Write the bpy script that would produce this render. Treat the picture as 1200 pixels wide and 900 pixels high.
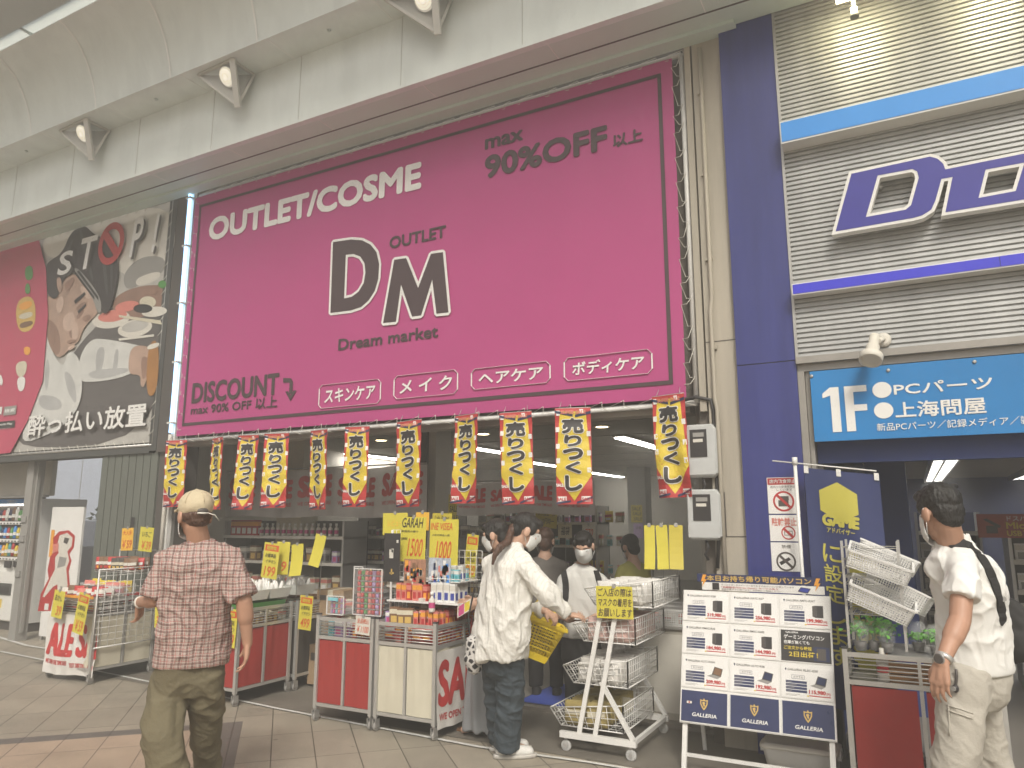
import bpy, bmesh, math, random
from mathutils import Vector, Matrix, noise, Euler
R = math.radians
random.seed(7)
for o in list(bpy.data.objects): bpy.data.objects.remove(o)
scene = bpy.context.scene
COL = scene.collection
# ---------------------------------------------------------------- camera, sky, sun, exposure
PITCH, YAW, EYE, FPX = R(10.33), R(28.08), 1.55, 865.0
cd = bpy.data.cameras.new('camera'); cam = bpy.data.objects.new('camera', cd); COL.objects.link(cam)
cam.location = (0, 0, EYE); cam.rotation_euler = (R(90) + PITCH, 0, YAW)
cd.sensor_width = 36; cd.lens = 36 * FPX / 1200; cd.clip_start = .05; cd.clip_end = 500
scene.camera = cam
SUN_EL, SUN_AZ = R(43), R(150)         # azimuth clockwise from +Y, behind the camera and to its right
w = bpy.data.worlds.new('World'); scene.world = w; w.use_nodes = True
nt = w.node_tree; bg = nt.nodes['Background']
sky = nt.nodes.new('ShaderNodeTexSky'); sky.sky_type = 'NISHITA'; sky.sun_disc = False
sky.sun_elevation = SUN_EL; sky.sun_rotation = SUN_AZ; sky.air_density = 1.0; sky.dust_density = 6.0; sky.ozone_density = .3
hs = nt.nodes.new('ShaderNodeHueSaturation'); hs.inputs['Saturation'].default_value = .45
nt.links.new(sky.outputs[0], hs.inputs['Color']); nt.links.new(hs.outputs[0], bg.inputs[0])
bg.inputs[1].default_value = .105
sl = bpy.data.lights.new('sun', 'SUN'); sl.energy = 2.3; sl.angle = R(14); sl.color = (1, .95, .85)
so = bpy.data.objects.new('sun', sl); COL.objects.link(so)
sd = Vector((math.sin(SUN_AZ) * math.cos(SUN_EL), math.cos(SUN_AZ) * math.cos(SUN_EL), math.sin(SUN_EL)))
so.rotation_euler = (-sd).to_track_quat('-Z', 'Y').to_euler(); so.location = (3, -8, 12)
vs = scene.view_settings; vs.view_transform = 'Standard'; vs.look = 'None'; vs.gamma = 1; vs.use_curve_mapping = False
vs.exposure = .40
cy = scene.cycles; cy.max_bounces = 6; cy.diffuse_bounces = 3; cy.glossy_bounces = 3; cy.transmission_bounces = 6; cy.transparent_max_bounces = 8
cy.use_denoising = True; cy.sample_clamp_indirect = 6; cy.caustics_reflective = False; cy.caustics_refractive = False
# ---------------------------------------------------------------- measuring the place: rays through the known camera
_cp, _sp, _cy, _sy = math.cos(PITCH), math.sin(PITCH), math.cos(YAW), math.sin(YAW)
def ray(px, py):
    a, b = (px - 600) / FPX, (py - 450) / FPX
    y1, z1 = _cp + b * _sp, _sp - b * _cp
    return Vector((a * _cy - y1 * _sy, a * _sy + y1 * _cy, z1))
E0 = Vector((0, 0, EYE))
def at(px, py, Y=None, X=None, Z=None):
    d = ray(px, py)
    t = Y / d.y if Y is not None else X / d.x if X is not None else (Z - EYE) / d.z
    return E0 + d * t
# ---------------------------------------------------------------- materials
MATS = {}
def mat(name, col=(.5, .5, .5), rough=.55, metal=0, var=.10, scale=6, bump=0, bscale=60, emit=0, alpha=1, trans=0, spec=.5, stretch=None):
    if name in MATS: return MATS[name]
    m = bpy.data.materials.new(name); m.use_nodes = True; t = m.node_tree; p = t.nodes['Principled BSDF']
    p.inputs['Roughness'].default_value = rough; p.inputs['Metallic'].default_value = metal
    p.inputs['Specular IOR Level'].default_value = spec
    c = (*col, 1)
    tc = t.nodes.new('ShaderNodeTexCoord')
    vec = tc.outputs['Object']
    if stretch:
        mp = t.nodes.new('ShaderNodeMapping'); mp.inputs['Scale'].default_value = stretch; t.links.new(vec, mp.inputs[0]); vec = mp.outputs[0]
    if var:
        n = t.nodes.new('ShaderNodeTexNoise'); n.inputs['Scale'].default_value = scale; n.inputs['Detail'].default_value = 5; n.inputs['Roughness'].default_value = .62
        t.links.new(vec, n.inputs['Vector'])
        mx = t.nodes.new('ShaderNodeMix'); mx.data_type = 'RGBA'
        mx.inputs[6].default_value = tuple(max(0, v * (1 - 2 * var)) for v in col) + (1,); mx.inputs[7].default_value = tuple(min(1, v * (1 + 2 * var)) for v in col) + (1,)
        t.links.new(n.outputs[0], mx.inputs[0]); t.links.new(mx.outputs[2], p.inputs['Base Color'])
        rr = t.nodes.new('ShaderNodeMapRange'); rr.inputs[3].default_value = max(.03, rough - .08); rr.inputs[4].default_value = min(1, rough + .08)
        t.links.new(n.outputs[0], rr.inputs[0]); t.links.new(rr.outputs[0], p.inputs['Roughness'])
    else: p.inputs['Base Color'].default_value = c
    if bump:
        n2 = t.nodes.new('ShaderNodeTexNoise'); n2.inputs['Scale'].default_value = bscale; n2.inputs['Detail'].default_value = 4; t.links.new(vec, n2.inputs['Vector'])
        b = t.nodes.new('ShaderNodeBump'); b.inputs['Strength'].default_value = bump; b.inputs['Distance'].default_value = .02
        t.links.new(n2.outputs[0], b.inputs['Height']); t.links.new(b.outputs[0], p.inputs['Normal'])
    if emit: p.inputs['Emission Color'].default_value = c; p.inputs['Emission Strength'].default_value = emit
    if alpha < 1: p.inputs['Alpha'].default_value = alpha
    if trans: p.inputs['Transmission Weight'].default_value = trans
    MATS[name] = m
    return m
P = dict(white=(.78, .77, .74), offwhite=(.66, .63, .56), black=(.035, .032, .032), ink=(.07, .045, .05), red=(.46, .04, .04), yellow=(.68, .52, .05), pink=(.52, .075, .21),
         orange=(.80, .36, .05), navy=(.022, .032, .085), blue=(.05, .07, .32), sky=(.06, .27, .70), grey=(.30, .29, .27), dark=(.085, .075, .068), cream=(.62, .57, .44),
         green=(.10, .30, .08), brown=(.20, .11, .06), teal=(.08, .35, .38), lilac=(.40, .28, .50), gold=(.62, .42, .12), salmon=(.65, .22, .18), cyan=(.22, .55, .62))
for k, v in P.items(): mat(k, v, .5, var=.05)
mat('chrome', (.58, .57, .54), .33, .55, var=.04); mat('steel', (.44, .43, .41), .4, .5, var=.06); mat('white_metal', (.74, .73, .70), .35, 0, var=.05)
mat('clear', (.85, .87, .86), .08, 0, var=0, alpha=.16); mat('clear_thin', (.9, .9, .9), .05, 0, var=0, alpha=.05); mat('film', (.8, .8, .78), .15, 0, var=0, alpha=.45)
mat('rubber', (.05, .05, .05), .7); mat('card', (.36, .25, .15), .8, var=.12); mat('wood', (.36, .19, .08), .6, var=.2, stretch=(1, 1, 9))
mat('lamp_glow', (1, .96, .88), .4, emit=5, var=0); mat('tube_glow', (1, .97, .90), .4, emit=18, var=0); mat('warm_glow', (1, .80, .48), .4, emit=9, var=0)
mat('neon', (.40, .68, 1), .4, emit=2.2, var=0); mat('louvre_glow', (1, .98, .94), .4, emit=9, var=0)
# ---------------------------------------------------------------- mesh builder
class F:                                   # a flat frame: origin, right, up; w points at the viewer of the face
    def __init__(s, o, u=(1, 0, 0), v=(0, 0, 1)):
        s.o = Vector(o); s.u = Vector(u).normalized(); s.v = Vector(v).normalized(); s.w = s.u.cross(s.v)
    def pt(s, x, y, z=0): return s.o + s.u * x + s.v * y + s.w * z
_TXT = {}
def glyphs(s, off):
    k = (s, off)
    if k not in _TXT:
        c = bpy.data.curves.new('t', 'FONT'); c.body = s; c.offset = off; c.resolution_u = 3
        c.align_x = 'CENTER'; c.space_line = 1.0
        o = bpy.data.objects.new('t', c); m = bpy.data.meshes.new_from_object(o)
        V = [(v.co.x, v.co.y) for v in m.vertices]; Fs = [tuple(p.vertices) for p in m.polygons]
        bpy.data.objects.remove(o); bpy.data.curves.remove(c); bpy.data.meshes.remove(m)
        xs = [a for a, b in V]; ys = [b for a, b in V]
        _TXT[k] = (V, Fs, (min(xs), min(ys), max(xs), max(ys)))
    return _TXT[k]
_SHAPE = {}
def filled(splines, off=0, res=1):
    c = bpy.data.curves.new('s', 'CURVE'); c.dimensions = '2D'; c.fill_mode = 'BOTH'; c.offset = off
    for pts in splines:
        sp = c.splines.new('POLY'); sp.points.add(len(pts) - 1); sp.use_cyclic_u = True
        for q, p in zip(sp.points, pts): q.co = (p[0], p[1], 0, 1)
    o = bpy.data.objects.new('s', c); m = bpy.data.meshes.new_from_object(o)
    V = [(v.co.x, v.co.y) for v in m.vertices]; Fs = [tuple(p.vertices) for p in m.polygons]
    bpy.data.objects.remove(o); bpy.data.curves.remove(c); bpy.data.meshes.remove(m)
    return V, Fs
class MB:
    def __init__(s, m=None):
        s.v = []; s.f = []; s.fm = []; s.fs = []; s.mats = []; s.c = 0; s.smooth = False
        if m: s.m(m)
    def m(s, name):
        if name not in s.mats: s.mats.append(name)
        s.c = s.mats.index(name); return s
    def add(s, vs, fs, smooth=None):
        b = len(s.v); s.v.extend([Vector(p) for p in vs])
        sm = s.smooth if smooth is None else smooth
        for f in fs: s.f.append(tuple(i + b for i in f)); s.fm.append(s.c); s.fs.append(sm)
        return b
    def box(s, x0, x1, y0, y1, z0, z1):
        return s.hexa([(x0, y0, z0), (x1, y0, z0), (x1, y1, z0), (x0, y1, z0), (x0, y0, z1), (x1, y0, z1), (x1, y1, z1), (x0, y1, z1)])
    def hexa(s, v):
        s.add(v, [(3, 2, 1, 0), (4, 5, 6, 7), (0, 1, 5, 4), (1, 2, 6, 5), (2, 3, 7, 6), (3, 0, 4, 7)], False); return s
    def fbox(s, fr, x0, x1, y0, y1, z0, z1):
        p = fr.pt
        return s.hexa([p(x0, y0, z0), p(x1, y0, z0), p(x1, y1, z0), p(x0, y1, z0), p(x0, y0, z1), p(x1, y0, z1), p(x1, y1, z1), p(x0, y1, z1)])
    def bar(s, a, b, wx, wy=None, up=(0, 0, 1)):
        a, b = Vector(a), Vector(b); d = (b - a).normalized(); wy = wy or wx
        u = d.cross(Vector(up)); u = u.normalized() if u.length > 1e-4 else Vector((1, 0, 0)); v = u.cross(d)
        q = lambda p, i, j: p + u * (i * wx / 2) + v * (j * wy / 2)
        return s.hexa([q(a, -1, -1), q(a, 1, -1), q(a, 1, 1), q(a, -1, 1), q(b, -1, -1), q(b, 1, -1), q(b, 1, 1), q(b, -1, 1)])
    def tube(s, pts, r, n=6, cap=True, closed=False):
        pts = [Vector(p) for p in pts]; N = len(pts); rs = r if isinstance(r, (list, tuple)) else [r] * N
        rings = []; prev = None
        for i, p in enumerate(pts):
            d = (pts[(i + 1) % N] - pts[i - 1]) if closed else pts[min(i + 1, N - 1)] - pts[max(i - 1, 0)]
            if d.length < 1e-9: d = Vector((0, 0, 1))
            d.normalize()
            if prev is None:
                u = d.orthogonal().normalized()
            else:
                u = prev - d * prev.dot(d); u = u.normalized() if u.length > 1e-6 else d.orthogonal().normalized()
            prev = u; v = d.cross(u)
            rings.append([p + (u * math.cos(2 * math.pi * k / n) + v * math.sin(2 * math.pi * k / n)) * rs[i] for k in range(n)])
        return s.loft(rings, cap=cap and not closed, loop=closed)
    def loft(s, rings, cap=True, loop=False, smooth=True):
        n = len(rings[0]); vs = [p for r in rings for p in r]; fs = []; N = len(rings)
        for i in range(N if loop else N - 1):
            a, b = i * n, ((i + 1) % N) * n
            for k in range(n): fs.append((a + k, a + (k + 1) % n, b + (k + 1) % n, b + k))
        base = s.add(vs, fs, smooth)
        if cap:
            s.f.append(tuple(base + k for k in reversed(range(n)))); s.f.append(tuple(base + (N - 1) * n + k for k in range(n)))
            s.fm += [s.c] * 2; s.fs += [False] * 2
        return s
    def lathe(s, prof, c=(0, 0, 0), n=16, ax=None, cap=True):
        c = Vector(c); M = Vector(ax or (0, 0, 1)).to_track_quat('Z', 'Y').to_matrix()
        return s.loft([[c + M @ Vector((r * math.cos(2 * math.pi * k / n), r * math.sin(2 * math.pi * k / n), z)) for k in range(n)] for r, z in prof], cap)
    def ell(s, c, r, n=12, m=8, rot=None):
        c = Vector(c); M = rot or Matrix.Identity(3); rings = []
        for i in range(m + 1):
            t = -math.pi / 2 + math.pi * min(max(i / m, .02), .98)
            rings.append([c + M @ Vector((r[0] * math.cos(t) * math.cos(2 * math.pi * k / n), r[1] * math.cos(t) * math.sin(2 * math.pi * k / n), r[2] * math.sin(t))) for k in range(n)])
        return s.loft(rings)
    def poly(s, fr, pts, z=0): s.add([fr.pt(x, y, z) for x, y in pts], [tuple(range(len(pts)))], False); return s
    def slab(s, fr, pts, z0, z1):           # an outline with a thickness
        n = len(pts); s.add([fr.pt(x, y, z0) for x, y in pts] + [fr.pt(x, y, z1) for x, y in pts],
              [tuple(reversed(range(n))), tuple(range(n, 2 * n))] + [(k, (k + 1) % n, n + (k + 1) % n, n + k) for k in range(n)], False); return s
    def rect(s, fr, x0, y0, x1, y1, z=0): return s.poly(fr, [(x0, y0), (x1, y0), (x1, y1), (x0, y1)], z)
    def ring(s, fr, x0, y0, x1, y1, t, z=0, r=0):
        for a in ((x0, y0, x1, y0 + t), (x0, y1 - t, x1, y1), (x0, y0 + t, x0 + t, y1 - t), (x1 - t, y0 + t, x1, y1 - t)): s.rect(fr, *a, z)
        return s
    def text(s, t, fr, x0, y0, x1, y1, m, off=.02, z=.003, shear=0, fit='box', out=0, outm=None):
        stroke = off if off > .02 else 0
        V, Fs, bb = glyphs(t, 0 if stroke else off); base = bb
        g = stroke * (y1 - y0) / max(.3, base[3] - base[1]) * .5; x0, y0, x1, y1 = x0 + g, y0 + g, x1 - g, y1 - g
        sx, sy = (x1 - x0) / (base[2] - base[0]), (y1 - y0) / (base[3] - base[1])
        ox = x0
        if fit == 'keep':
            sc = min(sx, sy); ox = x0 + ((x1 - x0) - sc * (base[2] - base[0])) / 2; y0 = y0 + ((y1 - y0) - sc * (base[3] - base[1])) / 2; sx = sy = sc
        if fit == 'left': sc = min(sx, sy); sx = sy = sc
        P_ = [(ox + (a - base[0]) * sx + shear * (b - base[1]) * sy, y0 + (b - base[1]) * sy) for a, b in V]; sc = sy
        if out: s.m(outm).stroke(fr, P_, Fs, (stroke + out) * sc, z); z += .0022
        s.m(m)
        if stroke: s.stroke(fr, P_, Fs, stroke * sc, z)
        s.add([fr.pt(a, b, z + .0011) for a, b in P_], Fs, False); return s
    def stroke(s, fr, P_, Fs, r, z):        # thicken a flat shape by r on both sides of its outline
        cnt = {}
        for f in Fs:
            for i in range(len(f)):
                e = tuple(sorted((f[i], f[(i + 1) % len(f)]))); cnt[e] = cnt.get(e, 0) + 1
        i = 0
        for (a, b), c in cnt.items():
            if c != 1: continue
            A, B_ = Vector(P_[a]), Vector(P_[b]); d = B_ - A
            if d.length < 1e-6: continue
            d.normalize(); n = Vector((-d.y, d.x)) * r; d *= r * .5; i += 1; zz = z + (i % 9) * .0001
            q = [A - d * .9 - n * .6, A - d * .0 - n, B_ + d * .0 - n, B_ + d * .9 - n * .6, B_ + d * .9 + n * .6, B_ + n, A + n, A - d * .9 + n * .6]
            s.add([fr.pt(v.x, v.y, zz) for v in q], [tuple(range(8))], False)
        return s
    def vtext(s, t, fr, x0, y0, x1, y1, m, **k):          # top to bottom
        h = (y1 - y0) / len(t)
        for i, ch in enumerate(t): s.text(ch, fr, x0, y1 - (i + 1) * h + h * .06, x1, y1 - i * h - h * .04, m, **k)
        return s
    def shape(s, fr, V2F, z0, z1=None):
        V, Fs = V2F; n = len(V)
        s.add([fr.pt(x, y, z0) for x, y in V], Fs, False)
        if z1 is not None:
            cnt = {}
            for f in Fs:
                for i in range(len(f)):
                    e = (f[i], f[(i + 1) % len(f)]); cnt[tuple(sorted(e))] = cnt.get(tuple(sorted(e)), []) + [e]
            side = [(e[0][0], e[0][1], e[0][1] + n, e[0][0] + n) for e in cnt.values() if len(e) == 1]
            s.add([fr.pt(x, y, z0) for x, y in V] + [fr.pt(x, y, z1) for x, y in V], side, False)
        return s
    def wire_rect(s, a, b, c, d, nu, nv, r, n=4, frame=None):          # a wire mesh over the four-cornered panel a b c d
        a, b, c, d = map(Vector, (a, b, c, d))
        for i in range(nu + 1):
            t = i / nu; s.tube([a.lerp(b, t), d.lerp(c, t)], frame if frame and i in (0, nu) else r, n)
        for j in range(nv + 1):
            t = j / nv; s.tube([a.lerp(d, t), b.lerp(c, t)], frame if frame and j in (0, nv) else r, n)
        return s
    def deform(s, fn, start=0):
        for i in range(start, len(s.v)): s.v[i] = Vector(fn(s.v[i]))
        return s
    def refine(s, ml):                     # cut long edges so that a flat print can follow a bent sheet
        for _ in range(7):
            bm = bmesh.new(); vs = [bm.verts.new(v) for v in s.v]
            for f, mi, sm in zip(s.f, s.fm, s.fs):
                try: q = bm.faces.new([vs[i] for i in f]); q.material_index = mi; q.smooth = sm
                except ValueError: pass
            if _ == 0: bmesh.ops.triangulate(bm, faces=[f for f in bm.faces if len(f.verts) > 4])
            es = [e for e in bm.edges if e.calc_length() > ml]
            if es: bmesh.ops.subdivide_edges(bm, edges=es, cuts=1); bmesh.ops.triangulate(bm, faces=[f for f in bm.faces if len(f.verts) > 4])
            bm.verts.index_update(); s.v = [v.co.copy() for v in bm.verts]; s.f = [tuple(v.index for v in f.verts) for f in bm.faces]; s.fm = [f.material_index for f in bm.faces]; s.fs = [f.smooth for f in bm.faces]; bm.free()
            if not es: break
        return s
    def build(s, name, parent=None, local=False, origin=None):
        me = bpy.data.meshes.new(name); vs = s.v; loc = Vector((0, 0, 0))
        if parent is not None:
            if not local:
                q = parent; off = Vector((0, 0, 0))
                while q is not None: off += q.location; q = q.parent
                vs = [v - off for v in vs]
        elif origin is not False:
            loc = Vector(origin) if origin else Vector(((min(v.x for v in vs) + max(v.x for v in vs)) / 2, (min(v.y for v in vs) + max(v.y for v in vs)) / 2, min(v.z for v in vs)))
            vs = [v - loc for v in vs]
        me.from_pydata([tuple(v) for v in vs], [], s.f)
        for n in s.mats: me.materials.append(MATS[n])
        me.polygons.foreach_set('material_index', s.fm); me.polygons.foreach_set('use_smooth', s.fs); me.update()
        o = bpy.data.objects.new(name, me); COL.objects.link(o); o.location = loc
        if parent is not None: o.parent = parent
        return o
def tag(o, label, cat, group=None):
    o['label'] = label; o['category'] = cat
    if group: o['group'] = group
    return o
def thing(name, label, cat, loc=(0, 0, 0), rz=0, group=None):
    o = bpy.data.objects.new(name, None); COL.objects.link(o); o.location = loc; o.rotation_euler = (0, 0, rz); o.empty_display_size = .05
    return tag(o, label, cat, group)
def struct(mb, name): o = mb.build(name, origin=False); o['kind'] = 'structure'; return o
KIDS = {}
def dup(root, loc=None, rz=None, label=None, group=None):
    r = root.copy(); COL.objects.link(r)
    if loc is not None: r.location = loc
    if rz is not None: r.rotation_euler = (0, 0, rz)
    if label: r['label'] = label
    if group: r['group'] = group
    for ch in list(root.children):
        c = ch.copy(); COL.objects.link(c); c.parent = r
        for g in list(ch.children):
            d = g.copy(); COL.objects.link(d); d.parent = c
    return r
def wall_frame(Y): return F((0, Y, 0))                       # x = world X, y = world Z, facing the street
def RX(p, q, Y):                                              # the rectangle on plane Y whose lower left / upper right corners show at p / q
    a, b = at(*p, Y=Y), at(*q, Y=Y); return a.x, a.z, b.x, b.z
# ================================================================ the ground
def tile_material():
    m = bpy.data.materials.new('street_tiles'); m.use_nodes = True; t = m.node_tree; p = t.nodes['Principled BSDF']; N = t.nodes.new; L = t.links.new
    tc = N('ShaderNodeTexCoord'); mp = N('ShaderNodeMapping'); mp.vector_type = 'POINT'; mp.inputs['Rotation'].default_value = (0, 0, R(-45))
    L(tc.outputs['Object'], mp.inputs[0])                     # x' along the rows, y' across them
    def brick(w_, h_, c1, c2, mortar):
        b = N('ShaderNodeTexBrick'); b.offset = 0; b.inputs['Scale'].default_value = 1; b.inputs['Brick Width'].default_value = w_; b.inputs['Row Height'].default_value = h_
        b.inputs['Mortar Size'].default_value = .0045; b.inputs['Mortar Smooth'].default_value = .3; b.inputs['Color1'].default_value = (*c1, 1); b.inputs['Color2'].default_value = (*c2, 1); b.inputs['Mortar'].default_value = (*mortar, 1)
        L(mp.outputs[0], b.inputs[0]); return b
    a = brick(.283, .60, (.38, .335, .265), (.31, .275, .22), (.11, .098, .078)); c = brick(.283, .6, (.47, .36, .27), (.40, .31, .23), (.17, .13, .10)); d = brick(.283, .6, (.17, .155, .14), (.15, .135, .12), (.08, .07, .06))
    sx = N('ShaderNodeSeparateXYZ'); L(mp.outputs[0], sx.inputs[0])
    def cmp(sock, v, op='GREATER_THAN'):
        n = N('ShaderNodeMath'); n.operation = op; L(sock, n.inputs[0]); n.inputs[1].default_value = v; return n.outputs[0]
    def mul(x, y):
        n = N('ShaderNodeMath'); n.operation = 'MULTIPLY'; L(x, n.inputs[0]); L(y, n.inputs[1]); return n.outputs[0]
    def mix(f, x, y):
        n = N('ShaderNodeMix'); n.data_type = 'RGBA'; L(f, n.inputs[0]); L(x, n.inputs[6]); L(y, n.inputs[7]); return n.outputs[2]
    q, pp = sx.outputs[1], sx.outputs[0]
    near = mul(cmp(q, 6.31, 'LESS_THAN'), cmp(pp, -.36, 'LESS_THAN'))
    band = mul(mul(cmp(q, 6.31), cmp(q, 6.46, 'LESS_THAN')), cmp(pp, -.22, 'LESS_THAN'))
    band2 = mul(mul(cmp(pp, -.36), cmp(pp, -.22, 'LESS_THAN')), cmp(q, 6.31, 'LESS_THAN'))
    col = mix(near, a.outputs[0], c.outputs[0]); col = mix(band, col, d.outputs[0]); col = mix(band2, col, d.outputs[0])
    n = N('ShaderNodeTexNoise'); n.inputs['Scale'].default_value = 3; n.inputs['Detail'].default_value = 7; n.inputs['Roughness'].default_value = .7; L(tc.outputs['Object'], n.inputs[0])
    n2 = N('ShaderNodeTexNoise'); n2.inputs['Scale'].default_value = 160; n2.inputs['Detail'].default_value = 2; L(tc.outputs['Object'], n2.inputs[0])
    ad = N('ShaderNodeMath'); ad.operation = 'ADD'; L(n.outputs[0], ad.inputs[0]); L(n2.outputs[0], ad.inputs[1])
    mr = N('ShaderNodeMapRange'); mr.inputs[1].default_value = .6; mr.inputs[2].default_value = 1.4; mr.inputs[3].default_value = .66; mr.inputs[4].default_value = 1.25; L(ad.outputs[0], mr.inputs[0])
    vo = N('ShaderNodeTexVoronoi'); vo.inputs['Scale'].default_value = 2.6; L(tc.outputs['Object'], vo.inputs[0]); sp = N('ShaderNodeMapRange'); sp.inputs[1].default_value = .03; sp.inputs[2].default_value = .06; sp.inputs[3].default_value = .62; sp.inputs[4].default_value = 1; L(vo.outputs['Distance'], sp.inputs[0])
    mm_ = N('ShaderNodeMath'); mm_.operation = 'MULTIPLY'; L(mr.outputs[0], mm_.inputs[0]); L(sp.outputs[0], mm_.inputs[1]); mr = mm_
    v = N('ShaderNodeVectorMath'); v.operation = 'SCALE'; L(col, v.inputs[0]); L(mr.outputs[0], v.inputs[3]); L(v.outputs[0], p.inputs['Base Color'])
    p.inputs['Roughness'].default_value = .55
    rr = N('ShaderNodeMapRange'); rr.inputs[3].default_value = .4; rr.inputs[4].default_value = .75; L(n.outputs[0], rr.inputs[0]); L(rr.outputs[0], p.inputs['Roughness'])
    bp = N('ShaderNodeBump'); bp.inputs['Strength'].default_value = .25; bp.inputs['Distance'].default_value = .004; L(a.outputs[1], bp.inputs['Height']); bp.invert = True; L(bp.outputs[0], p.inputs['Normal'])
    MATS['street_tiles'] = m
tile_material()
mat('concrete', (.175, .158, .132), .7, var=.22, scale=2.5, bump=.15, bscale=80); mat('shop_lino', (.20, .18, .155), .45, var=.15, scale=2)
mb = MB('street_tiles'); mb.add([(-120, -60, 0), (120, -60, 0), (120, 120, 0), (-120, 120, 0)], [(0, 1, 2, 3)]); struct(mb, 'ground')
mb = MB('concrete'); mb.add([(-8.6, 5.02, .004), (-6, 4.86, .004), (-2, 4.80, .004), (3.2, 4.80, .004), (3.2, 5.75, .004), (-8.6, 5.75, .004)], [(0, 1, 2, 3, 4, 5)]); struct(mb, 'pavement')
mb = MB('shop_lino'); mb.box(-8.45, -1.40, 5.75, 19, -.05, .03); mb.box(-.6, 6, 5.75, 16.4, -.05, .026); struct(mb, 'shop_floor')
mat('tape', (.72, .70, .64), .6, var=.25, scale=30)
def tape(pts, w_=.035):
    mb = MB('tape')
    for a, b in zip(pts, pts[1:]):
        a, b = Vector((*a, .009)), Vector((*b, .009)); n = (b - a).cross(Vector((0, 0, 1))).normalized() * w_ / 2
        mb.add([a - n, a + n, b + n, b - n], [(0, 3, 2, 1)])
    return mb
mb = tape([(-10.5, 5.28), (-9.09, 5.18), (-6.95, 5.0), (-4.71, 4.80), (-2.76, 4.69), (-1.98, 4.74), (1.5, 4.78)]); o = struct(mb, 'ground_line_marking')
mb = tape([(-11.5, 5.95), (-9.76, 5.60), (-7.9, 5.56)], .05); o = struct(mb, 'ground_line_marking')
mat('mat_blue', (.05, .09, .42), .9, var=.12, scale=120)
mb = MB('mat_blue'); mb.box(-3.05, -2.1, 5.85, 6.6, .031, .042); mb.m('rubber').box(-3.07, -2.08, 5.83, 6.62, .0305, .036)
tag(mb.build('floor_mat'), 'blue entrance mat on the floor behind the woman with the yellow basket', 'mat')
# ================================================================ the arcade overhead
mat('arcade_white', (.77, .82, .79), .5, var=.09, scale=1.6, stretch=(3, 3, .7)); mat('arcade_seam', (.93, .94, .90), .5, var=0); mat('fascia_seam', (.48, .49, .45), .6, var=0); mat('arcade_soffit', (.64, .74, .68), .6, var=.06, scale=2); mat('arcade_grey', (.47, .52, .50), .55, var=.05, scale=1.5)
m = bpy.data.materials.new('skylight'); m.use_nodes = True; t = m.node_tree; t.nodes.remove(t.nodes['Principled BSDF'])
a, b, x = t.nodes.new('ShaderNodeBsdfTranslucent'), t.nodes.new('ShaderNodeBsdfTransparent'), t.nodes.new('ShaderNodeMixShader'); a.inputs[0].default_value = (.85, .86, .80, 1); b.inputs[0].default_value = (.9, .92, .88, 1)
x.inputs[0].default_value = .55; t.links.new(a.outputs[0], x.inputs[1]); t.links.new(b.outputs[0], x.inputs[2]); t.links.new(x.outputs[0], t.nodes['Material Output'].inputs[0]); MATS['skylight'] = m
XL, XR = -24, 8
FZ0, FZ1, FY = 5.39, 6.10, 4.90
mb = MB('arcade_white'); mb.box(XL, XR, FY, FY + .06, FZ0, FZ1)
for k in range(26):
    x = XL + .4 + k * 1.24; mb.m('fascia_seam').box(x, x + .006, FY - .003, FY + .01, FZ0 + .02, FZ1)
mb.m('arcade_white').box(XL, XR, FY - .004, FY + .06, FZ0 - .012, FZ0 - .0005)
o = mb.build('arcade_fascia', origin=False); o['kind'] = 'structure'
mb = MB('arcade_soffit'); mb.box(XL, XR, FY + .07, 5.44, FZ0, FZ0 + .05); mb.box(XL, -.9, 5.36, 5.50, FZ0 - .03, FZ0 - .001)
mb.m('dark').box(XL, XR, 5.19, 5.205, FZ0 - .004, FZ0)
for k in range(26):
    x = XL + .6 + k * 1.24; mb.m('arcade_seam').box(x, x + .006, FY + .07, 5.19, FZ0 - .003, FZ0)
mb.m('arcade_white').box(XL, XR, 4.53, FY, FZ1, FZ1 + .05)
for k in range(26):
    x = XL + .3 + k * 1.24; mb.m('arcade_seam').box(x, x + .007, 4.54, FY, FZ1 - .003, FZ1)
    if k % 1 == 0: mb.m('arcade_grey').lathe([(.02, 0), (.016, -.012), (.006, -.02)], (x + .62, 4.72, FZ1), 8)
struct(mb, 'arcade_soffit')
prof = [(4.53, 6.10), (4.515, 6.22), (4.48, 6.35), (4.43, 6.49), (4.36, 6.62), (4.28, 6.74), (4.18, 6.82), (4.10, 6.87), (4.03, 6.89)]
mb = MB('arcade_white')
mb.add([(x, y, z) for x in (XL, XR) for y, z in prof], [(i, i + 1, i + 1 + len(prof), i + len(prof)) for i in range(len(prof) - 1)], True)
mb.add([(x, y + .05, z + .03) for x in (XL, XR) for y, z in prof], [(i, i + len(prof), i + 1 + len(prof), i + 1) for i in range(len(prof) - 1)], True)
for k in range(26):
    x = -9.0 + (k - 12) * 1.26
    mb.m('arcade_seam').add([(xx, y - .005, z - .004) for xx in (x - .011, x + .011) for y, z in prof], [(i, i + 1, i + 1 + len(prof), i + len(prof)) for i in range(len(prof) - 1)], False)
mb.m('arcade_white').box(XL, XR, 4.518, 4.54, 6.088, 6.0995)
struct(mb, 'arcade_ceiling')
mb = MB('skylight'); mb.box(XL, XR, 3.88, 4.06, 6.925, 6.935); mb.add([(XL, 3.42, 6.98), (XR, 3.42, 6.98), (XR, 1.2, 8.2), (XL, 1.2, 8.2)], [(0, 1, 2, 3)])
mb.m('arcade_grey').box(XL, XR, 3.42, 3.88, 6.86, 7.02)
for k in range(22):
    x = XL + .7 + k * 1.5; mb.m('arcade_grey').box(x, x + .025, 3.88, 4.06, 6.90, 6.924)
struct(mb, 'arcade_roof')
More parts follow.
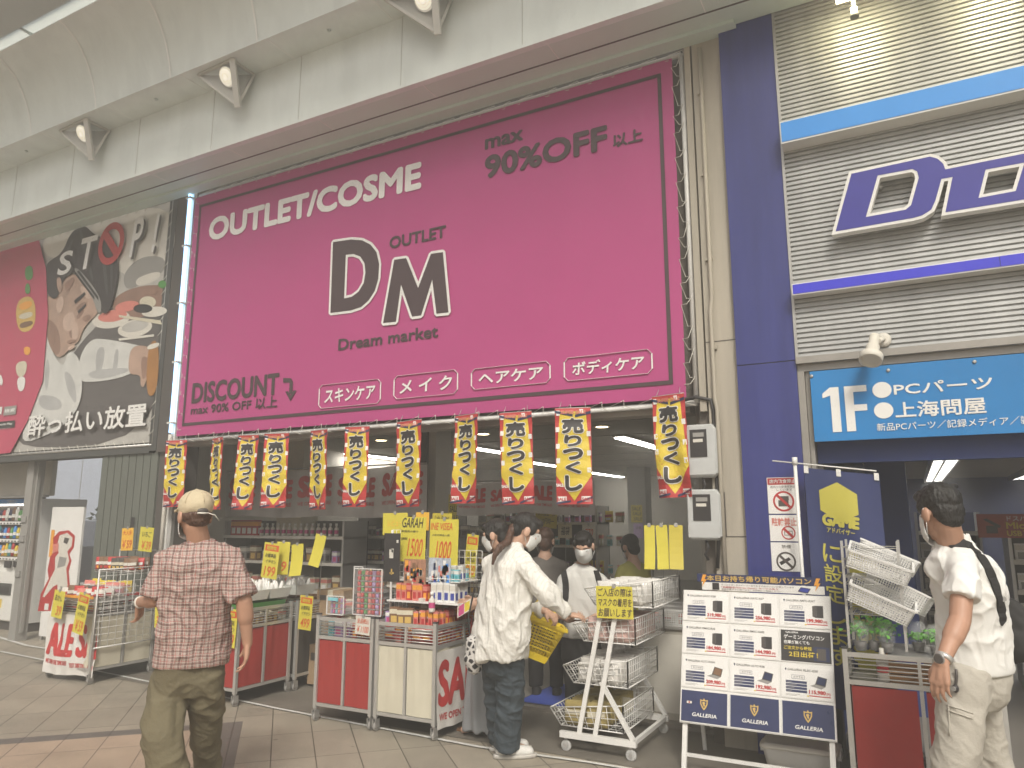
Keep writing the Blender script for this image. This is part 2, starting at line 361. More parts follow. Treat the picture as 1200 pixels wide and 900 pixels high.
# floodlights under the arcade: an open triangular box each, lamp inside
mat('flood_metal', (.60, .59, .54), .45, .1, var=.06); mat('flood_lens', (.95, .88, .72), .25, var=.06, emit=.55)
def floodlight(x, lab):                     # a corner box: one glazed triangle faces the street, the other looks along it
    t = thing('floodlight', lab, 'floodlight', (x, 4.75, 6.1), 0, 'floodlights under the arcade fascia')
    A, S_, T_, B_ = Vector((x - .52, 4.62, 6.085)), Vector((x, 4.60, 6.085)), Vector((x - .04, 4.74, 5.67)), Vector((x, 4.885, 6.085))
    b = MB('flood_metal')
    for p, q in ((A, S_), (A, T_), (S_, B_), (B_, T_)): b.bar(p, q, .026, .026)
    b.bar(S_ + Vector((.01, 0, .01)), T_ + Vector((.01, 0, -.02)), .060, .035); b.add([A, T_, B_], [(0, 1, 2)]); b.build('housing', t)
    g = MB('clear'); g.add([A, S_, T_], [(0, 1, 2)]); g.add([S_, B_, T_], [(0, 1, 2)]); g.build('cover_glass', t)
    c = A * .22 + S_ * .42 + T_ * .26 + B_ * .10; ax = Vector((-.05, -.8, -.6)).normalized(); l = MB('flood_lens')
    l.lathe([(.095, .012), (.095, .02), (.07, .034), (.03, .042)], c, 20, ax); l.m('flood_metal')
    for r in (.035, .06, .085): l.lathe([(r, .050 - r * .28), (r + .003, .054 - r * .28), (r + .006, .048 - r * .28)], c, 20, ax, cap=False)
    l.lathe([(.102, .016), (.098, -.01), (.05, -.07), (.03, -.09)], c, 20, ax); l.build('lamp', t); return t
for p, lab in (((107, 187), 'lit floodlight under the arcade roof, farthest left of the three'), ((278, 126), 'lit floodlight under the arcade roof, between the other two'), ((512, 41), 'lit floodlight under the arcade roof, above the large pink sign')): floodlight(at(*p, Y=4.74).x + .04, lab)
# ================================================================ the pink shop building
mat('wall_brown', (.15, .13, .11), .8, var=.15, scale=3, bump=.2); mat('wall_dark', (.09, .08, .072), .8, var=.15, scale=3); mat('beige_panel', (.42, .38, .31), .6, var=.16, scale=1.8, stretch=(6, 6, .5)); mat('shop_ceiling', (.50, .47, .42), .8, var=.06)
mat('shop_wall', (.50, .47, .42), .8, var=.08, scale=1.5)
BLD = thing('shop_building', 'cosmetics outlet shop building with open front behind the pink sign', 'building', (-4.4, 5.7, 0))
b = MB('wall_brown'); b.box(-7.60, -1.30, 5.62, 5.80, 2.44, 6.6); b.m('wall_dark').box(-7.60, -7.33, 5.56, 5.62, 2.3, 5.42); b.box(-7.6, -1.3, 5.60, 5.619, 5.30, 5.55)
b.m('steel').box(-7.28, -1.36, 5.56, 5.62, 2.40, 2.44)
b.build('upper_wall', BLD)
b = MB('shop_ceiling'); b.box(-8.45, -1.30, 5.81, 19, 2.66, 2.8); b.box(-7.58, -1.45, 5.64, 5.8, 2.36, 2.435)
b.m('grey')
for k in range(9): b.box(-8.4, -1.45, 6.6 + k * 1.4, 6.612 + k * 1.4, 2.655, 2.66)
b.build('ceiling', BLD)
b = MB('shop_wall'); b.box(-8.45, -1.30, 19, 19.1, 0, 2.8); b.box(-8.55, -8.45, 5.80, 19.1, 0, 2.8); b.box(-1.45, -1.30, 5.82, 19.1, 0, 2.8)
b.build('inner_wall', BLD)
b = MB('cream'); b.box(-7.02, -6.62, 6.9, 7.2, .03, 2.66); b.build('pillar', BLD)
b = MB('wall_dark'); b.box(-5.16, -4.78, 6.9, 7.3, .03, 2.66); b.m('offwhite').box(-4.78, -4.68, 6.95, 7.25, .03, 2.66); b.build('pillar', BLD)
pa_, pb__ = at(736, 600, Y=15.5).x, at(757, 600, Y=15.5).x; b = MB('grey'); b.box(pa_, pb__, 15.5, 15.9, .03, 2.66); b.build('pillar', BLD)
b = MB('beige_panel'); b.box(-1.27, -1.045, 5.50, 5.8, 0, 6.4); b.m('dark').box(-1.272, -1.04, 5.497, 5.5, 2.86, 2.866); b.box(-1.272, -1.04, 5.497, 5.5, 1.42, 1.426)
b.m('wall_brown').box(-1.36, -1.27, 5.56, 5.8, 0, 6.4); b.m('beige_panel').box(-1.335, -1.285, 5.50, 5.56, 2.34, 5.36); b.build('pier', BLD)
b = MB('wall_dark'); b.box(-7.58, -7.24, 5.60, 5.85, 0, 2.44); b.m('steel').box(-7.30, -7.235, 5.56, 5.60, 0, 2.4); b.build('pier', BLD)
# pipes on the pier
for pts, r, lab in (([(-1.20, 5.47, 5.3), (-1.20, 5.47, 3.2), (-1.215, 5.47, 3.1), (-1.215, 5.47, 2.42), (-1.20, 5.46, 2.35), (-1.20, 5.46, .9)], .016, 'thin grey conduit pipe running down the beige pier beside the pink sign'),
                    ([(-1.47, 5.50, 2.43), (-1.36, 5.49, 2.45), (-1.25, 5.49, 2.42), (-1.235, 5.49, 2.34), (-1.235, 5.49, 1.5), (-1.26, 5.49, 1.2)], .013, 'black cable looping over the two meter boxes')):
    b = MB('beige_panel' if r > .014 else 'black'); b.tube(pts, r, 8)
    if r > .014:
        for z in (4.9, 4.2, 3.5, 2.8): b.box(-1.235, -1.185, 5.475, 5.5, z, z + .025)
    tag(b.build('conduit_pipe' if r > .014 else 'power_cable'), lab, 'pipe' if r > .014 else 'cable')
# ceiling strip lights and downlights in the shop
def strip(x, y0, y1, z, lab, wd=.07):
    t = thing('strip_light', lab, 'ceiling light', (x, y0, z), 0, 'fluorescent strip lights on the shop ceiling'); b = MB('white_metal'); b.box(x - wd - .03, x + wd + .03, y0 - .03, y1 + .03, z - .03, z - .001); b.build('casing', t)
    b = MB('tube_glow'); b.box(x - wd, x - .012, y0, y1, z - .045, z - .031); b.box(x + .012, x + wd, y0, y1, z - .045, z - .031); b.build('tube', t)
for x, y0, y1, lab in ((-3.38, 9.4, 11.2, 'lit strip light on the shop ceiling nearest the meter boxes'), (-5.9, 9.4, 10.9, 'lit strip light on the shop ceiling beside the dark pillar'), (-6.45, 12.6, 14.3, 'lit strip light behind two hanging sale banners, farther back'),
                       (-3.5, 12.6, 14.2, 'lit strip light low in view near the grey pillar'), (-6.65, 16.2, 18.6, 'lit strip light farthest back in the pink sign shop'), (-8.25, 9.6, 11.2, 'lit strip light at the left wall of the pink sign shop')):
    strip(x, y0, y1, 2.655, lab)
for x, lab in ((-3.24, 'round warm downlight in the ceiling left of the last sale banner'), (-4.91, 'round warm downlight in the ceiling next to the dark pillar'), (-6.6, 'round warm downlight in the ceiling between hanging banners'), (-8.1, 'round warm downlight at the left of the shop ceiling')):
    b = MB('white_metal'); b.lathe([(.10, -.001), (.10, -.012), (.075, -.014)], (x, 8.4, 2.66), 16); b.m('warm_glow').lathe([(.075, -.015), (.02, -.017)], (x, 8.4, 2.66), 16)
    tag(b.build('downlight'), lab, 'ceiling light', 'downlights in the shop ceiling')
# ================================================================ the big pink sign
SY = 5.50
SG = thing('shop_sign', 'huge pink cosmetics outlet banner laced to a white pipe frame', 'sign', (-4.3, SY, 2.4))
fr = wall_frame(SY)
mat('pink_sheet', (.45, .066, .215), .40, var=.05, scale=.9, bump=.12, bscale=1.6)
sx0, sz0, sx1, sz1 = -7.20, 2.455, -1.435, 5.30
b = MB('pink_sheet')
nx, nz = 60, 24
b.add([(sx0 + (sx1 - sx0) * i / nx, SY + .004 * noise.noise(Vector((i * .35, j * .3, 0))), sz0 + (sz1 - sz0) * j / nz) for j in range(nz + 1) for i in range(nx + 1)],
      [(j * (nx + 1) + i, j * (nx + 1) + i + 1, (j + 1) * (nx + 1) + i + 1, (j + 1) * (nx + 1) + i) for j in range(nz) for i in range(nx)], True)
b.build('sheet', SG)
b = MB('ink'); bx0, bz0, bx1, bz1 = -7.11, 2.565, -1.53, 5.19
b.ring(fr, bx0, bz0, bx1, bz1, .032, .007)
def px(s, p, q, m, **k): b.text(s, fr, *RX(p, q, SY), m, **k)
b.smooth = False
px('OUTLET/COSME', (245, 283), (494, 190), 'white', off=.045, z=.008)
px('max', (569, 176), (613, 152), 'ink', off=.035, z=.008)
px('90%OFF', (569, 210), (711, 147), 'ink', off=.04, z=.008)
px('以上', (719, 174), (753, 150), 'ink', off=.035, z=.008)
px('OUTLET', (457, 292), (523, 264), 'ink', off=.03, z=.008)
def logo(splines, z):
    V2F = filled([[(a.x, a.z) for a in (at(x, y, Y=SY) for x, y in s_)] for s_ in splines]); b.m('white').stroke(fr, V2F[0], V2F[1], .026, z); b.m('ink').shape(fr, V2F, z + .002)
logo([[(388, 367), (391, 284), (412, 281), (425, 282), (435, 287), (442, 296), (445, 310), (444, 327), (440, 341), (433, 352), (424, 360), (412, 364)], [(404, 350), (413, 348), (421, 342), (427, 332), (429, 320), (428, 309), (423, 301), (415, 298), (406, 299)]], .008)
logo([[(450, 379), (463, 305), (477, 303), (491, 338), (506, 298), (520, 296), (526.5, 366.5), (512.5, 368), (507.5, 328), (494.5, 370), (484, 371.5), (471, 334), (465, 377.5)]], .0125)
px('Dream market', (397, 411), (514, 381), 'ink', off=.03, z=.008)
px('DISCOUNT', (225, 473), (328, 437), 'ink', off=.03, z=.008)
px('max 90% OFF 以上', (224, 487), (326, 464), 'ink', off=.025, z=.008)
for (p, q, s) in (((374, 479), (447, 444), 'スキンケア'), ((462, 468), (537, 433), 'メ イ ク'), ((553, 457), (645, 423), 'ヘアケア'), ((662, 447), (764, 409), 'ボディケア')):
    x0, z0, x1, z1 = RX(p, q, SY); b.m('white')
    c = .035; o_ = [(x0 + c, z0), (x1 - c, z0), (x1, z0 + c), (x1, z1 - c), (x1 - c, z1), (x0 + c, z1), (x0, z1 - c), (x0, z0 + c)]; i_ = []
    for k in range(8):
        p0, p1 = o_[k], o_[(k + 1) % 8]; b.bar(fr.pt(*p0, .009), fr.pt(*p1, .009), .012, .002)
    mx, mz = (x1 - x0) * .09, (z1 - z0) * .2
    b.text(s, fr, x0 + mx, z0 + mz, x1 - mx, z1 - mz, 'white', off=.02, z=.008, shear=.06)
x0, z0, x1, z1 = RX((331, 471), (349, 441), SY); W_, H_ = x1 - x0, z1 - z0
b.m('ink').poly(fr, [(x0, z1), (x0 + W_ * .55, z1 - H_ * .05), (x0 + W_ * .72, z1 - H_ * .2), (x0 + W_ * .72, z0 + H_ * .3), (x0 + W_ * .48, z0 + H_ * .3), (x0 + W_ * .48, z1 - H_ * .25), (x0 + W_ * .4, z1 - H_ * .22), (x0, z1 - H_ * .2)], .008)
b.poly(fr, [(x0 + W_ * .2, z0 + H_ * .42), (x0 + W_ * .6, z0), (x1, z0 + H_ * .42), (x0 + W_ * .8, z0 + H_ * .42), (x0 + W_ * .6, z0 + H_ * .22), (x0 + W_ * .4, z0 + H_ * .42)], .009)
b.build('lettering', SG)
b = MB('white_metal'); fx0, fz0, fx1, fz1 = -7.17, 2.412, -1.368, 5.335
for p, q in (((fx0, fz0), (fx1, fz0)), ((fx0, fz1), (fx1, fz1)), ((fx0, fz0), (fx0, fz1)), ((fx1, fz0), (fx1, fz1))): b.tube([fr.pt(*p, -.045), fr.pt(*q, -.045)], .022, 10)
for x in (-6.6, -5.3, -4.0, -2.7):
    for z in (fz0, fz1): b.tube([fr.pt(x, z, -.045), fr.pt(x, z, -.12)], .014, 6)
b.build('pipe_frame', SG)
rng = random.Random(3)
def lace(p, q, n, inn):                     # one rope per side, through the eyelets and round the pipe
    p, q = Vector(p), Vector(q); inn = Vector(inn); pts = []
    for k in range(n):
        a = p.lerp(q, (k + .5 + rng.uniform(-.2, .2)) / n); c = p.lerp(q, (k + .95 + rng.uniform(-.15, .15)) / n)
        pts += [fr.pt(*(a + inn * .055), .007), fr.pt(*(a + inn * .01), .010), fr.pt(*(c - inn * .022), -.02), fr.pt(*(c - inn * .026), -.05), fr.pt(*(c + inn * .02), -.03)]
    b = MB('offwhite'); b.tube(pts, .0030, 5); b.build('lacing_rope', SG)
lace((fx0, fz1), (fx1, fz1), 26, (0, -1)); lace((fx0, fz0), (fx1, fz0), 26, (0, 1)); lace((fx1 - .02, fz0), (fx1 - .02, fz1), 14, (-1, 0)); lace((fx0 - .01, fz0), (fx0 - .01, fz1), 14, (1, 0))
# neon tube on the corner between the two billboards
t = thing('neon_tube', 'tall glowing pale blue neon tube left of the pink sign', 'neon light', (-7.28, 5.5, 2.4)); b = MB('neon'); b.tube([(-7.285, 5.49, 2.5), (-7.285, 5.49, 5.42)], .021, 10); b.build('tube', t)
b = MB('white_metal'); b.box(-7.32, -7.25, 5.52, 5.56, .3, 5.5); b.m('offwhite').tube([(-7.285, 5.49, .9), (-7.285, 5.49, 2.48)], .022, 8)
for z in (2.6, 3.3, 4.0, 4.7, 5.3): b.box(-7.325, -7.245, 5.46, 5.53, z, z + .02)
b.build('bracket', t)
# ================================================================ hanging sale banners
b = MB('red'); W, H = .30, .80; f0 = F((0, 0, 0))
b.fbox(f0, -W / 2, W / 2, -H, 0, -.003, 0)
b.m('yellow').poly(f0, [(-W * .36, -.03), (W * .36, -.03), (W * .36, -H * .70), (W * .5, -H * .70), (0, -H * .965), (-W * .5, -H * .70), (-W * .36, -H * .70)], .002)
b.m('white')
for x, y in ((-.14, -.02), (.055, -.012), (-.145, -.30), (-.145, -.42), (.113, -.36), (.113, -.20), (-.14, -.735), (.06, -.735), (.113, -.5), (-.145, -.16)): b.rect(f0, x, y - .042, x + (.075 if abs(x) > .05 and y < -.7 else .032), y, .003)
b.text('SALE', f0, -.145, -.655, -.085, -.63, 'white', off=.04, z=.004, shear=-.3); b.text('SALE', f0, -.143, -.771, -.07, -.745, 'red', off=.04, z=.005); b.text('SALE', f0, .065, -.771, .135, -.745, 'red', off=.04, z=.005)
b.m('navy').poly(f0, [(-.15, -.02), (.0, -.055), (.0, -.075), (-.15, -.04)], .0045); b.poly(f0, [(.02, -.06), (.15, -.03), (.15, -.052), (.02, -.082)], .0045); b.poly(f0, [(.02, -.78), (.15, -.735), (.15, -.752), (.02, -.797)], .0055); b.poly(f0, [(-.15, -.797), (-.03, -.78), (-.03, -.765), (-.15, -.782)], .0055)
b.text('SUPER SALE', f0, -.10, -.052, .11, -.022, 'salmon', off=.04, z=.006)
ys = [-.085, -.225, -.335, -.445, -.56, -.70]; ws = [.088, .07, .08, .062, .068]
for i, ch in enumerate('売りつくし'): b.text(ch, f0, -ws[i], ys[i + 1] + .012, ws[i], ys[i] - .006, 'black', off=.06, z=.006, out=.05, outm='white', shear=-.04)
b.m('steel').tube([(-.15, .004, 0), (.15, .004, 0)], .005, 5); b.tube([(-.11, .0, 0), (-.10, .03, .06)], .003, 4); b.tube([(.11, .0, 0), (.10, .03, .06)], .003, 4)
proto = None; meshes = []
b.refine(.05); base_v = [v.copy() for v in b.v]
for k in range(6):
    b.v = [v.copy() for v in base_v]
    s1, s2, s3 = ((0, .5, .3), (1, -1, .6), (-1, .3, -.9), (.6, 1, -.4), (-.5, -.6, 1), (.2, .9, .9))[k]
    b.deform(lambda v: (v.x + .02 * s1 * v.z * v.z, v.y + (.016 + .008 * s3) * math.sin(v.x * (13 + 3 * k) + k * 2 + v.z * (3 + 2 * s2)) * (-v.z + .1) + .05 * s2 * v.z * v.z + .35 * s3 * v.x * v.z * v.z * .5 + .004 * math.sin(v.z * 40 + k), v.z))
    o = b.build('sale_banner', origin=(0, 0, 0)); meshes.append(o.data); bpy.data.objects.remove(o)
spots = [(197, 217, 516, 594), (245, 265, 513, 597), (281, 302, 510, 597), (313, 336, 508, 595), (361, 386, 504, 597), (406, 431, 500, 594), (463, 495, 493, 594), (530, 563, 486, 590), (586, 622, 483, 591), (651, 691, 478, 591), (762, 803, 463, 583)]
near = ['beside the blue neon tube, above the cap', 'second in the row from the neon tube', 'third in the row from the neon tube', 'fourth in the row from the neon tube', 'fifth in the row from the neon tube', 'sixth in the row from the neon tube',
        'seventh from the neon tube, left of the dark pillar', 'over the white shop pillar, right of the dark pillar', 'above the ponytail woman in the white shirt', 'second in the row from the meter boxes', 'right beside the upper meter box']
for i, ((xa, xb, ya, yb), nl) in enumerate(zip(spots, near)):
    o = bpy.data.objects.new('sale_banner', meshes[(i * 5 + i // 3) % 6]); COL.objects.link(o)
    p, q = at((xa + xb) / 2, ya, Y=5.40), at((xa + xb) / 2, yb, Y=5.40)
    wl, wr = at(xa, ya, Y=5.40), at(xb, ya, Y=5.40); wd = wr.x - wl.x
    o.location = p; o.scale = (max(.72, min(.98, wd / .31)), 1, (p.z - q.z) / .80); o.rotation_euler = (0, R(random.uniform(-1.5, 1.5)), R([12, -18, 9, 20, -12, 14, -6, -14, 10, 16, -9][i]))
    tag(o, 'yellow and red hanging sale banner ' + nl, 'banner', 'sale banners hanging under the pink sign')
# ================================================================ left: billboard, alley, shutter, vending machine
mat('frame_dark', (.11, .11, .105), .5, .4, var=.08); mat('shutter_green', (.135, .145, .125), .6, var=.1, scale=2, stretch=(3, 3, .6)); mat('panel_beige', (.45, .42, .36), .6, var=.12, scale=2)
LB = thing('side_building', 'dark framed building left of the pink shop with grey corrugated shutter', 'building', (-10.5, 5.7, 0))
b = MB('wall_dark'); b.box(-14.5, -7.61, 5.64, 6.1, 2.34, 6.6); b.m('frame_dark').box(-14.5, -7.61, 5.58, 5.64, 5.42, 5.60); b.box(-7.74, -7.61, 5.56, 5.64, 2.32, 5.6); b.box(-14.5, -7.74, 5.57, 5.64, 2.30, 2.37); b.build('upper_wall', LB)
b = MB('shutter_green'); x = -8.64; k = 0
while x < -7.66:
    b.box(x, x + .115, 5.60, 5.64, .02, 2.30); b.m('wall_dark').box(x + .115, x + .13, 5.62, 5.64, .02, 2.3); b.m('shutter_green'); x += .13
b.box(-8.66, -7.60, 5.641, 5.70, 0, 2.31); b.box(-7.66, -7.60, 5.59, 5.64, 0, 2.31)
fs = wall_frame(5.60)
x0, z0, x1, z1 = RX((153, 618), (158, 606), 5.60); b.m('black').rect(fs, x0, z0, x1 + .01, z1, .003); b.ring(fs, x0, z0, x1 + .01, z1, .008, .004)
b.build('shutter', LB)
b = MB('grey'); b.box(-10.42, -10.27, 5.72, 5.87, 0, 2.34); b.box(-10.27, -10.24, 5.76, 5.80, .1, 2.3); b.m('steel')
for z in (1.5, 1.25, .8): b.box(-10.40, -10.30, 5.70, 5.72, z, z + .08)
b.build('post', LB)
b = MB('panel_beige'); b.box(-13.6, -10.43, 6.05, 6.12, 1.86, 2.34); b.m('grey').box(-13.6, -10.43, 6.0, 6.05, 1.84, 1.87); b.build('shutter_box', LB)
b = MB('wall_dark'); b.box(-16, -12.5, 7.1, 7.2, 0, 2.4); b.build('rear_wall', LB)
BB = thing('billboard', 'photo billboard warning STOP about drunk sleeping man at a table', 'billboard', (-9.8, 5.57, 2.4))
BY = 5.565; fb = wall_frame(BY)
mat('poster_bg', (.47, .455, .42), .4, var=.25, scale=1.3); mat('poster_pink', (.50, .07, .13), .4, var=.06); mat('poster_hair', (.04, .032, .03), .4, var=.25, scale=8, stretch=(4, 1, 1)); mat('poster_skin', (.44, .30, .23), .4, var=.20, scale=3.5); mat('poster_light', (.56, .41, .33), .4, var=.12, scale=5)
mat('poster_skin2', (.29, .175, .13), .4, var=.15, scale=4); mat('poster_shirt', (.60, .60, .57), .4, var=.15, scale=4); mat('poster_fold', (.42, .42, .41), .4, var=.15, scale=4); mat('poster_table', (.115, .105, .10), .4, var=.2, scale=3, stretch=(1, 1, 5)); mat('poster_beer', (.36, .17, .05), .3, var=.1)
b = MB('poster_bg'); b.fbox(fb, -13.9, -7.715, 2.42, 5.40, -.01, 0)
b.build('sheet', BB)
b = MB()
def zq(pts): return [(a.x, a.z) for a in (at(x / 2.646, 220 + y / 2.646, Y=BY) for x, y in pts)]
lay = [0]
def blob(m, pts, closed_curve=True):
    lay[0] += 1; q = zq(pts)
    if closed_curve:                       # round the corners off (Chaikin)
        for _ in range(2):
            n = len(q); q = [p for i in range(n) for p in ((q[i][0] * .75 + q[(i + 1) % n][0] * .25, q[i][1] * .75 + q[(i + 1) % n][1] * .25), (q[i][0] * .25 + q[(i + 1) % n][0] * .75, q[i][1] * .25 + q[(i + 1) % n][1] * .75))]
    V2F = filled([q]); b.m(m).shape(fb, V2F, .0006 * lay[0] + .001)
def oval(m, cx, cy, rx, ry, rot=0): blob(m, [(cx + rx * math.cos(t) * math.cos(rot) - ry * math.sin(t) * math.sin(rot), cy + rx * math.cos(t) * math.sin(rot) + ry * math.sin(t) * math.cos(rot)) for t in [k * math.pi / 8 for k in range(16)]])
blob('offwhite', [(130, 140), (300, 95), (545, 40), (540, 250), (420, 300), (300, 200), (140, 230)])
blob('grey', [(380, 270), (430, 215), (510, 210), (515, 260), (440, 300), (390, 320)]); blob('offwhite', [(420, 280), (500, 255), (495, 285), (425, 310)])
blob('poster_table', [(250, 480), (310, 420), (350, 340), (420, 320), (530, 290), (522, 400), (480, 785), (40, 815), (80, 720)])
blob('poster_skin2', [(345, 345), (420, 305), (520, 300), (515, 370), (450, 400), (360, 420)])
oval('offwhite', 345, 408, 60, 28, -.15); oval('salmon', 350, 398, 46, 18, -.15); oval('salmon', 395, 368, 38, 16, -.2); oval('offwhite', 420, 436, 55, 27, -.2); oval('poster_bg', 420, 430, 42, 17, -.2); oval('offwhite', 480, 385, 40, 16, -.1); oval('cream', 460, 355, 26, 18); oval('green', 505, 300, 13, 12); oval('black', 445, 375, 30, 14); oval('poster_skin2', 470, 320, 20, 12)
blob('cream', [(370, 395), (500, 412), (505, 425), (372, 402)], False); blob('offwhite', [(370, 468), (480, 455), (480, 462), (372, 475)], False)
blob('poster_shirt', [(250, 520), (285, 468), (335, 470), (430, 488), (465, 500), (462, 540), (400, 585), (300, 604), (240, 600)])
blob('poster_fold', [(300, 500), (330, 490), (322, 560), (300, 590)]); blob('poster_fold', [(360, 500), (372, 500), (366, 575), (350, 585)]); blob('poster_fold', [(265, 570), (390, 556), (410, 570), (300, 600)])
blob('poster_skin', [(402, 530), (412, 495), (440, 488), (475, 498), (488, 545), (460, 590), (448, 622), (438, 612), (440, 580), (402, 580)]); blob('poster_skin2', [(440, 520), (470, 530), (472, 560), (448, 600), (442, 580)])
blob('poster_beer', [(462, 482), (498, 470), (492, 640), (455, 650)]); blob('offwhite', [(460, 490), (498, 478), (497, 494), (460, 505)])
blob('poster_shirt', [(135, 425), (170, 520), (200, 560), (215, 505), (245, 520), (258, 570), (258, 650), (232, 710), (170, 760), (60, 800), (100, 690)])
for q in ([(150, 520), (160, 560), (150, 640), (140, 600)], [(200, 560), (235, 590), (245, 680), (215, 640)], [(120, 640), (190, 650), (200, 690), (130, 690)]): blob('poster_fold', q)
blob('poster_skin', [(145, 330), (178, 350), (195, 290), (235, 262), (285, 305), (310, 355), (306, 392), (292, 405), (272, 425), (258, 448), (250, 478), (225, 492), (208, 515), (185, 530), (165, 505), (146, 430)])
blob('poster_skin2', [(146, 400), (185, 430), (195, 500), (182, 525), (160, 500), (146, 440)]); blob('poster_skin2', [(238, 400), (262, 378), (268, 384), (246, 412)]); blob('poster_skin2', [(218, 440), (240, 446), (236, 462), (222, 470)])
for q in ([(200, 400), (232, 380), (240, 420), (222, 450), (200, 440)], [(250, 300), (285, 320), (292, 350), (262, 340)], [(226, 440), (240, 410), (250, 440), (246, 470), (230, 476)], [(176, 360), (196, 330), (206, 360), (188, 400)], [(215, 495), (240, 486), (236, 498), (216, 508)]): blob('poster_light', q)
for q in ([(150, 420), (172, 440), (178, 480), (160, 490)], [(240, 372), (268, 352), (276, 362), (246, 388)], [(204, 300), (232, 275), (238, 290), (212, 330)], [(258, 405), (280, 392), (290, 402), (270, 420)]): blob('poster_skin2', q)
blob('poster_hair', [(246, 385), (270, 362), (274, 366), (250, 392)], False); blob('poster_hair', [(235, 352), (268, 325), (272, 332), (240, 362)], False); blob('poster_skin2', [(212, 476), (240, 470), (242, 478), (216, 486)])
blob('poster_hair', [(146, 250), (158, 230), (200, 205), (225, 140), (268, 115), (300, 150), (345, 165), (368, 205), (375, 265), (362, 335), (340, 395), (318, 385), (306, 345), (282, 300), (240, 258), (206, 280), (190, 330), (176, 350), (150, 330)])
blob('poster_skin', [(180, 282), (196, 278), (200, 320), (188, 330)])
blob('grey', [(232, 255), (248, 248), (318, 335), (322, 390), (308, 390), (296, 345)]); blob('black', [(245, 262), (252, 258), (312, 340), (312, 352)], False); blob('black', [(238, 268), (243, 264), (300, 340), (300, 350)], False)
blob('poster_pink', [(-260, 215), (128, 165), (150, 255), (156, 400), (140, 600), (95, 720), (40, 822), (-260, 860)], False)
for q in ([(190, 250), (230, 160), (236, 164), (200, 258)], [(250, 140), (262, 130), (300, 290), (292, 296)], [(320, 190), (330, 188), (345, 330), (336, 340)], [(350, 220), (358, 220), (356, 320), (350, 326)]): blob('frame_dark', q)
for m_n, q in (('gold', [(55, 350), (116, 332), (120, 440), (62, 455)]), ('orange', [(66, 362), (106, 350), (108, 372), (70, 384)]), ('cream', [(66, 395), (108, 384), (110, 402), (70, 412)]), ('brown', [(68, 422), (110, 412), (110, 428), (70, 440)]), ('green', [(84, 250), (108, 240), (112, 285), (88, 292)]), ('cream', [(55, 545), (95, 535), (88, 585), (62, 590)]), ('orange', [(82, 495), (104, 495), (102, 520), (84, 520)]), ('white', [(60, 590), (90, 585), (84, 630), (66, 634)]), ('green', [(88, 300), (100, 298), (104, 330), (86, 332)]), ('white', [(2, 600), (10, 575), (20, 600), (14, 618)])): blob(m_n, q)
zl = .0006 * lay[0] + .004
lay_done = True
def zt(s, x0, y0, x1, y1, m, **k):
    p, q = zq([(x0, y0), (x1, y1)]); b.text(s, fb, p[0], p[1], q[0], q[1], m, z=k.pop('z', zl), **k)
for dx, dy, m, z in ((5, 6, 'dark', zl - .001), (0, 0, 'white', zl + .004)):
    for s, r in (('S', (186, 278, 236, 195)), ('T', (248, 262, 308, 150)), ('P', (410, 220, 452, 92)), ('!', (478, 205, 498, 82)), ): zt(s, r[0] + dx, r[1] + dy, r[2] + dx, r[3] + dy, m, off=.02, z=z, shear=.12)
    zt('酔っ払い放置', 95 + dx * .6, 772 + dy * .6, 468 + dx * .6, 668 + dy * .6, m, off=.024, z=z)
c0 = zq([(354, 176)])[0]; rr = abs(zq([(354, 240)])[0][1] - c0[1])
ringp = lambda r, n=32: [(c0[0] + r * .92 * math.cos(k * 2 * math.pi / n), c0[1] + r * math.sin(k * 2 * math.pi / n)) for k in range(n)]
b.m('red').shape(fb, filled([ringp(rr), ringp(rr * .68)]), zl); d = rr * .62
b.poly(fb, [(c0[0] - d - .03, c0[1] + d - .03), (c0[0] - d + .05, c0[1] + d + .05), (c0[0] + d + .03, c0[1] - d + .03), (c0[0] + d - .05, c0[1] - d - .05)], zl + .001)
def zr(x0, y0, x1, y1, m, z): p, q = zq([(x0, y0), (x1, y1)]); b.m(m).rect(fb, p[0], p[1], q[0], q[1], z)
zr(-60, 712, 18, 680, 'white', zl); zr(20, 708, 62, 676, 'grey', zl); zt('検索', 24, 700, 58, 684, 'white', z=zl + .001)
zr(-60, 755, 57, 722, 'black', zl); zt('Google Play', -2, 742, 50, 728, 'white', z=zl + .001); zt('で手に入れよう', -2, 752, 42, 744, 'white', off=0, z=zl + .001)
b.build('picture', BB)
b = MB('steel'); 
for p, q in (((-13.9, 2.39), (-7.69, 2.39)), ((-13.9, 5.43), (-7.69, 5.43)), ((-7.69, 2.39), (-7.69, 5.43))): b.tube([fb.pt(*p, -.01), fb.pt(*q, -.01)], .018, 8)
b.m('offwhite')
for k in range(34):
    x = -13.8 + k * .18
    for z, s in ((2.40, 1), (5.42, -1)): b.tube([fb.pt(x, z + .05 * s, .004), fb.pt(x + .06, z - .02 * s, .006), fb.pt(x + .11, z + .03 * s, -.02)], .004, 4)
for k in range(17):
    z = 2.5 + k * .17; b.tube([fb.pt(-7.76, z, .004), fb.pt(-7.68, z + .06, .008), fb.pt(-7.72, z + .1, -.02)], .004, 4)
b.build('frame', BB)
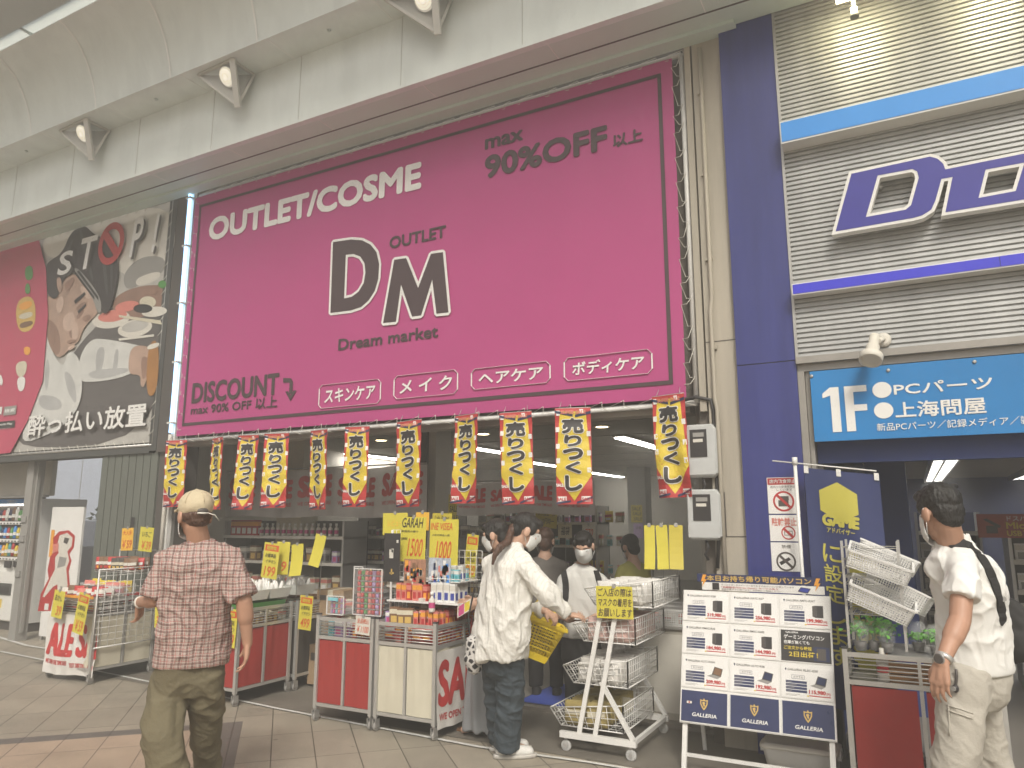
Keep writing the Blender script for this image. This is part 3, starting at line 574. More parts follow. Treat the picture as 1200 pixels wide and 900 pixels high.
# vending machine
VX1 = -10.93; VX0 = -12.2; VY = 6.23; fv = wall_frame(VY)
VM = thing('vending_machine', 'white drinks vending machine at the left edge under the billboard', 'vending machine', (-11.5, VY, 0))
mat('vend_white', (.76, .75, .71), .4, var=.04, scale=1.5)
b = MB('vend_white'); b.box(VX0, VX1, VY, VY + .68, .12, 1.83); b.box(VX0, VX1 - .03, VY - .03, VY - .001, .14, .80); b.m('vend_white').box(VX0, VX0 + .06, VY - .03, VY, .8, 1.80); b.box(VX0, VX1, VY - .03, VY, 1.76, 1.82)
b.box(VX1 - .22, VX1 - .03, VY - .035, VY - .001, .80, 1.76); b.m('dark').box(VX0 + .02, VX1 - .02, VY + .02, VY + .66, 0, .12); b.build('cabinet', VM)
b = MB('wall_dark'); b.box(VX0 + .07, VX1 - .23, VY - .002, VY + .02, .98, 1.755); b.build('display_recess', VM); b = MB('lamp_glow'); b.box(VX0 + .1, VX1 - .26, VY - .028, VY - .004, 1.735, 1.752); b.build('display_lamp', VM)
rng = random.Random(5); pal = ['red', 'white', 'sky', 'green', 'orange', 'yellow', 'brown', 'navy', 'offwhite', 'teal']
for r, z in enumerate((1.50, 1.25, 1.0)):
    for k in range(11):
        x = VX0 + .13 + k * .082; b = MB(rng.choice(pal)); h = rng.choice((.15, .18, .19)); b.lathe([(.027, 0), (.027, h * .75), (.018, h * .88), (.014, h)], (x, VY - .032, z + .02), 8)
        b.m('white').lathe([(.0275, h * .25), (.0275, h * .5)], (x, VY - .032, z + .02), 8, cap=False); b.build('drink_sample', VM)
b = MB('white')
for z in (1.50, 1.25, 1.0):
    b.box(VX0 + .08, VX1 - .24, VY - .062, VY - .003, z - .035, z + .008); b.m('black')
    for k in range(11): x = VX0 + .13 + k * .082; b.box(x - .018, x + .018, VY - .066, VY - .0625, z - .028, z - .012)
    b.m('white')
b.build('button_row', VM)
b = MB('orange'); b.box(VX1 - .235, VX1 - .222, VY - .05, VY - .036, .98, 1.76); b.m('sky').box(VX0 + .3, VX1 - .25, VY - .045, VY - .031, 1.765, 1.83); b.m('white').text('つめたい', fv, VX0 + .5, 1.775, VX1 - .5, 1.82, 'white', z=.047); b.build('topper', VM)
b = MB('black'); b.fbox(fv, VX1 - .62, VX1 - .47, .86, .95, .036, .06); b.fbox(fv, VX1 - .30, VX1 - .18, .88, .97, .036, .06); b.fbox(fv, VX1 - .42, VX1 - .34, .87, .94, .036, .05); b.m('steel').fbox(fv, VX1 - .45, VX1 - .43, .84, .95, .036, .045); b.build('coin_unit', VM)
b = MB('frame_dark'); b.fbox(fv, VX0 + .2, VX1 - .42, .48, .64, .031, .045); b.m('black').fbox(fv, VX0 + .23, VX1 - .45, .50, .60, .045, .05); b.build('delivery_tray', VM)
b = MB('red'); b.fbox(fv, VX1 - .25, VX1 - .20, .40, .50, .031, .033); b.m('sky').fbox(fv, VX1 - .30, VX1 - .22, .26, .30, .031, .033); b.m('yellow').fbox(fv, VX0 + .4, VX1 - .62, .30, .42, .031, .033); b.build('sticker', VM)
# standing poster panel in the alley
PY = 5.95; x0, z0, x1, z1 = -10.15, .05, -9.52, 1.70
t = thing('poster_panel', 'white standing poster panel with red outlined ball player in alley mouth', 'poster', ((x0 + x1) / 2, PY, 0)); fp = F((x0, PY, 0), (1, .06, 0)); b = MB('white'); b.fbox(fp, 0, x1 - x0, z0, z1, -.03, 0); b.m('steel'); b.fbox(fp, .02, .06, 0, z0, -.03, 0); b.fbox(fp, x1 - x0 - .06, x1 - x0 - .02, 0, z0, -.03, 0); b.build('board', t)
def pz(pts): return [((x - 300) / 150 * (x1 - x0) + .04, 1.55 - (y - 140) / 490 * 1.65) for x, y in pts]
b = MB('orange'); b.rect(fp, .03, 1.05, .10, 1.40, .002); b.m('red').shape(fp, filled([pz([(310, 215), (335, 190), (380, 185), (412, 205), (412, 250), (395, 275), (408, 300), (400, 340), (412, 390), (405, 450), (340, 450), (335, 490), (275, 495), (280, 430), (310, 370), (300, 340), (305, 290), (318, 270)])]), .003)
b.m('offwhite').shape(fp, filled([pz([(340, 205), (375, 195), (402, 212), (402, 245), (385, 265), (398, 300), (388, 330), (402, 390), (395, 440), (360, 440), (355, 390), (335, 400), (300, 440), (290, 440), (318, 370), (335, 335), (330, 290), (345, 270), (330, 255)])]), .004)
b.m('grey').shape(fp, filled([pz([(350, 285), (385, 290), (380, 320), (345, 330)])]), .005); b.shape(fp, filled([pz([(370, 395), (400, 405), (398, 418), (370, 408)])]), .005); b.m('dark').shape(fp, filled([pz([(365, 212), (388, 216), (380, 238), (362, 232)])]), .005); b.m('salmon').shape(fp, filled([pz([(312, 240), (340, 235), (342, 265), (318, 272)])]), .0055)
b.m('white').rect(fp, .06, .38, .14, .46, .005); b.build('print', t)
# far building, tree and car beyond the alley
mat('far_wall', (.56, .62, .74), .7, var=.04, scale=.5); mat('leaf_dark', (.05, .065, .035), .8, var=.2)
t = thing('distant_building', 'pale blue building wall far behind the alley', 'building', (-28, 18, 0)); b = MB('far_wall'); b.box(-48, -17, 18, 26, 0, 8.8); b.build('wall', t)
b = MB('grey'); [b.box(-17.01 - k * 3.0, -16.99 - k * 3.0, 17.98, 18, 0, 8.8) for k in range(10)]; b.build('panel_joint', t)
b = MB('frame_dark'); b.box(-23.2, -22.6, 17.96, 18.0, 2.2, 3.4); b.build('window', t)
tr = thing('alley_tree', 'dark leafy bush behind the white car in the alley', 'tree', (-18.9, 13.2, 0)); b = MB('brown'); b.tube([(-18.9, 13.2, 0), (-18.85, 13.2, .9), (-18.8, 13.25, 1.5)], [.09, .06, .03], 8); b.build('trunk', tr)
b = MB('leaf_dark'); rng = random.Random(2)
for k in range(1500):
    d = Vector((rng.gauss(0, 1), rng.gauss(0, 1), rng.gauss(0, 1))).normalized() * (.5 + .5 * rng.random()) * 1.0; c = Vector((-18.9, 13.2, 1.35)) + Vector((d.x * 1.1, d.y * 1.1, d.z * .75)); u = Vector((rng.gauss(0, 1), rng.gauss(0, 1), rng.gauss(0, 1))).normalized() * .07; v = u.orthogonal().normalized() * .04
    b.add([c - u, c + v, c + u, c - v], [(0, 1, 2, 3)])
b.build('crown', tr)
mat('car_white', (.70, .70, .70), .25, var=.02); mat('car_glass', (.03, .035, .04), .08, var=0)
cr = thing('parked_car', 'white car parked in the alley behind the poster panel', 'car', (-15.2, 10.2, 0))
fc = F((-16.6, 10.2, 0), (.80, -.60, 0)); L_ = 3.6
side = [(0, .35), (0, .85), (.25, .98), (.85, 1.08), (1.35, 1.46), (1.7, 1.52), (2.9, 1.50), (3.35, 1.15), (3.6, 1.05), (3.62, .35)]
b = MB('car_white'); b.slab(fc, side, -1.55, 0); b.build('body', cr)
b = MB('car_glass'); b.slab(fc, [(1.0, 1.08), (1.42, 1.42), (1.95, 1.45), (1.95, 1.06)], -1.552, .004); b.slab(fc, [(2.02, 1.06), (2.02, 1.45), (2.8, 1.43), (3.2, 1.12)], -1.552, .004); b.hexa([fc.pt(.95, 1.11, -1.45), fc.pt(.95, 1.11, -.1), fc.pt(1.0, 1.11, -.1), fc.pt(1.0, 1.11, -1.45), fc.pt(1.33, 1.46, -1.4), fc.pt(1.33, 1.46, -.15), fc.pt(1.36, 1.44, -.15), fc.pt(1.36, 1.44, -1.4)]); b.build('window', cr)
b = MB('grey'); b.fbox(fc, -.02, 3.64, .33, .40, -1.56, .012); b.fbox(fc, .3, 3.3, .72, .735, .0, .012); b.build('trim', cr)
for x in (.65, 2.9):
    for z in (-.10, -1.45):
        wh = MB('rubber'); wh.lathe([(.30, -.1), (.31, -.08), (.31, .08), (.30, .1)], fc.pt(x, .31, z), 20, fc.w); o = wh.build('wheel', cr); rm = MB('steel'); rm.lathe([(.19, -.105), (.19, .112), (.05, .12)], fc.pt(x, .31, z), 14, fc.w); rm.build('rim', o)
b = MB('offwhite'); b.fbox(fc, -.015, .12, .78, .90, -.35, .006); b.fbox(fc, -.015, .12, .78, .90, -1.556, -1.2); b.build('headlight', cr)
# ================================================================ right: the blue computer shop
CB = thing('computer_shop', 'computer shop building with blue column and corrugated silver wall', 'building', (1.2, 5.7, 0))
mat('blue_panel', (.038, .046, .195), .35, var=.20, scale=1.6, bump=.03, bscale=3, stretch=(6, 6, .45)); mat('corrugated', (.44, .445, .435), .38, .2, var=.14, scale=1.5, stretch=(5, 5, .6)); mat('door_metal', (.34, .32, .29), .4, .4, var=.1); mat('strip_sky', (.05, .30, .80), .35, var=.03); mat('strip_blue', (.05, .05, .62), .35, var=.03); mat('sign_blue', (.015, .20, .50), .4, var=.10, scale=1.3)
mat('blue_inner', (.018, .042, .18), .6, var=.1)
b = MB('blue_panel'); b.box(-1.04, -.632, 5.45, 5.8, 0, 2.648); b.box(-1.04, -.632, 5.45, 5.8, 2.655, 6.4); b.m('black').box(-1.038, -.634, 5.456, 5.79, 2.648, 2.655); b.build('column', CB)
b = MB('corrugated'); pitch = .036; z = 2.67; pr_ = []
while z < 6.3: pr_ += [(5.452, z), (5.454, z + pitch * .60), (5.468, z + pitch * .68), (5.468, z + pitch * .88)]; z += pitch
b.add([(x, y, zz) for x in (-.615, 4.5) for y, zz in pr_], [(i, i + len(pr_), i + 1 + len(pr_), i + 1) for i in range(len(pr_) - 1)], False)
b.box(-.615, 4.5, 5.48, 5.8, 2.67, 6.4); b.m('steel').box(-.632, -.613, 5.44, 5.5, 2.64, 6.4); b.build('corrugated_wall', CB)
b = MB('white_metal'); b.box(-.612, 4.5, 5.31, 5.451, 4.232, 4.405); b.m('strip_sky').box(-.606, 4.5, 5.306, 5.31, 4.245, 4.395); b.m('grey').box(.95, .953, 5.304, 5.306, 4.245, 4.395); b.build('upper_stripe', CB)
b = MB('white_metal'); b.box(-.612, 4.5, 5.34, 5.451, 3.095, 3.178); b.m('strip_blue').box(-.606, 4.5, 5.336, 5.34, 3.103, 3.17); b.m('navy').box(.62, .623, 5.334, 5.336, 3.103, 3.17); b.build('lower_stripe', CB)
b = MB('door_metal'); b.box(-.63, 4.5, 5.42, 5.60, 2.62, 2.668); b.box(-.63, 4.5, 5.47, 5.62, 2.57, 2.619); b.box(-.63, -.585, 5.46, 5.60, 0, 2.57); b.box(-.583, -.555, 5.50, 5.60, 0, 2.57); b.m('wall_dark').box(-.60, -.52, 5.605, 5.75, 0, 2.57); b.build('door_frame', CB)
b = MB('blue_inner'); b.box(-.55, 4.5, 5.6, 5.7, 1.93, 2.57); b.build('lintel', CB)
b = MB('shop_ceiling'); b.box(-.62, 6, 5.71, 16.4, 2.30, 2.6); b.build('ceiling', CB)
b = MB('blue_inner'); b.box(-.62, 6, 16.3, 16.4, 0, 2.3); b.box(-.64, -.55, 5.82, 16.3, 0, 2.3); b.box(5.9, 6.0, 5.8, 16.3, 0, 2.3); b.box(-.32, -.02, 6.9, 7.0, .03, 2.3); b.box(-.10, -.02, 7.0, 9.5, .03, 2.3); b.build('inner_wall', CB)
for x, lab in ((.40, 'bright louvred strip light in the blue shop above the polo shirt man'), (1.72, 'bright louvred strip light in the blue shop at the right picture edge')):
    t = thing('louvre_light', lab, 'ceiling light', (x, 9, 2.29), 0, 'louvred lights in the blue shop'); b = MB('louvre_glow'); b.box(x - .11, x + .11, 9.3, 15.8, 2.275, 2.285); b.build('tube', t); b = MB('white_metal')
    b.box(x - .15, x - .125, 9.2, 15.9, 2.21, 2.299); b.box(x + .125, x + .15, 9.2, 15.9, 2.21, 2.299); b.box(x - .012, x + .012, 9.2, 15.9, 2.23, 2.274)
    for k in range(26): y = 9.3 + k * .26; b.box(x - .12, x - .014, y, y + .02, 2.225, 2.273); b.box(x + .014, x + .12, y, y + .02, 2.225, 2.273)
    b.build('louvre', t)
# raised logo letters
fl = wall_frame(5.32)
def lp(pts): return [(a.x, a.z) for a in (at(x, y, Y=5.30) for x, y in pts)]
LG = thing('raised_logo', 'large raised blue and white logo letters on the corrugated silver wall', 'sign', (.4, 5.4, 3.5))
Do = [(978, 271), (997, 202), (1090, 181.5), (1099, 184), (1106, 190), (1108.5, 196.5), (1225, 173), (1236, 176), (1240, 184), (1226, 226), (1220, 230), (1107, 248.5), (1115.5, 207), (1104, 209), (1097, 234), (1092, 245), (1081, 252), (1070, 255)]
Dh = [(1015.5, 252.5), (1061, 244), (1067, 239), (1076, 207), (1074, 200), (1069, 197.5), (1029, 205)]
oh = [(1148, 230), (1190, 222), (1200, 190), (1156, 198)]
sp = [lp(Do), lp(Dh), lp(oh)]
b = MB('white'); b.shape(fl, filled(sp, .016), .0, -.07); b.shape(fl, filled(sp, .016), .002); b.m('strip_blue').shape(fl, filled(sp, -.004), .004)
mat('logo_blue', (.042, .040, .30), .35, var=.05); b.mats[b.mats.index('strip_blue')] = 'logo_blue'; b.build('letter', LG)
b = MB('white'); q = lp([(1238, 225), (1243, 205), (1270, 165), (1330, 152), (1325, 172), (1275, 183), (1270, 193), (1318, 184), (1310, 214), (1238, 228)]); b.shape(fl, filled([q], .016), 0, -.07); b.shape(fl, filled([q], .016), .002); b.m('logo_blue').shape(fl, filled([q], -.004), .004); b.build('letter', LG)
b = MB('steel')
for x, z in ((-.2, 3.6), (.0, 3.8), (.25, 3.6), (.6, 3.6), (.95, 3.8)): b.tube([(x, 5.385, z), (x, 5.46, z)], .012, 6)
b.build('bracket', LG)
# the 1F board
SF = thing('floor_sign', 'blue hanging sign board reading 1F above the computer shop entrance', 'sign', (1.5, 5.46, 2.07)); f1 = wall_frame(5.455)
b = MB('sign_blue'); b.box(-.548, 4.4, 5.456, 5.469, 2.07, 2.562); b.build('board', SF)
b = MB()
def p1(s, p, q, **k): b.text(s, f1, *RX(p, q, 5.455), 'white', z=.003, **k)
x0, z0, x1, z1 = RX((967, 507), (1015, 451), 5.455)
w_ = x1 - x0; h_ = z1 - z0
b.m('white').poly(f1, [(x0 + w_ * .18, z0), (x0 + w_ * .38, z0), (x0 + w_ * .38, z1), (x0 + w_ * .18, z1), (x0, z0 + h_ * .87), (x0, z0 + h_ * .77), (x0 + w_ * .18, z0 + h_ * .82)], .003)
b.rect(f1, x0 + w_ * .5, z0, x0 + w_ * .7, z1, .003); b.rect(f1, x0 + w_ * .7, z1 - h_ * .14, x1, z1, .003); b.rect(f1, x0 + w_ * .7, z0 + h_ * .44, x1 - w_ * .02, z0 + h_ * .58, .003)
for c in ((1033.5, 457), (1035.5, 481)):
    a = at(*c, Y=5.455); b.poly(f1, [(a.x + .058 * math.cos(k * math.pi / 12), a.z + .054 * math.sin(k * math.pi / 12)) for k in range(24)], .003)
p1('PCパーツ', (1048, 463), (1162, 441), off=.022); p1('上海問屋', (1050, 490), (1154, 465), off=.022); p1('新品PCパーツ／記録メディア／雑貨', (1028, 505.5), (1220, 486), off=.004)
b.build('lettering', SF)
b = MB('steel'); 
for p in ((951, 441), (1041, 434), (1142, 424)):
    a = at(*p, Y=5.455); b.lathe([(.012, 0), (.012, .004), (.006, .006)], (a.x, 5.453, a.z), 10, (0, -1, 0))
b.build('bolt', SF)
# wall-mounted spotlight and wall washers
t = thing('wall_spotlight', 'cream bullet spotlight mounted above the 1F sign board', 'spotlight', (-.07, 5.45, 2.74)); c = at(1035, 399, Y=5.45)
b = MB('offwhite'); b.lathe([(.05, 0), (.05, .02), (.03, .03)], c + Vector((0, .0, 0)), 16, (0, -1, 0)); b.build('base', t)
a0 = c + Vector((0, -.05, 0)); a1 = at(1024, 400, Y=5.33); a2 = at(1020, 424, Y=5.24); ax = (a2 - a1).normalized()
b = MB('offwhite'); b.tube([c, a0, a1 + Vector((.03, 0, 0))], .016, 8); b.lathe([(.03, -.05), (.032, -.045), (.032, .04), (.042, .045), (.042, .10), (.066, .12), (.072, .125), (.072, .17), (.062, .172), (.055, .16)], a1, 20, ax); b.build('lamp_head', t)
for x, lab in ((-.06, 'wall lamp on a rod lighting the corrugated wall above the light blue stripe'), (.80, 'wall lamp on a rod at the top right picture corner')):
    t = thing('wall_washer', lab, 'wall lamp', (x, 5.2, 5.0)); b = MB('offwhite'); b.tube([(x, 5.22, 5.39), (x, 5.22, 5.08)], .014, 8); b.box(x - .022, x + .022, 5.2, 5.24, 5.03, 5.08); b.build('rod', t)
    b = MB('frame_dark'); b.lathe([(.03, .0), (.03, .02)], (x, 5.22, 5.01), 10); b.build('end_cap', t); b = MB('warm_glow'); b.box(x - .11, x + .11, 5.19, 5.25, 5.17, 5.19); b.build('tube', t)
    l = bpy.data.lights.new('wall_washer_light', 'AREA'); l.energy = 4.5; l.size = .25; l.color = (1, .90, .55); lo = bpy.data.objects.new('wall_washer_light', l); COL.objects.link(lo); lo.location = (x, 5.16, 5.14); lo.rotation_euler = Vector((0, .30, -.55)).to_track_quat('-Z', 'Y').to_euler()
# inside: gondolas of boxed accessories, red sign
def gondola(name, x0, x1, y, zs, depth, lab, back='blue_inner', ztop=1.6):
    t = thing(name, lab, 'shelf', ((x0 + x1) / 2, y, .03)); b = MB(back); b.box(x0, x1, y + depth - .02, y + depth, .03, ztop); b.build('back_panel', t)
    for z in zs:
        b = MB('offwhite'); b.box(x0, x1, y, y + depth - .021, z - .02, z); b.box(x0, x1, y - .008, y - .001, z - .03, z + .015); b.build('shelf_board', t)
    for xx in (x0 - .03, x1 + .001): b = MB('steel'); b.box(xx, xx + .029, y, y + depth, .03, ztop); b.build('upright', t)
    return t
gondola('shop_gondola', .80, 3.4, 8.4, (.35, .62, .89, 1.16), .5, 'grey gondola shelf under the red memory sign in the blue shop', 'wall_dark', 1.42)
gondola('shop_gondola', .05, .62, 9.6, (.4, .75, 1.1, 1.4), .45, 'narrow blue gondola shelf seen left of the polo shirt man', 'navy', 1.62)
rng = random.Random(11)
BOX = {}
KINDNAME = dict(blister='accessory_packet', darkbox='hardware_box', redbox='slim_box', redbox2='slim_box', white_blue='cosmetic_box', tealbox='cosmetic_box', palebox='cosmetic_box', bag_red='snack_packet', bag_brown='snack_packet', bag_white='snack_packet', bag_yellow='snack_packet', bag_pink='snack_packet', bag_grey='snack_packet', bag_dark='snack_packet')
def goods(kind, loc, lab, grp, rz=0, sc=1, name=None, cat='box'):
    o = bpy.data.objects.new(name or KINDNAME.get(kind, 'product_box'), BOX[kind]); COL.objects.link(o); o.location = loc; o.rotation_euler = (0, 0, rz); o.scale = (sc, sc, sc); return tag(o, lab, cat, grp)
def boxmesh(kind, w, d, h, base, band, dot=None):
    b = MB(base); b.box(-w / 2, w / 2, -d / 2, d / 2, 0, h); f = F((0, -d / 2, 0)); f2 = F((w / 2, 0, 0), (0, 1, 0))
    b.m(band).rect(f, -w * .5, h * .62, w * .5, h * .9, .001); b.rect(f2, -d * .5, h * .62, d * .5, h * .9, .001)
    if dot: b.m(dot).rect(f, -w * .32, h * .12, w * .32, h * .5, .001); b.rect(f2, -d * .3, h * .12, d * .3, h * .5, .001)
    o = b.build('g_' + kind, origin=False); BOX[kind] = o.data; bpy.data.objects.remove(o)
boxmesh('blister', .13, .03, .17, 'white', 'offwhite', 'grey'); boxmesh('darkbox', .16, .14, .14, 'black', 'grey', 'navy'); boxmesh('white_blue', .05, .05, .14, 'white', 'offwhite', 'blue'); boxmesh('redbox', .045, .045, .13, 'salmon', 'orange', 'red'); boxmesh('redbox2', .045, .045, .13, 'red', 'salmon', 'orange')
boxmesh('palebox', .07, .05, .12, 'lilac', 'white', 'pink'); boxmesh('greybox', .11, .08, .15, 'grey', 'offwhite', 'dark'); boxmesh('brownbox', .10, .08, .16, 'brown', 'cream', 'gold'); boxmesh('tealbox', .05, .04, .11, 'cyan', 'white', 'teal'); boxmesh('creambox', .09, .07, .13, 'cream', 'salmon', 'white')
for z in (.35, .62, .89, 1.16):
    for k in range(16): goods('blister', (.88 + k * .158, 8.46 + .01 * rng.random(), z), 'white carded accessory packet on the gondola under the red sign', 'accessory packets in the blue shop', rng.uniform(-.08, .08), .95)
for k in range(12): goods('darkbox', (.92 + k * .21, 8.6, 1.42), 'dark hardware box on top of the gondola above the red sign', 'dark boxes in the blue shop', rng.uniform(-.1, .1), 1)
for z in (.4, .75, 1.1):
    for k in range(3): goods('greybox' if z < 1 else 'blister', (.13 + k * .2, 9.68, z), 'grey boxed part on the narrow blue gondola shelf', 'boxed parts on the narrow gondola', rng.uniform(-.1, .1), 1.1)
RS = thing('memory_sign', 'red sign with yellow memory card lettering inside the blue shop', 'sign', (2, 8.38, 1.3)); fr2 = wall_frame(8.36)
mat('sign_red', (.36, .05, .03), .5, var=.06)
b = MB('sign_red'); xs0 = at(1144, 605, Y=8.36); xs1 = at(1262, 629, Y=8.36); zt_, zb_ = xs0.z + .02, at(1150, 630, Y=8.36).z; b.box(xs0.x, xs1.x, 8.36, 8.375, zb_, zt_); b.build('board', RS)
b = MB(); hh = zt_ - zb_; b.text('ドスパラは安い', fr2, xs0.x + .24, zt_ - hh * .30, xs0.x + .62, zt_ - hh * .07, 'white', off=.01); b.text('Micro SD', fr2, xs0.x + .23, zb_ + hh * .38, xs0.x + .62, zb_ + hh * .66, 'yellow', off=.03); b.text('USBフラッシュ', fr2, xs0.x + .23, zb_ + hh * .06, xs0.x + .68, zb_ + hh * .33, 'yellow', off=.03)
b.m('black').poly(fr2, [(xs0.x + .05, zt_ - .05), (xs0.x + .08, zt_ - .04), (xs0.x + .19, zt_ - .11), (xs0.x + .17, zt_ - .13)], .003); b.rect(fr2, xs0.x + .07, zb_ + .04, xs0.x + .16, zb_ + .11, .003); b.build('lettering', RS)
b = MB('steel'); b.box(xs0.x + .1, xs0.x + .12, 8.376, 8.5, zb_ + .05, zb_ + .07); b.box(xs1.x - .12, xs1.x - .1, 8.376, 8.5, zb_ + .05, zb_ + .07); b.build('bracket', RS)
# ================================================================ display wagons in front of the shops
mat('cloth_red', (.34, .035, .03), .7, var=.08, scale=5, bump=.12, bscale=9); mat('cloth_cream', (.60, .56, .44), .75, var=.06, scale=5, bump=.12, bscale=9); mat('cloth_dark', (.06, .052, .045), .8, var=.1); mat('vinyl_white', (.70, .68, .64), .3, var=.05, scale=4)
mat('sale_red', (.52, .05, .05), .35, var=.08); mat('card_yellow', (.64, .56, .07), .5, var=.04, scale=3); mat('card_orange', (.82, .48, .06), .5, var=.04); mat('pen_red', (.62, .10, .03), .5, var=0); mat('card_ochre', (.52, .43, .05), .55, var=.06, scale=3)
def caster(b, x, y):
    b.m('steel').tube([(x, y, .11), (x, y, .085)], .014, 8); b.box(x - .016, x - .011, y - .02, y + .03, .03, .088); b.box(x + .011, x + .016, y - .02, y + .03, .03, .088)
    b.m('grey').lathe([(.03, -.010), (.034, -.006), (.034, .006), (.03, .010)], (x, y + .012, .034), 14, (1, 0, 0))
def soft_panel(mname, a, c, seed, amp=.006):            # a cloth panel between two upper corners and two lower ones
    b = MB(mname); n, m_ = 10, 14; A, B_, C_, D = [Vector(p) for p in (a[0], a[1], c[1], c[0])]; nr = (B_ - A).cross(D - A).normalized(); rng = random.Random(seed); ph = rng.uniform(0, 9)
    vs = []
    for j in range(m_ + 1):
        for i in range(n + 1):
            u, v = i / n, j / m_; p = A.lerp(B_, u).lerp(D.lerp(C_, u), v); e = math.sin(math.pi * u)
            vs.append(p + nr * (amp * e * (math.sin(u * 19 + ph) * (1 - v) * .9 + noise.noise(Vector((u * 2.5, v * 1.5, ph))) * 2.2)))
    b.add(vs, [(j * (n + 1) + i, j * (n + 1) + i + 1, (j + 1) * (n + 1) + i + 1, (j + 1) * (n + 1) + i) for j in range(m_) for i in range(n)], True); return b
def wagon(x0, x1, y0, y1, lab, pm, nf=2, ns=2, top=.77, slat=.63, low=.13, tag_='display wagon'):
    t = thing('display_wagon', lab, tag_, ((x0 + x1) / 2, (y0 + y1) / 2, 0), 0)
    for x, y in ((x0, y0), (x1, y0), (x0, y1), (x1, y1)):
        b = MB('chrome'); b.bar((x, y, .10), (x, y, top + .03), .028, .028); b.m('rubber').box(x - .016, x + .016, y - .016, y + .016, top + .03, top + .04); l = b.build('leg', t); c = MB(); caster(c, x, y); c.build('caster', l)
    def side(p, q, n, nm):
        p, q = Vector(p), Vector(q); d = (q - p).normalized(); b = MB('chrome')
        for z, w_ in ((low, .024), (top, .026)): b.bar(p + d * .014 + Vector((0, 0, z)), q - d * .014 + Vector((0, 0, z)), .016, w_); b.build('rail', t); b = MB('chrome')
        b.bar(p + d * .014 + Vector((0, 0, slat)), q - d * .014 + Vector((0, 0, slat)), .016, .026)
        for k in range(1, n): x = p.lerp(q, k / n); b.bar(x + Vector((0, 0, low + .013)), x + Vector((0, 0, slat - .014)), .02, .02); b.bar(x + Vector((0, 0, slat + .014)), x + Vector((0, 0, top - .014)), .018, .018)
        b.build('rail', t); b = MB('chrome')
        for k in range(5): z = slat + .028 + k * (top - slat - .03) / 5; b.tube([p + d * .014 + Vector((0, 0, z)), q - d * .014 + Vector((0, 0, z))], .0042, 5)
        b.build('slats', t)
        for k in range(n):
            a, c = p.lerp(q, (k + .06) / n), p.lerp(q, (k + .94) / n); up, dn = Vector((0, 0, slat - .02)), Vector((0, 0, low + .015))
            soft_panel(pm, (c + up, a + up), (c + dn, a + dn), nm * 7 + k + int(x0 * 10)).build('cloth_panel', t)
    side((x0, y0, 0), (x1, y0, 0), nf, 1); side((x1, y0, 0), (x1, y1, 0), ns, 2); side((x0, y1, 0), (x0, y0, 0), ns, 3)
    b = MB('steel'); b.box(x0 + .015, x1 - .015, y0 + .015, y1 - .015, slat - .012, slat - .002); b.build('tray', t)
    for z in (low, top - .02): b = MB('steel'); b.box(x0 + .015, x1 - .015, y1 - .01, y1 + .006, z, z + .02); b.build('rail', t)
    return t
SNACK = wagon(-7.68, -7.03, 4.64, 5.28, 'silver display wagon with cream panels carrying snacks beside the shutter', 'cloth_cream', 1, 2)
wagon(-5.78, -5.14, 4.69, 5.29, 'silver display wagon with red panels carrying white tubes behind the cap man', 'cloth_red', 2, 2)
wagon(-5.76, -5.12, 5.36, 5.98, 'display wagon with dark panels just inside the shop behind the white tubes', 'cloth_dark', 2, 2)
wagon(-4.23, -3.69, 4.67, 5.25, 'silver display wagon with red panels next to the cream panelled one', 'cloth_red', 2, 2)
wagon(-3.64, -3.12, 4.67, 5.45, 'silver display wagon with cream front panels under handwritten price cards', 'cloth_cream', 2, 2)
wagon(-.41, .34, 4.86, 5.42, 'silver display wagon with red panels holding wooden crate before computer shop', 'cloth_red', 2, 2, .78, .63)
# vinyl SALE sheets taped on the wagons
def sale_sheet(f, w_, h_, txts, lab, seed, amp=.012):
    b = MB('vinyl_white'); n, m_ = 30, 26
    b.add([f.pt(w_ * i / n, h_ * j / m_) for j in range(m_ + 1) for i in range(n + 1)], [(j * (n + 1) + i, j * (n + 1) + i + 1, (j + 1) * (n + 1) + i + 1, (j + 1) * (n + 1) + i) for j in range(m_) for i in range(n)], True)
    for s, r, m_n in txts:
        c0 = len(b.v); b.text(s, f, *r, m_n, off=.035, z=.002, shear=.05)
    def fn(v):
        q = v - f.o; x, y = q.dot(f.u), q.dot(f.v); d = amp * (1.2 * noise.noise(Vector((x * 5, y * 3, seed))) + .55 * noise.noise(Vector((x * 13, y * 11, seed + 5)))) + .2 * amp * math.sin(x * 40 + y * 10) + .01 * (1 - y / h_)
        return v + f.w * d + f.v * (.008 * math.sin(x * 11 + seed) * (1 - y / h_))
    b.refine(.05).deform(fn); return tag(b.build('sale_sheet'), lab, 'banner')
f = F((-7.70, 4.595, .06), (1, .10, 0)); sale_sheet(f, .70, .56, [('ALE SA', (.02, .17, .71, .47), 'sale_red'), ('WE OPEN THE TIME SALES', (.02, .09, .34, .13), 'sale_red'), ('TEST DISCOUNT ITEM', (.38, .07, .69, .11), 'sale_red')], 'crumpled white vinyl sheet with red SALE lettering on snack wagon', 2.2, .016)
f = F((-3.095, 4.66, .07), (0, 1, 0)); sale_sheet(f, .86, .53, [('SALE', (.02, .15, .66, .46), 'sale_red'), ('WE OPEN THE TIME SALES', (.03, .055, .80, .10), 'sale_red')], 'white vinyl sheet with red SALE lettering beside the woman in white shirt', 7.7, .010)
f = F((-5.115, 4.72, .55), (0, 1, 0)); 
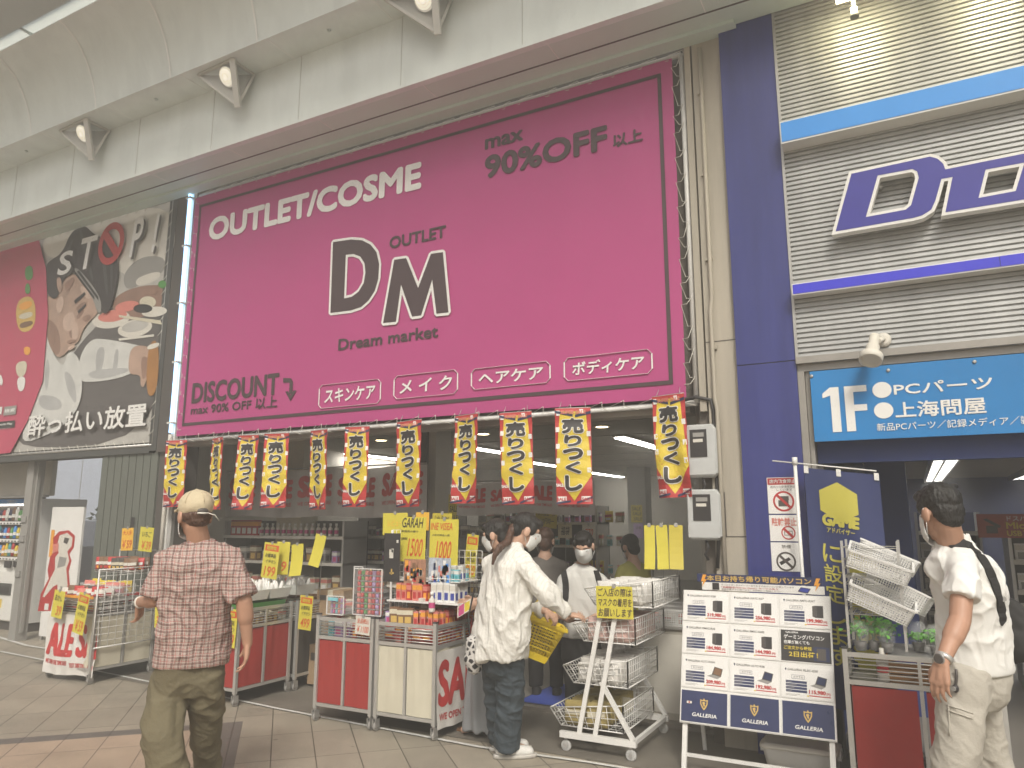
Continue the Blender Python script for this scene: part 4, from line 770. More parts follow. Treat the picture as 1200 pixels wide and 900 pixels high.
# ---------------------------------------------------------------- handwritten price cards
def card(cx, cy, wpx, hpx, Y, lab, lines, bg='card_yellow', rot=0, stem=None, yaw=0, head=False, grp=None, bend=0, name='price_card', cat='price card', X=None):
    c = at(cx, cy, Y=Y); s = (c - E0).length / FPX * 1.02; w_, h_ = wpx * s, hpx * s; t = thing(name, lab, cat, c, 0, grp)
    u = Vector((math.cos(R(yaw)), math.sin(R(yaw)), 0)); f = F(c, u, (0, 0, 1)); f.u, f.v = f.u * math.cos(R(rot)) + f.v * math.sin(R(rot)), f.v * math.cos(R(rot)) - f.u * math.sin(R(rot)); f.w = f.u.cross(f.v)
    b = MB(bg); nn = 6
    for k in range(nn): y0, y1 = -h_ / 2 + h_ * k / nn, -h_ / 2 + h_ * (k + 1) / nn; b.fbox(f, -w_ / 2, w_ / 2, y0, y1, -.0015, 0)
    if head: b.m('pen_red').rect(f, -w_ * .42, h_ * .27, w_ * .44, h_ * .44, .001); b.text('超特価', f, -w_ * .3, h_ * .30, w_ * .3, h_ * .41, bg, off=.03, z=.002)
    for s_, (a, bb, cc, d), m_n in lines: b.text(s_, f, a * w_, bb * h_, cc * w_, d * h_, m_n, off=.01, z=.0015, shear=.12)
    if bend: b.deform(lambda v: v + f.w * (bend * ((v - f.o).dot(f.v) / h_ - .5) ** 2))
    b.build('card', t)
    b = MB('steel')
    b.fbox(f, -.012, .012, h_ / 2 - .012, h_ / 2 + .016, -.006, .004)
    if stem is not None:
        top = f.pt(0, h_ / 2, -.006); b.tube([top, top + Vector((0, .01, -.01)), Vector((top.x, top.y + .01, stem))], .003, 5)
    b.build('clip', t); return t
N1 = lambda price, a=('お買得品', 'イチオシ'): [(a[0], (-.36, .08, .30, .20), 'black'), (a[1], (-.30, -.08, .36, .03), 'black'), (price, (-.34, -.44, .34, -.16), 'pen_red')]
card(149, 632, 18, 22, 5.15, 'orange card handwritten 59 above the snack packets, beside a yellow one', [('大人気', (-.4, .18, .4, .4), 'pen_red'), ('￥59', (-.42, -.4, .4, -.02), 'pen_red')], 'card_orange', 2, .98)
card(171, 632, 21, 24, 5.13, 'yellow card handwritten 39 above the snack packets, left of the cap man', [('いちご', (-.3, .1, .35, .34), 'black'), ('￥39', (-.3, -.42, .4, -.06), 'pen_red')], 'card_yellow', -3, .98)
card(68, 708, 17, 25, 4.55, 'yellow card handwritten 39 at the left corner of the vinyl SALE sheet', [('おかし', (-.35, .12, .3, .35), 'black'), ('39', (-.1, -.4, .35, -.05), 'pen_red')], 'card_yellow', -5, .64)
card(95, 719, 17, 38, 4.53, 'tall yellow card with red header reading 59 over the SALE sheet', N1('￥59'), 'card_yellow', -9, .64, head=True)
card(186, 722, 12, 22, 4.75, 'small yellow card partly behind the left hand of the cap man', [('39', (-.3, -.4, .3, 0), 'pen_red')], 'card_yellow', 4, .60)
card(270, 736, 17, 38, 4.66, 'yellow card reading 999 on the red wagon beside the hanging hand', N1('999'), 'card_yellow', -3, .66, head=True)
card(317, 657, 23, 37, 5.25, 'yellow price card reading 199 with red header above the white tubes', N1('199'), 'card_yellow', -5, .80, head=True)
card(331, 654, 15, 34, 5.35, 'yellow card half hidden behind the 199 card', [('9', (-.1, -.4, .3, -.1), 'pen_red')], 'card_yellow', -2, .85, yaw=20)
card(349, 656, 17, 33, 5.35, 'blank yellow card hanging left of the taller tilted one', [], 'card_yellow', 6, .82, bend=.05)
card(373, 645, 15, 34, 5.35, 'blank yellow card tilted to the right above the cardboard box', [], 'card_yellow', -11, .82, bend=.03)
card(358, 718, 18, 35, 5.25, 'yellow price card reading 499 at the front of the dark wagon', N1('499'), 'card_yellow', -3, .70, head=True)
card(268, 668, 10, 26, 5.5, 'narrow yellow card right beside the shoulder of the cap man', [('99', (-.3, -.4, .3, -.1), 'pen_red')], 'card_yellow', -2, .75, head=True)
card(484, 632, 34, 49, 4.93, 'large yellow card handwritten GARAH 1500 above product photos', [('GARAH', (-.47, .26, .36, .48), 'black'), ('新発売の香り', (-.47, .15, .2, .2), 'black'), ('品数限定', (-.47, -.02, -.22, .04), 'black'), ('1500', (-.22, -.38, .36, .02), 'pen_red')], 'card_yellow', -1, 1.02)
card(520, 635, 38, 50, 4.96, 'large yellow card handwritten INE VISEA 1000 with orange edge', [('INE VISEA', (-.47, .26, .30, .42), 'pen_red'), ('人気の商品入荷', (-.42, .12, .2, .17), 'black'), ('1000', (-.28, -.38, .24, .02), 'pen_red')], 'card_yellow', -1, 1.02)
card(463, 614, 34, 24, 5.05, 'plain yellow sheet at upper left behind the GARAH card', [('レビュー', (-.3, -.1, .3, .2), 'card_orange')], 'card_yellow', 1, 1.05)
card(495, 611, 18, 20, 5.06, 'small orange yellow sheet between two sheets behind the GARAH card', [], 'card_orange', 0, 1.05)
card(518, 612, 26, 20, 5.07, 'dull yellow sheet handwritten Wi-Fi behind the INE VISEA card', [('Lala Point', (-.38, .1, .35, .35), 'black'), ('WiFi FREE', (-.3, -.25, .35, .0), 'black')], 'card_ochre', -1, 1.05)
card(552, 652, 15, 48, 5.2, 'long yellow card reading 850 with red header left of the ponytail', [('お買得', (-.35, .0, .35, .1), 'black'), ('限定品', (-.35, -.12, .35, -.03), 'black'), ('850', (-.38, -.42, .38, -.2), 'pen_red')], 'card_yellow', -6, .82, head=True)
for k, (cy_, bg, lab) in enumerate(((597, 'card_yellow', 'narrow yellow strip printed SALE three times beside dark pillar'), (627, 'offwhite', 'narrow pale strip printed SALE below the yellow strip'))): card(531, cy_, 13, 34, 6.9, lab, [('SALE', (-.42, .2, .42, .4), 'black'), ('SALE', (-.38, -.08, .45, .12), 'black'), ('SALE', (-.36, -.38, .46, -.18), 'black')], bg, 0, None, name='sale_strip', cat='notice')
card(746, 602, 13, 19, 15.45, 'small yellow card printed SALE three times on grey pillar', [('SALE', (-.42, .18, .36, .40), 'black'), ('SALE', (-.36, -.1, .42, .12), 'black'), ('SALE', (-.30, -.4, .46, -.18), 'black')], 'card_ochre', 0, None, name='sale_notice', cat='notice')
card(748, 622, 11, 16, 15.46, 'small pale printed notice under the SALE card on grey pillar', [('注意', (-.3, .1, .3, .3), 'black')], 'lilac', 0, None, name='paper_notice', cat='notice')
for k, (x, lab) in enumerate(((762, 'blank yellow hanging card, nearest the pillar of the three by the meters'), (777, 'blank yellow hanging card, middle of the three below the meters'), (792, 'blank darker yellow hanging card, closest to the lower meter box'))): card(x, 641, (12, 13, 15)[k], 47, 5.35, lab, [], ('card_yellow', 'card_yellow', 'card_ochre')[k], (1, 3, -2)[k], 1.0 if k < 3 else None, yaw=(0, 0, 25)[k], bend=.04)
card(640, 607, 27, 22, 7.4, 'yellow handwritten sheet hanging above the grey shirt person', [('タイムセール', (-.4, .1, .4, .35), 'black'), ('500円均一', (-.3, -.3, .35, 0), 'black')], 'card_ochre', -4, 1.0)
card(662, 622, 17, 16, 7.6, 'brown edged notice card standing behind the backpack woman', [('福袋', (-.3, -.3, .3, .3), 'black')], 'cream', 0, 1.0); card(690, 623, 16, 15, 7.6, 'pale notice card to the right above the backpack woman', [('770', (-.3, -.3, .3, .2), 'pen_red')], 'offwhite', 0, 1.0)
card(720, 706, 42, 34, 4.88, 'yellow handwritten notice about masks on the white wire rack', [('ご入店の際は', (-.46, .18, .46, .44), 'ink'), ('マスクの着用を', (-.46, -.13, .46, .13), 'ink'), ('お願いします', (-.46, -.45, .46, -.19), 'ink')], 'card_yellow', 1, None, name='notice_card', cat='notice')
card(425, 733, 20, 19, 4.645, 'small white card with red handwriting on the red wagon rail', [('全品税込', (-.4, .1, .4, .38), 'pen_red'), ('￥1100', (-.38, -.38, .4, -.02), 'pen_red')], 'offwhite', -3, None)
card(461, 679, 17, 17, 4.86, 'white handwritten memo on the wire grid under the dark poster', [('ご自由に', (-.4, .1, .4, .3), 'grey'), ('お試しください', (-.4, -.2, .4, 0), 'grey')], 'offwhite', -3, None, name='memo', cat='notice')
# ---------------------------------------------------------------- goods on the wagons
def fill(kinds, x0, x1, y0, y1, z, dx, dy, lab, grp, rz=0, jit=.004, sc=1, p=1, **kw):
    ny = max(1, int((y1 - y0) / dy + .5)); nx = max(1, int((x1 - x0) / dx + .5))
    for j in range(ny):
        for i in range(nx):
            if rng.random() <= p: goods(rng.choice(kinds), (x0 + (i + .5) * dx + rng.uniform(-jit, jit), y0 + (j + .5) * dy + rng.uniform(-jit, jit), z), lab, grp, rz + rng.uniform(-.06, .06), sc * rng.uniform(.96, 1.04), **kw)
def packmesh(kind, w_, h_, d, base, band, dot):           # a sealed snack bag standing up
    b = MB(base); b.smooth = True; rings = []; n = 12
    for z, s in ((0, .1), (.02, .3), (h_ * .25, 1), (h_ * .6, 1), (h_ * .88, .35), (h_, .06)): rings.append([(w_ / 2 * math.copysign(abs(math.cos(a)) ** .6, math.cos(a)), d / 2 * s * math.sin(a), z) for a in [k * 2 * math.pi / n for k in range(n)]])
    b.loft(rings); f = F((0, -d * .56, 0)); b.m(band); b.slab(f, [(-w_ * .40, h_ * .45), (w_ * .40, h_ * .50), (w_ * .40, h_ * .70), (-w_ * .40, h_ * .66)], -.01, .001); b.m(dot).slab(f, [(-w_ * .25, h_ * .2), (w_ * .3, h_ * .22), (w_ * .2, h_ * .4), (-w_ * .3, h_ * .38)], -.01, .001)
    o = b.build('g', origin=False); BOX[kind] = o.data; bpy.data.objects.remove(o)
packmesh('bag_red', .11, .15, .045, 'sale_red', 'white', 'orange'); packmesh('bag_brown', .11, .15, .045, 'brown', 'offwhite', 'red'); packmesh('bag_white', .12, .13, .06, 'offwhite', 'red', 'grey'); packmesh('bag_yellow', .11, .14, .05, 'yellow', 'red', 'white'); packmesh('bag_pink', .10, .13, .05, 'salmon', 'white', 'pink'); packmesh('bag_grey', .11, .13, .06, 'film', 'offwhite', 'grey'); packmesh('bag_dark', .11, .15, .045, 'wall_dark', 'cream', 'gold')
b = MB('white'); b.smooth = True; b.lathe([(.012, 0), (.014, .012), (.016, .05), (.017, .10), (.006, .125)], n=10); b.m('offwhite').lathe([(.017, .0), (.017, .022)], n=10); o = b.build('g', origin=False); BOX['tube'] = o.data; bpy.data.objects.remove(o)
b = MB('offwhite'); b.smooth = True; b.lathe([(.022, 0), (.024, .01), (.024, .09), (.010, .105), (.010, .12)], n=12); b.m('white').lathe([(.014, .12), (.014, .145)], n=12); b.m('pink').lathe([(.0245, .03), (.0245, .07)], n=12, cap=False); o = b.build('g', origin=False); BOX['bottle'] = o.data; bpy.data.objects.remove(o)
# snack wagon
ms = MB('white_metal'); ms.wire_rect((-7.0, 4.62, .33), (-7.0, 5.30, .33), (-7.0, 5.30, 1.06), (-7.0, 4.62, 1.06), 9, 12, .003, 4, .009); ms.build('wire_panel', SNACK)
t = thing('snack_shelf', 'raised wire shelf of packets above the snack wagon', 'shelf', (-7.35, 5.2, .77)); b = MB('chrome'); 
for x in (-7.66, -7.05): b.tube([(x, 5.27, .8), (x, 5.27, 1.22)], .009, 6)
b.tube([(-7.66, 5.27, 1.22), (-7.05, 5.27, 1.22)], .008, 6); b.tube([(-7.66, 5.0, 1.02), (-7.05, 5.0, 1.02), (-7.05, 5.27, 1.04), (-7.66, 5.27, 1.04)], .006, 5, closed=True); b.build('frame', t)
b = MB('steel'); b.hexa([(-7.66, 5.0, 1.00), (-7.05, 5.0, 1.00), (-7.05, 5.27, 1.03), (-7.66, 5.27, 1.03), (-7.66, 5.0, 1.008), (-7.05, 5.0, 1.008), (-7.05, 5.27, 1.038), (-7.66, 5.27, 1.038)]); b.build('shelf_board', t)
fill(['bag_brown', 'bag_red', 'bag_pink', 'bag_dark'], -7.66, -7.06, 5.0, 5.22, 1.01, .066, .07, 'shiny snack packet standing on the raised shelf of the snack wagon', 'snack packets on the raised shelf', .6, .005, .95)
for k, (x0, x1) in enumerate(((-7.66, -7.36), (-7.34, -7.04))):
    b = MB('clear'); b.box(x0, x0 + .004, 4.86, 5.05, .80, .90); b.box(x1 - .004, x1, 4.86, 5.05, .80, .90); b.box(x0, x1, 4.855, 4.859, .80, .90); b.box(x0, x1, 5.05, 5.054, .80, .90); b.box(x0, x1, 4.86, 5.05, .798, .80); tag(b.build('snack_bin'), ('clear snack bin nearer the poster panel', 'clear snack bin nearer the wire grid')[k], 'bin')
fill(['bag_white', 'bag_yellow', 'bag_grey', 'bag_pink'], -7.64, -7.05, 4.87, 5.04, .802, .085, .08, 'small snack bag in a clear bin on the snack wagon', 'snack bags in the clear bins', .3, .008, .9)
fill(['bag_dark', 'bag_brown', 'bag_white', 'bag_red'], -7.66, -7.05, 4.66, 4.84, .64, .09, .09, 'snack packet in the front tray of the snack wagon', 'snack packets in the front tray', .2, .008, 1.0)
fill(['bag_red', 'bag_dark', 'bag_pink', 'bag_brown', 'bag_white'], -7.66, -7.06, 4.68, 4.84, .74, .075, .08, 'snack packet heaped on top of the front tray of the snack wagon', 'snack packets heaped on the front tray', .5, .012, .95)
fill(['bag_brown', 'bag_red', 'bag_white'], -7.64, -7.06, 5.12, 5.24, .64, .08, .08, 'snack packet in the rear tray of the snack wagon', 'snack packets in the rear tray', .1, .01, 1)
fill(['redbox', 'brownbox', 'palebox', 'redbox2'], -3.62, -3.34, 4.70, 4.84, .765, .062, .07, 'small box heaped at the front left of the cream panelled wagon', 'small boxes heaped on the cream wagon', .3, .008, .75)
fill(['creambox', 'palebox', 'redbox2', 'bag_pink'], -4.2, -4.02, 4.92, 5.2, .77, .07, .08, 'small box behind the low clear case', 'small boxes behind the low clear case', .2, .008, .9)
b = MB('orange'); b.box(-7.66, -7.05, 4.615, 4.62, .78, .805); b.m('green')
tag(b.build('price_rail'), 'orange price strip along the front of the snack wagon', 'price strip')
# tubes in white trays
mat('tray_white', (.66, .67, .62), .35, var=.04)
def tray(x0, x1, y0, y1, z, h, m_n, lab, t_=.006, fl=.02):
    b = MB(m_n); v = lambda a, s, zz: [(x0 - s, y0 - s, zz), (x1 + s, y0 - s, zz), (x1 + s, y1 + s, zz), (x0 - s, y1 + s, zz)]
    o_ = [v(0, 0, z), v(0, fl, z + h), v(0, fl - t_, z + h), v(0, -t_, z + t_)]; vs = [p for r_ in o_ for p in r_]
    b.add(vs, [(4 * r_ + k, 4 * r_ + (k + 1) % 4, 4 * r_ + 4 + (k + 1) % 4, 4 * r_ + 4 + k) for r_ in range(3) for k in range(4)] + [(3, 2, 1, 0), (12, 13, 14, 15)], False); return tag(b.build('display_tray'), lab, 'tray')
tray(-5.74, -5.17, 4.74, 5.02, .84, .085, 'tray_white', 'white plastic tray full of white tubes behind the cap man'); tray(-5.74, -5.17, 5.06, 5.28, .84, .085, 'tray_white', 'second white tray of tubes, deeper in the wagon')
tray(-5.70, -5.2, 4.74, 5.25, .745, .07, 'green', 'flat green tray under the white trays of tubes'); tray(-5.70, -5.18, 5.40, 5.62, .84, .09, 'tray_white', 'white tray of tubes on the dark wagon')
for j, y in enumerate((4.79, 4.87, 4.95, 5.10, 5.2, 5.45, 5.55)):
    for k in range(13): goods('tube', (-5.70 + k * .042, y + rng.uniform(-.008, .008), .848), 'slim white cosmetic tube standing in a white tray', 'white tubes in trays', 0, rng.uniform(.97, 1.15), 'cosmetic_tube', 'tube').rotation_euler = (R(rng.uniform(-6, 12)), R(rng.uniform(-7, 7)), rng.uniform(0, 3))
fill(['palebox', 'creambox', 'brownbox'], -5.74, -5.18, 5.66, 5.94, .635, .09, .09, 'small box in the dark wagon', 'small boxes in the dark wagon', 0, .006)
fill(['brownbox', 'creambox'], -5.74, -5.18, 4.73, 5.27, .632, .10, .11, 'small carton under the green tray', 'cartons under the green tray', 0, .004, .68)
def carton(x, y, z, w_, d, h, rz, lab, flap=True):
    f = F((x, y, z), (math.cos(rz), math.sin(rz), 0)); t = thing('cardboard_box', lab, 'box', (x, y, z)); b = MB('card'); b.fbox(f, -w_ / 2, w_ / 2, 0, h, -d / 2, d / 2); b.build('carton', t); b = MB('cream'); b.fbox(f, -w_ * .03 - .02, w_ * .03 + .02, h + .0005, h + .0015, -d / 2 - .001, d / 2 + .001); b.fbox(f, -.03, .03, h * .7, h + .001, d / 2 + .0004, d / 2 + .0012); b.m('dark').fbox(f, -w_ * .4, -w_ * .15, h * .6, h * .8, d / 2 + .0005, d / 2 + .001); b.build('tape', t); return t
carton(-5.0, 5.75, .03, .30, .4, .35, .1, 'brown cardboard box on the floor right of the dark wagon'); carton(-5.02, 5.78, .381, .34, .34, .25, -.08, 'brown cardboard box stacked on another beside the dark wagon'); carton(-5.0, 5.8, .632, .32, .3, .24, .05, 'brown cardboard box on top of a stack under the tilted yellow card')
carton(-3.42, 5.06, .80, .30, .22, .09, .03, 'flat brown cardboard box under the white shelf of red boxes'); 
# clear cosmetic cases on the red wagon
def acrylic_case(x0, x1, y0, y1, z0, z1, cols, rows, lab, mats_):
    t = thing('acrylic_case', lab, 'display case', ((x0 + x1) / 2, (y0 + y1) / 2, z0)); b = MB('clear_thin')
    for a in ((x0, x0 + .004, y0, y1, z0, z1), (x1 - .004, x1, y0, y1, z0, z1), (x0 + .004, x1 - .004, y0, y0 + .004, z0, z1), (x0, x1, y0, y1, z1, z1 + .004)): b.box(*a)
    b.m('white_metal')
    for x in (x0, x1): b.bar((x, y0, z0), (x, y0, z1), .007)
    for z in (z0, z1): b.bar((x0, y0 - .001, z), (x1, y0 - .001, z), .006)
    b.build('case', t); k = 0
    dx, dz = (x1 - x0 - .02) / cols, (z1 - z0 - .01) / rows
    for r in range(rows):
        b = MB('film'); b.box(x0 + .01, x1 - .01, y0 + .012, y1 - .01, z0 + r * dz, z0 + r * dz + .003); b.build('shelf', t)
        for c in range(cols):
            x = x0 + .01 + (c + .5) * dx; b = MB(mats_[(c + (r // 4)) % len(mats_)]); z = z0 + r * dz + .0045; b.lathe([(dx * .42, 0), (dx * .42, dz * .66), (dx * .2, dz * .72)], (x, y0 + .035, z), 8); b.m(rng.choice(['black', 'brown', 'gold', 'grey'])).lathe([(dx * .2, dz * .72), (dx * .18, dz * .96)], (x, y0 + .035, z), 8); b.build('nail_polish', t)
    return t
acrylic_case(-4.20, -4.03, 4.72, 4.9, .80, .94, 6, 3, 'low clear case of small bottles with blue label on the red wagon', ['lilac', 'pink', 'cyan', 'salmon'])
b = MB('cyan'); b.fbox(wall_frame(4.71), -4.18, -4.08, .905, .93, .0, .003); tag(b.build('case_label'), 'tiny blue label on the low clear case', 'label')
acrylic_case(-4.10, -4.01, 4.92, 5.1, .80, 1.16, 2, 6, 'narrow tall clear case of yellow and green bottles', ['green', 'yellow', 'cream'])
acrylic_case(-4.0, -3.72, 4.80, 5.0, .80, 1.155, 7, 8, 'tall clear case of red nail polish columns on the red wagon', ['salmon', 'sale_red', 'green', 'salmon', 'red', 'lilac', 'red'])
fill(['palebox', 'creambox', 'tealbox', 'redbox2'], -4.20, -3.72, 4.71, 5.22, .635, .08, .09, 'small cosmetic box inside the red wagon tray', 'boxes in the red wagon tray', 0, .004, 1)
# display rack on the cream wagon
t = thing('wire_display_rack', 'white wire display rack standing on the cream panelled wagon', 'rack', (-3.4, 4.95, .77)); b = MB('white_metal')
xl, xr, ry0, ry1 = -3.66, -3.02, 4.84, 5.16
for x in (xl,):
    for y in (ry0, ry1): b.tube([(x, y, .76), (x, y, 1.46)], .010, 6)
b.wire_rect((xl, ry0, .80), (xl, ry1, .80), (xl, ry1, 1.46), (xl, ry0, 1.46), 6, 12, .0025); b.wire_rect((xl, ry1, .80), (xr, ry1, .80), (xr, ry1, 1.30), (xl, ry1, 1.30), 12, 9, .0025); b.build('wire_grid', t)
b = MB('white'); b.box(xl, xr + .02, ry0 - .05, ry1, .918, .930); b.build('shelf_board', t); b = MB('white_metal'); b.box(xl, xr, ry0, ry1, 1.075, 1.081); b.tube([(xl, ry0, 1.10), (xr, ry0, 1.10), (xr, ry1, 1.10)], .004, 5); b.build('upper_shelf', t)
fill(['redbox', 'redbox2'], xl + .06, xl + .36, ry0 - .02, ry0 + .16, .931, .05, .055, 'slim red and orange cosmetic box on the white rack shelf', 'red boxes on the wire rack', 0, .003, .96)
fill(['white_blue'], xl + .38, xr - .03, ry0 - .02, ry0 + .16, .931, .058, .06, 'white box with blue base on the white rack shelf', 'white and blue boxes on the wire rack', 0, .003, 1.0)
fill(['white_blue', 'tealbox'], xl + .38, xr - .03, ry0 + .02, ry0 + .2, 1.082, .058, .06, 'small white cosmetic box on the upper wire shelf', 'boxes on the upper wire shelf', 0, .003, .8)
mat('collage', (.38, .20, .13), .35, var=.45, scale=26); mat('collage_blue', (.42, .46, .55), .35, var=.45, scale=24)
def poster(cx, cy, wpx, hpx, Y, bg, lab, extra=(), name='product_poster'):
    c = at(cx, cy, Y=Y); s = (c - E0).length / FPX * 1.02; w_, h_ = wpx * s, hpx * s; f = F(c); b = MB(bg); b.fbox(f, -w_ / 2, w_ / 2, -h_ / 2, h_ / 2, -.004, 0)
    for m_n, a in extra: b.m(m_n).rect(f, a[0] * w_, a[1] * h_, a[2] * w_, a[3] * h_, .001)
    return tag(b.build(name), lab, 'poster')
poster(459, 653, 22, 52, 4.83, 'black', 'tall dark product poster with tiny white picture on the wire rack', [('offwhite', (-.15, -.02, .1, .16)), ('offwhite', (-.02, .1, .12, .18)), ('gold', (-.02, -.36, .06, -.24)), ('offwhite', (.28, .3, .4, .36)), ('gold', (-.1, -.34, .16, -.31))])
rngp = random.Random(8)
poster(486, 671, 29, 29, 4.83, 'collage', 'brown product photo card with small pictures of red bottles', [(rngp.choice(['sale_red', 'salmon', 'offwhite', 'brown', 'orange', 'dark']), (a := rngp.uniform(-.48, .3), c := rngp.uniform(-.48, .2), a + rngp.uniform(.06, .18), c + rngp.uniform(.1, .28))) for k in range(34)])
poster(515, 669, 29, 28, 4.84, 'collage_blue', 'blue and white product photo card with small pictures of bottles', [(rngp.choice(['blue', 'white', 'sky', 'navy', 'offwhite', 'salmon']), (a := rngp.uniform(-.48, .34), c := rngp.uniform(-.48, .15), a + rngp.uniform(.05, .14), c + rngp.uniform(.12, .3))) for k in range(30)])
fill(['redbox2', 'redbox', 'bag_red'], -3.62, -3.14, 4.70, 5.42, .635, .085, .10, 'red packet in the tray of the cream panelled wagon', 'red packets in the cream wagon', 0, .006, 1.0)
fill(['redbox2', 'redbox'], -3.30, -3.14, 4.70, 5.4, .765, .06, .07, 'red box heaped at the right edge of the cream panelled wagon', 'red boxes heaped on the cream wagon', .1, .006, .8)
goods('bottle', (-3.19, 4.72, .87), 'single white pump bottle at the front corner of the cream wagon', None, 0, 1, 'lotion_bottle', 'bottle')
b = MB('offwhite'); b.tube([at(486, 716, Y=4.8), at(495, 719, Y=4.78), at(505, 727, Y=4.76), at(510, 731, Y=4.75)], .006, 6); b.box(-3.36, -3.32, 4.79, 4.83, .931, .955); tag(b.build('charging_cable'), 'white cable and plug hanging off the white rack shelf', 'cable')
# ---------------------------------------------------------------- inside the pink shop
def shelf_unit(x0, x1, y, d, zs, h, lab, m_n='wall_dark'):
    t = thing('store_shelf', lab, 'shelf', ((x0 + x1) / 2, y, .03)); b = MB(m_n); b.box(x0, x1, y + d - .02, y + d, .03, h); b.build('back_panel', t)
    for x in (x0, x1 - .03): b = MB('steel'); b.box(x, x + .03, y + .01, y + d - .021, .03, h); b.build('upright', t)
    for z in zs: b = MB('panel_beige'); b.box(x0, x1, y, y + d - .021, z - .025, z); b.m('offwhite').box(x0, x1, y - .004, y - .001, z - .03, z + .004); b.build('shelf_board', t)
    return t
p0, p1_ = at(272, 640, Y=6.9), at(412, 640, Y=6.9)
shelf_unit(p0.x, p1_.x, 6.75, .45, (.4, .72, 1.04, 1.34), 1.52, 'dark store shelf of red boxes and white bottles behind the tilted yellow cards')
shelf_unit(at(415, 640, Y=7.3).x, at(520, 640, Y=7.3).x, 7.35, .45, (.4, .72, 1.04, 1.34), 1.6, 'dark store shelf behind the GARAH price card')
shelf_unit(at(560, 640, Y=9.2).x, at(700, 640, Y=9.2).x, 9.2, .45, (.5, .85, 1.2, 1.5), 1.72, 'dark store shelf deep in the shop behind the backpack woman')
boxmesh('card_red', .10, .06, .19, 'red', 'orange', 'white')
for i, x in enumerate([p0.x + .12 + k * .093 for k in range(int((p1_.x - p0.x - .2) / .093))]):
    if i < 5: goods('card_red', (x, 6.83, 1.341), 'red boxed product on the top shelf behind the tilted yellow cards', 'red boxes on the store shelf')
    else: goods('bottle', (x, 6.83, 1.341), 'white bottle on the top shelf behind the tilted yellow cards', 'white bottles on the store shelf', 0, 1.05, 'lotion_bottle', 'bottle')
    if i % 2 == 0: goods(rng.choice(['greybox', 'brownbox', 'palebox']), (x, 6.84, 1.041), 'dull boxed product on a lower store shelf', 'boxed products on the lower store shelf', 0, 1.1); goods(rng.choice(['greybox', 'brownbox', 'creambox']), (x + .05, 6.84, .721), 'dull boxed product on a lower store shelf', 'boxed products on the lower store shelf', 0, 1.1)
x = at(418, 640, Y=7.3).x + .1
for k in range(15):
    for z in (1.34, 1.04, .72): goods(rng.choice(['greybox', 'brownbox', 'darkbox', 'palebox']), (x + k * .115, 7.45, z + .001), 'dark boxed product on the shelf behind the GARAH card', 'boxed products behind the GARAH card', rng.uniform(-.1, .1), rng.uniform(.7, 1.0))
x = at(563, 640, Y=9.2).x + .1
for k in range(14):
    for z in (1.5, 1.2, .85): goods(rng.choice(['greybox', 'tealbox', 'creambox', 'bag_yellow', 'palebox']), (x + k * .15, 9.3, z + .001), 'small product on the shelf deep in the shop', 'products on the deep shelf', rng.uniform(-.1, .1), rng.uniform(.9, 1.2))
mat('sale_film', (.46, .44, .42), .3, var=.12, scale=3, alpha=.92)
def sale_film(pa, pb, Y, words_, lab):
    x0, z0, x1, z1 = RX(pa, pb, Y); t = thing('sale_curtain', lab, 'banner', ((x0 + x1) / 2, Y, z0)); f = F((x0, Y, z0)); w_, h_ = x1 - x0, z1 - z0; b = MB('sale_film'); n = 60
    b.add([f.pt(w_ * i / n, h_ * j / 4) for j in range(5) for i in range(n + 1)], [(j * (n + 1) + i, j * (n + 1) + i + 1, (j + 1) * (n + 1) + i + 1, (j + 1) * (n + 1) + i) for j in range(4) for i in range(n)], True)
    for k in range(words_):
        a = w_ * (k + .06) / words_; b.text('SALE', f, a, h_ * .42, a + w_ * .82 / words_, h_ * .86 - .03 * (k % 2), 'sale_red', off=.06, z=.004, shear=.05); b.text('WE OPEN THE TIME SALES', f, a, h_ * .24, a + w_ * .82 / words_, h_ * .32, 'sale_red', off=.02, z=.004)
    b.deform(lambda v: (v.x, v.y + .03 * math.sin(v.x * 9) + .012 * math.sin(v.x * 23), v.z + .012 * math.sin(v.x * 5))); b.build('sheet', t)
    b = MB('steel'); b.tube([(x0, Y, z1 + .02), (x1, Y, z1 + .02)], .008, 6); [b.tube([(x, Y, z1 + .02), (x, Y, 2.66)], .003, 4) for x in (x0 + .1, (x0 + x1) / 2, x1 - .1)]; b.build('hanging_rod', t)
sale_film((262, 606), (500, 545), 6.6, 5, 'grey vinyl curtain with red SALE lettering left of the dark pillar'); sale_film((536, 603), (695, 563), 6.7, 4, 'grey vinyl curtain with red SALE lettering right of the dark pillar')
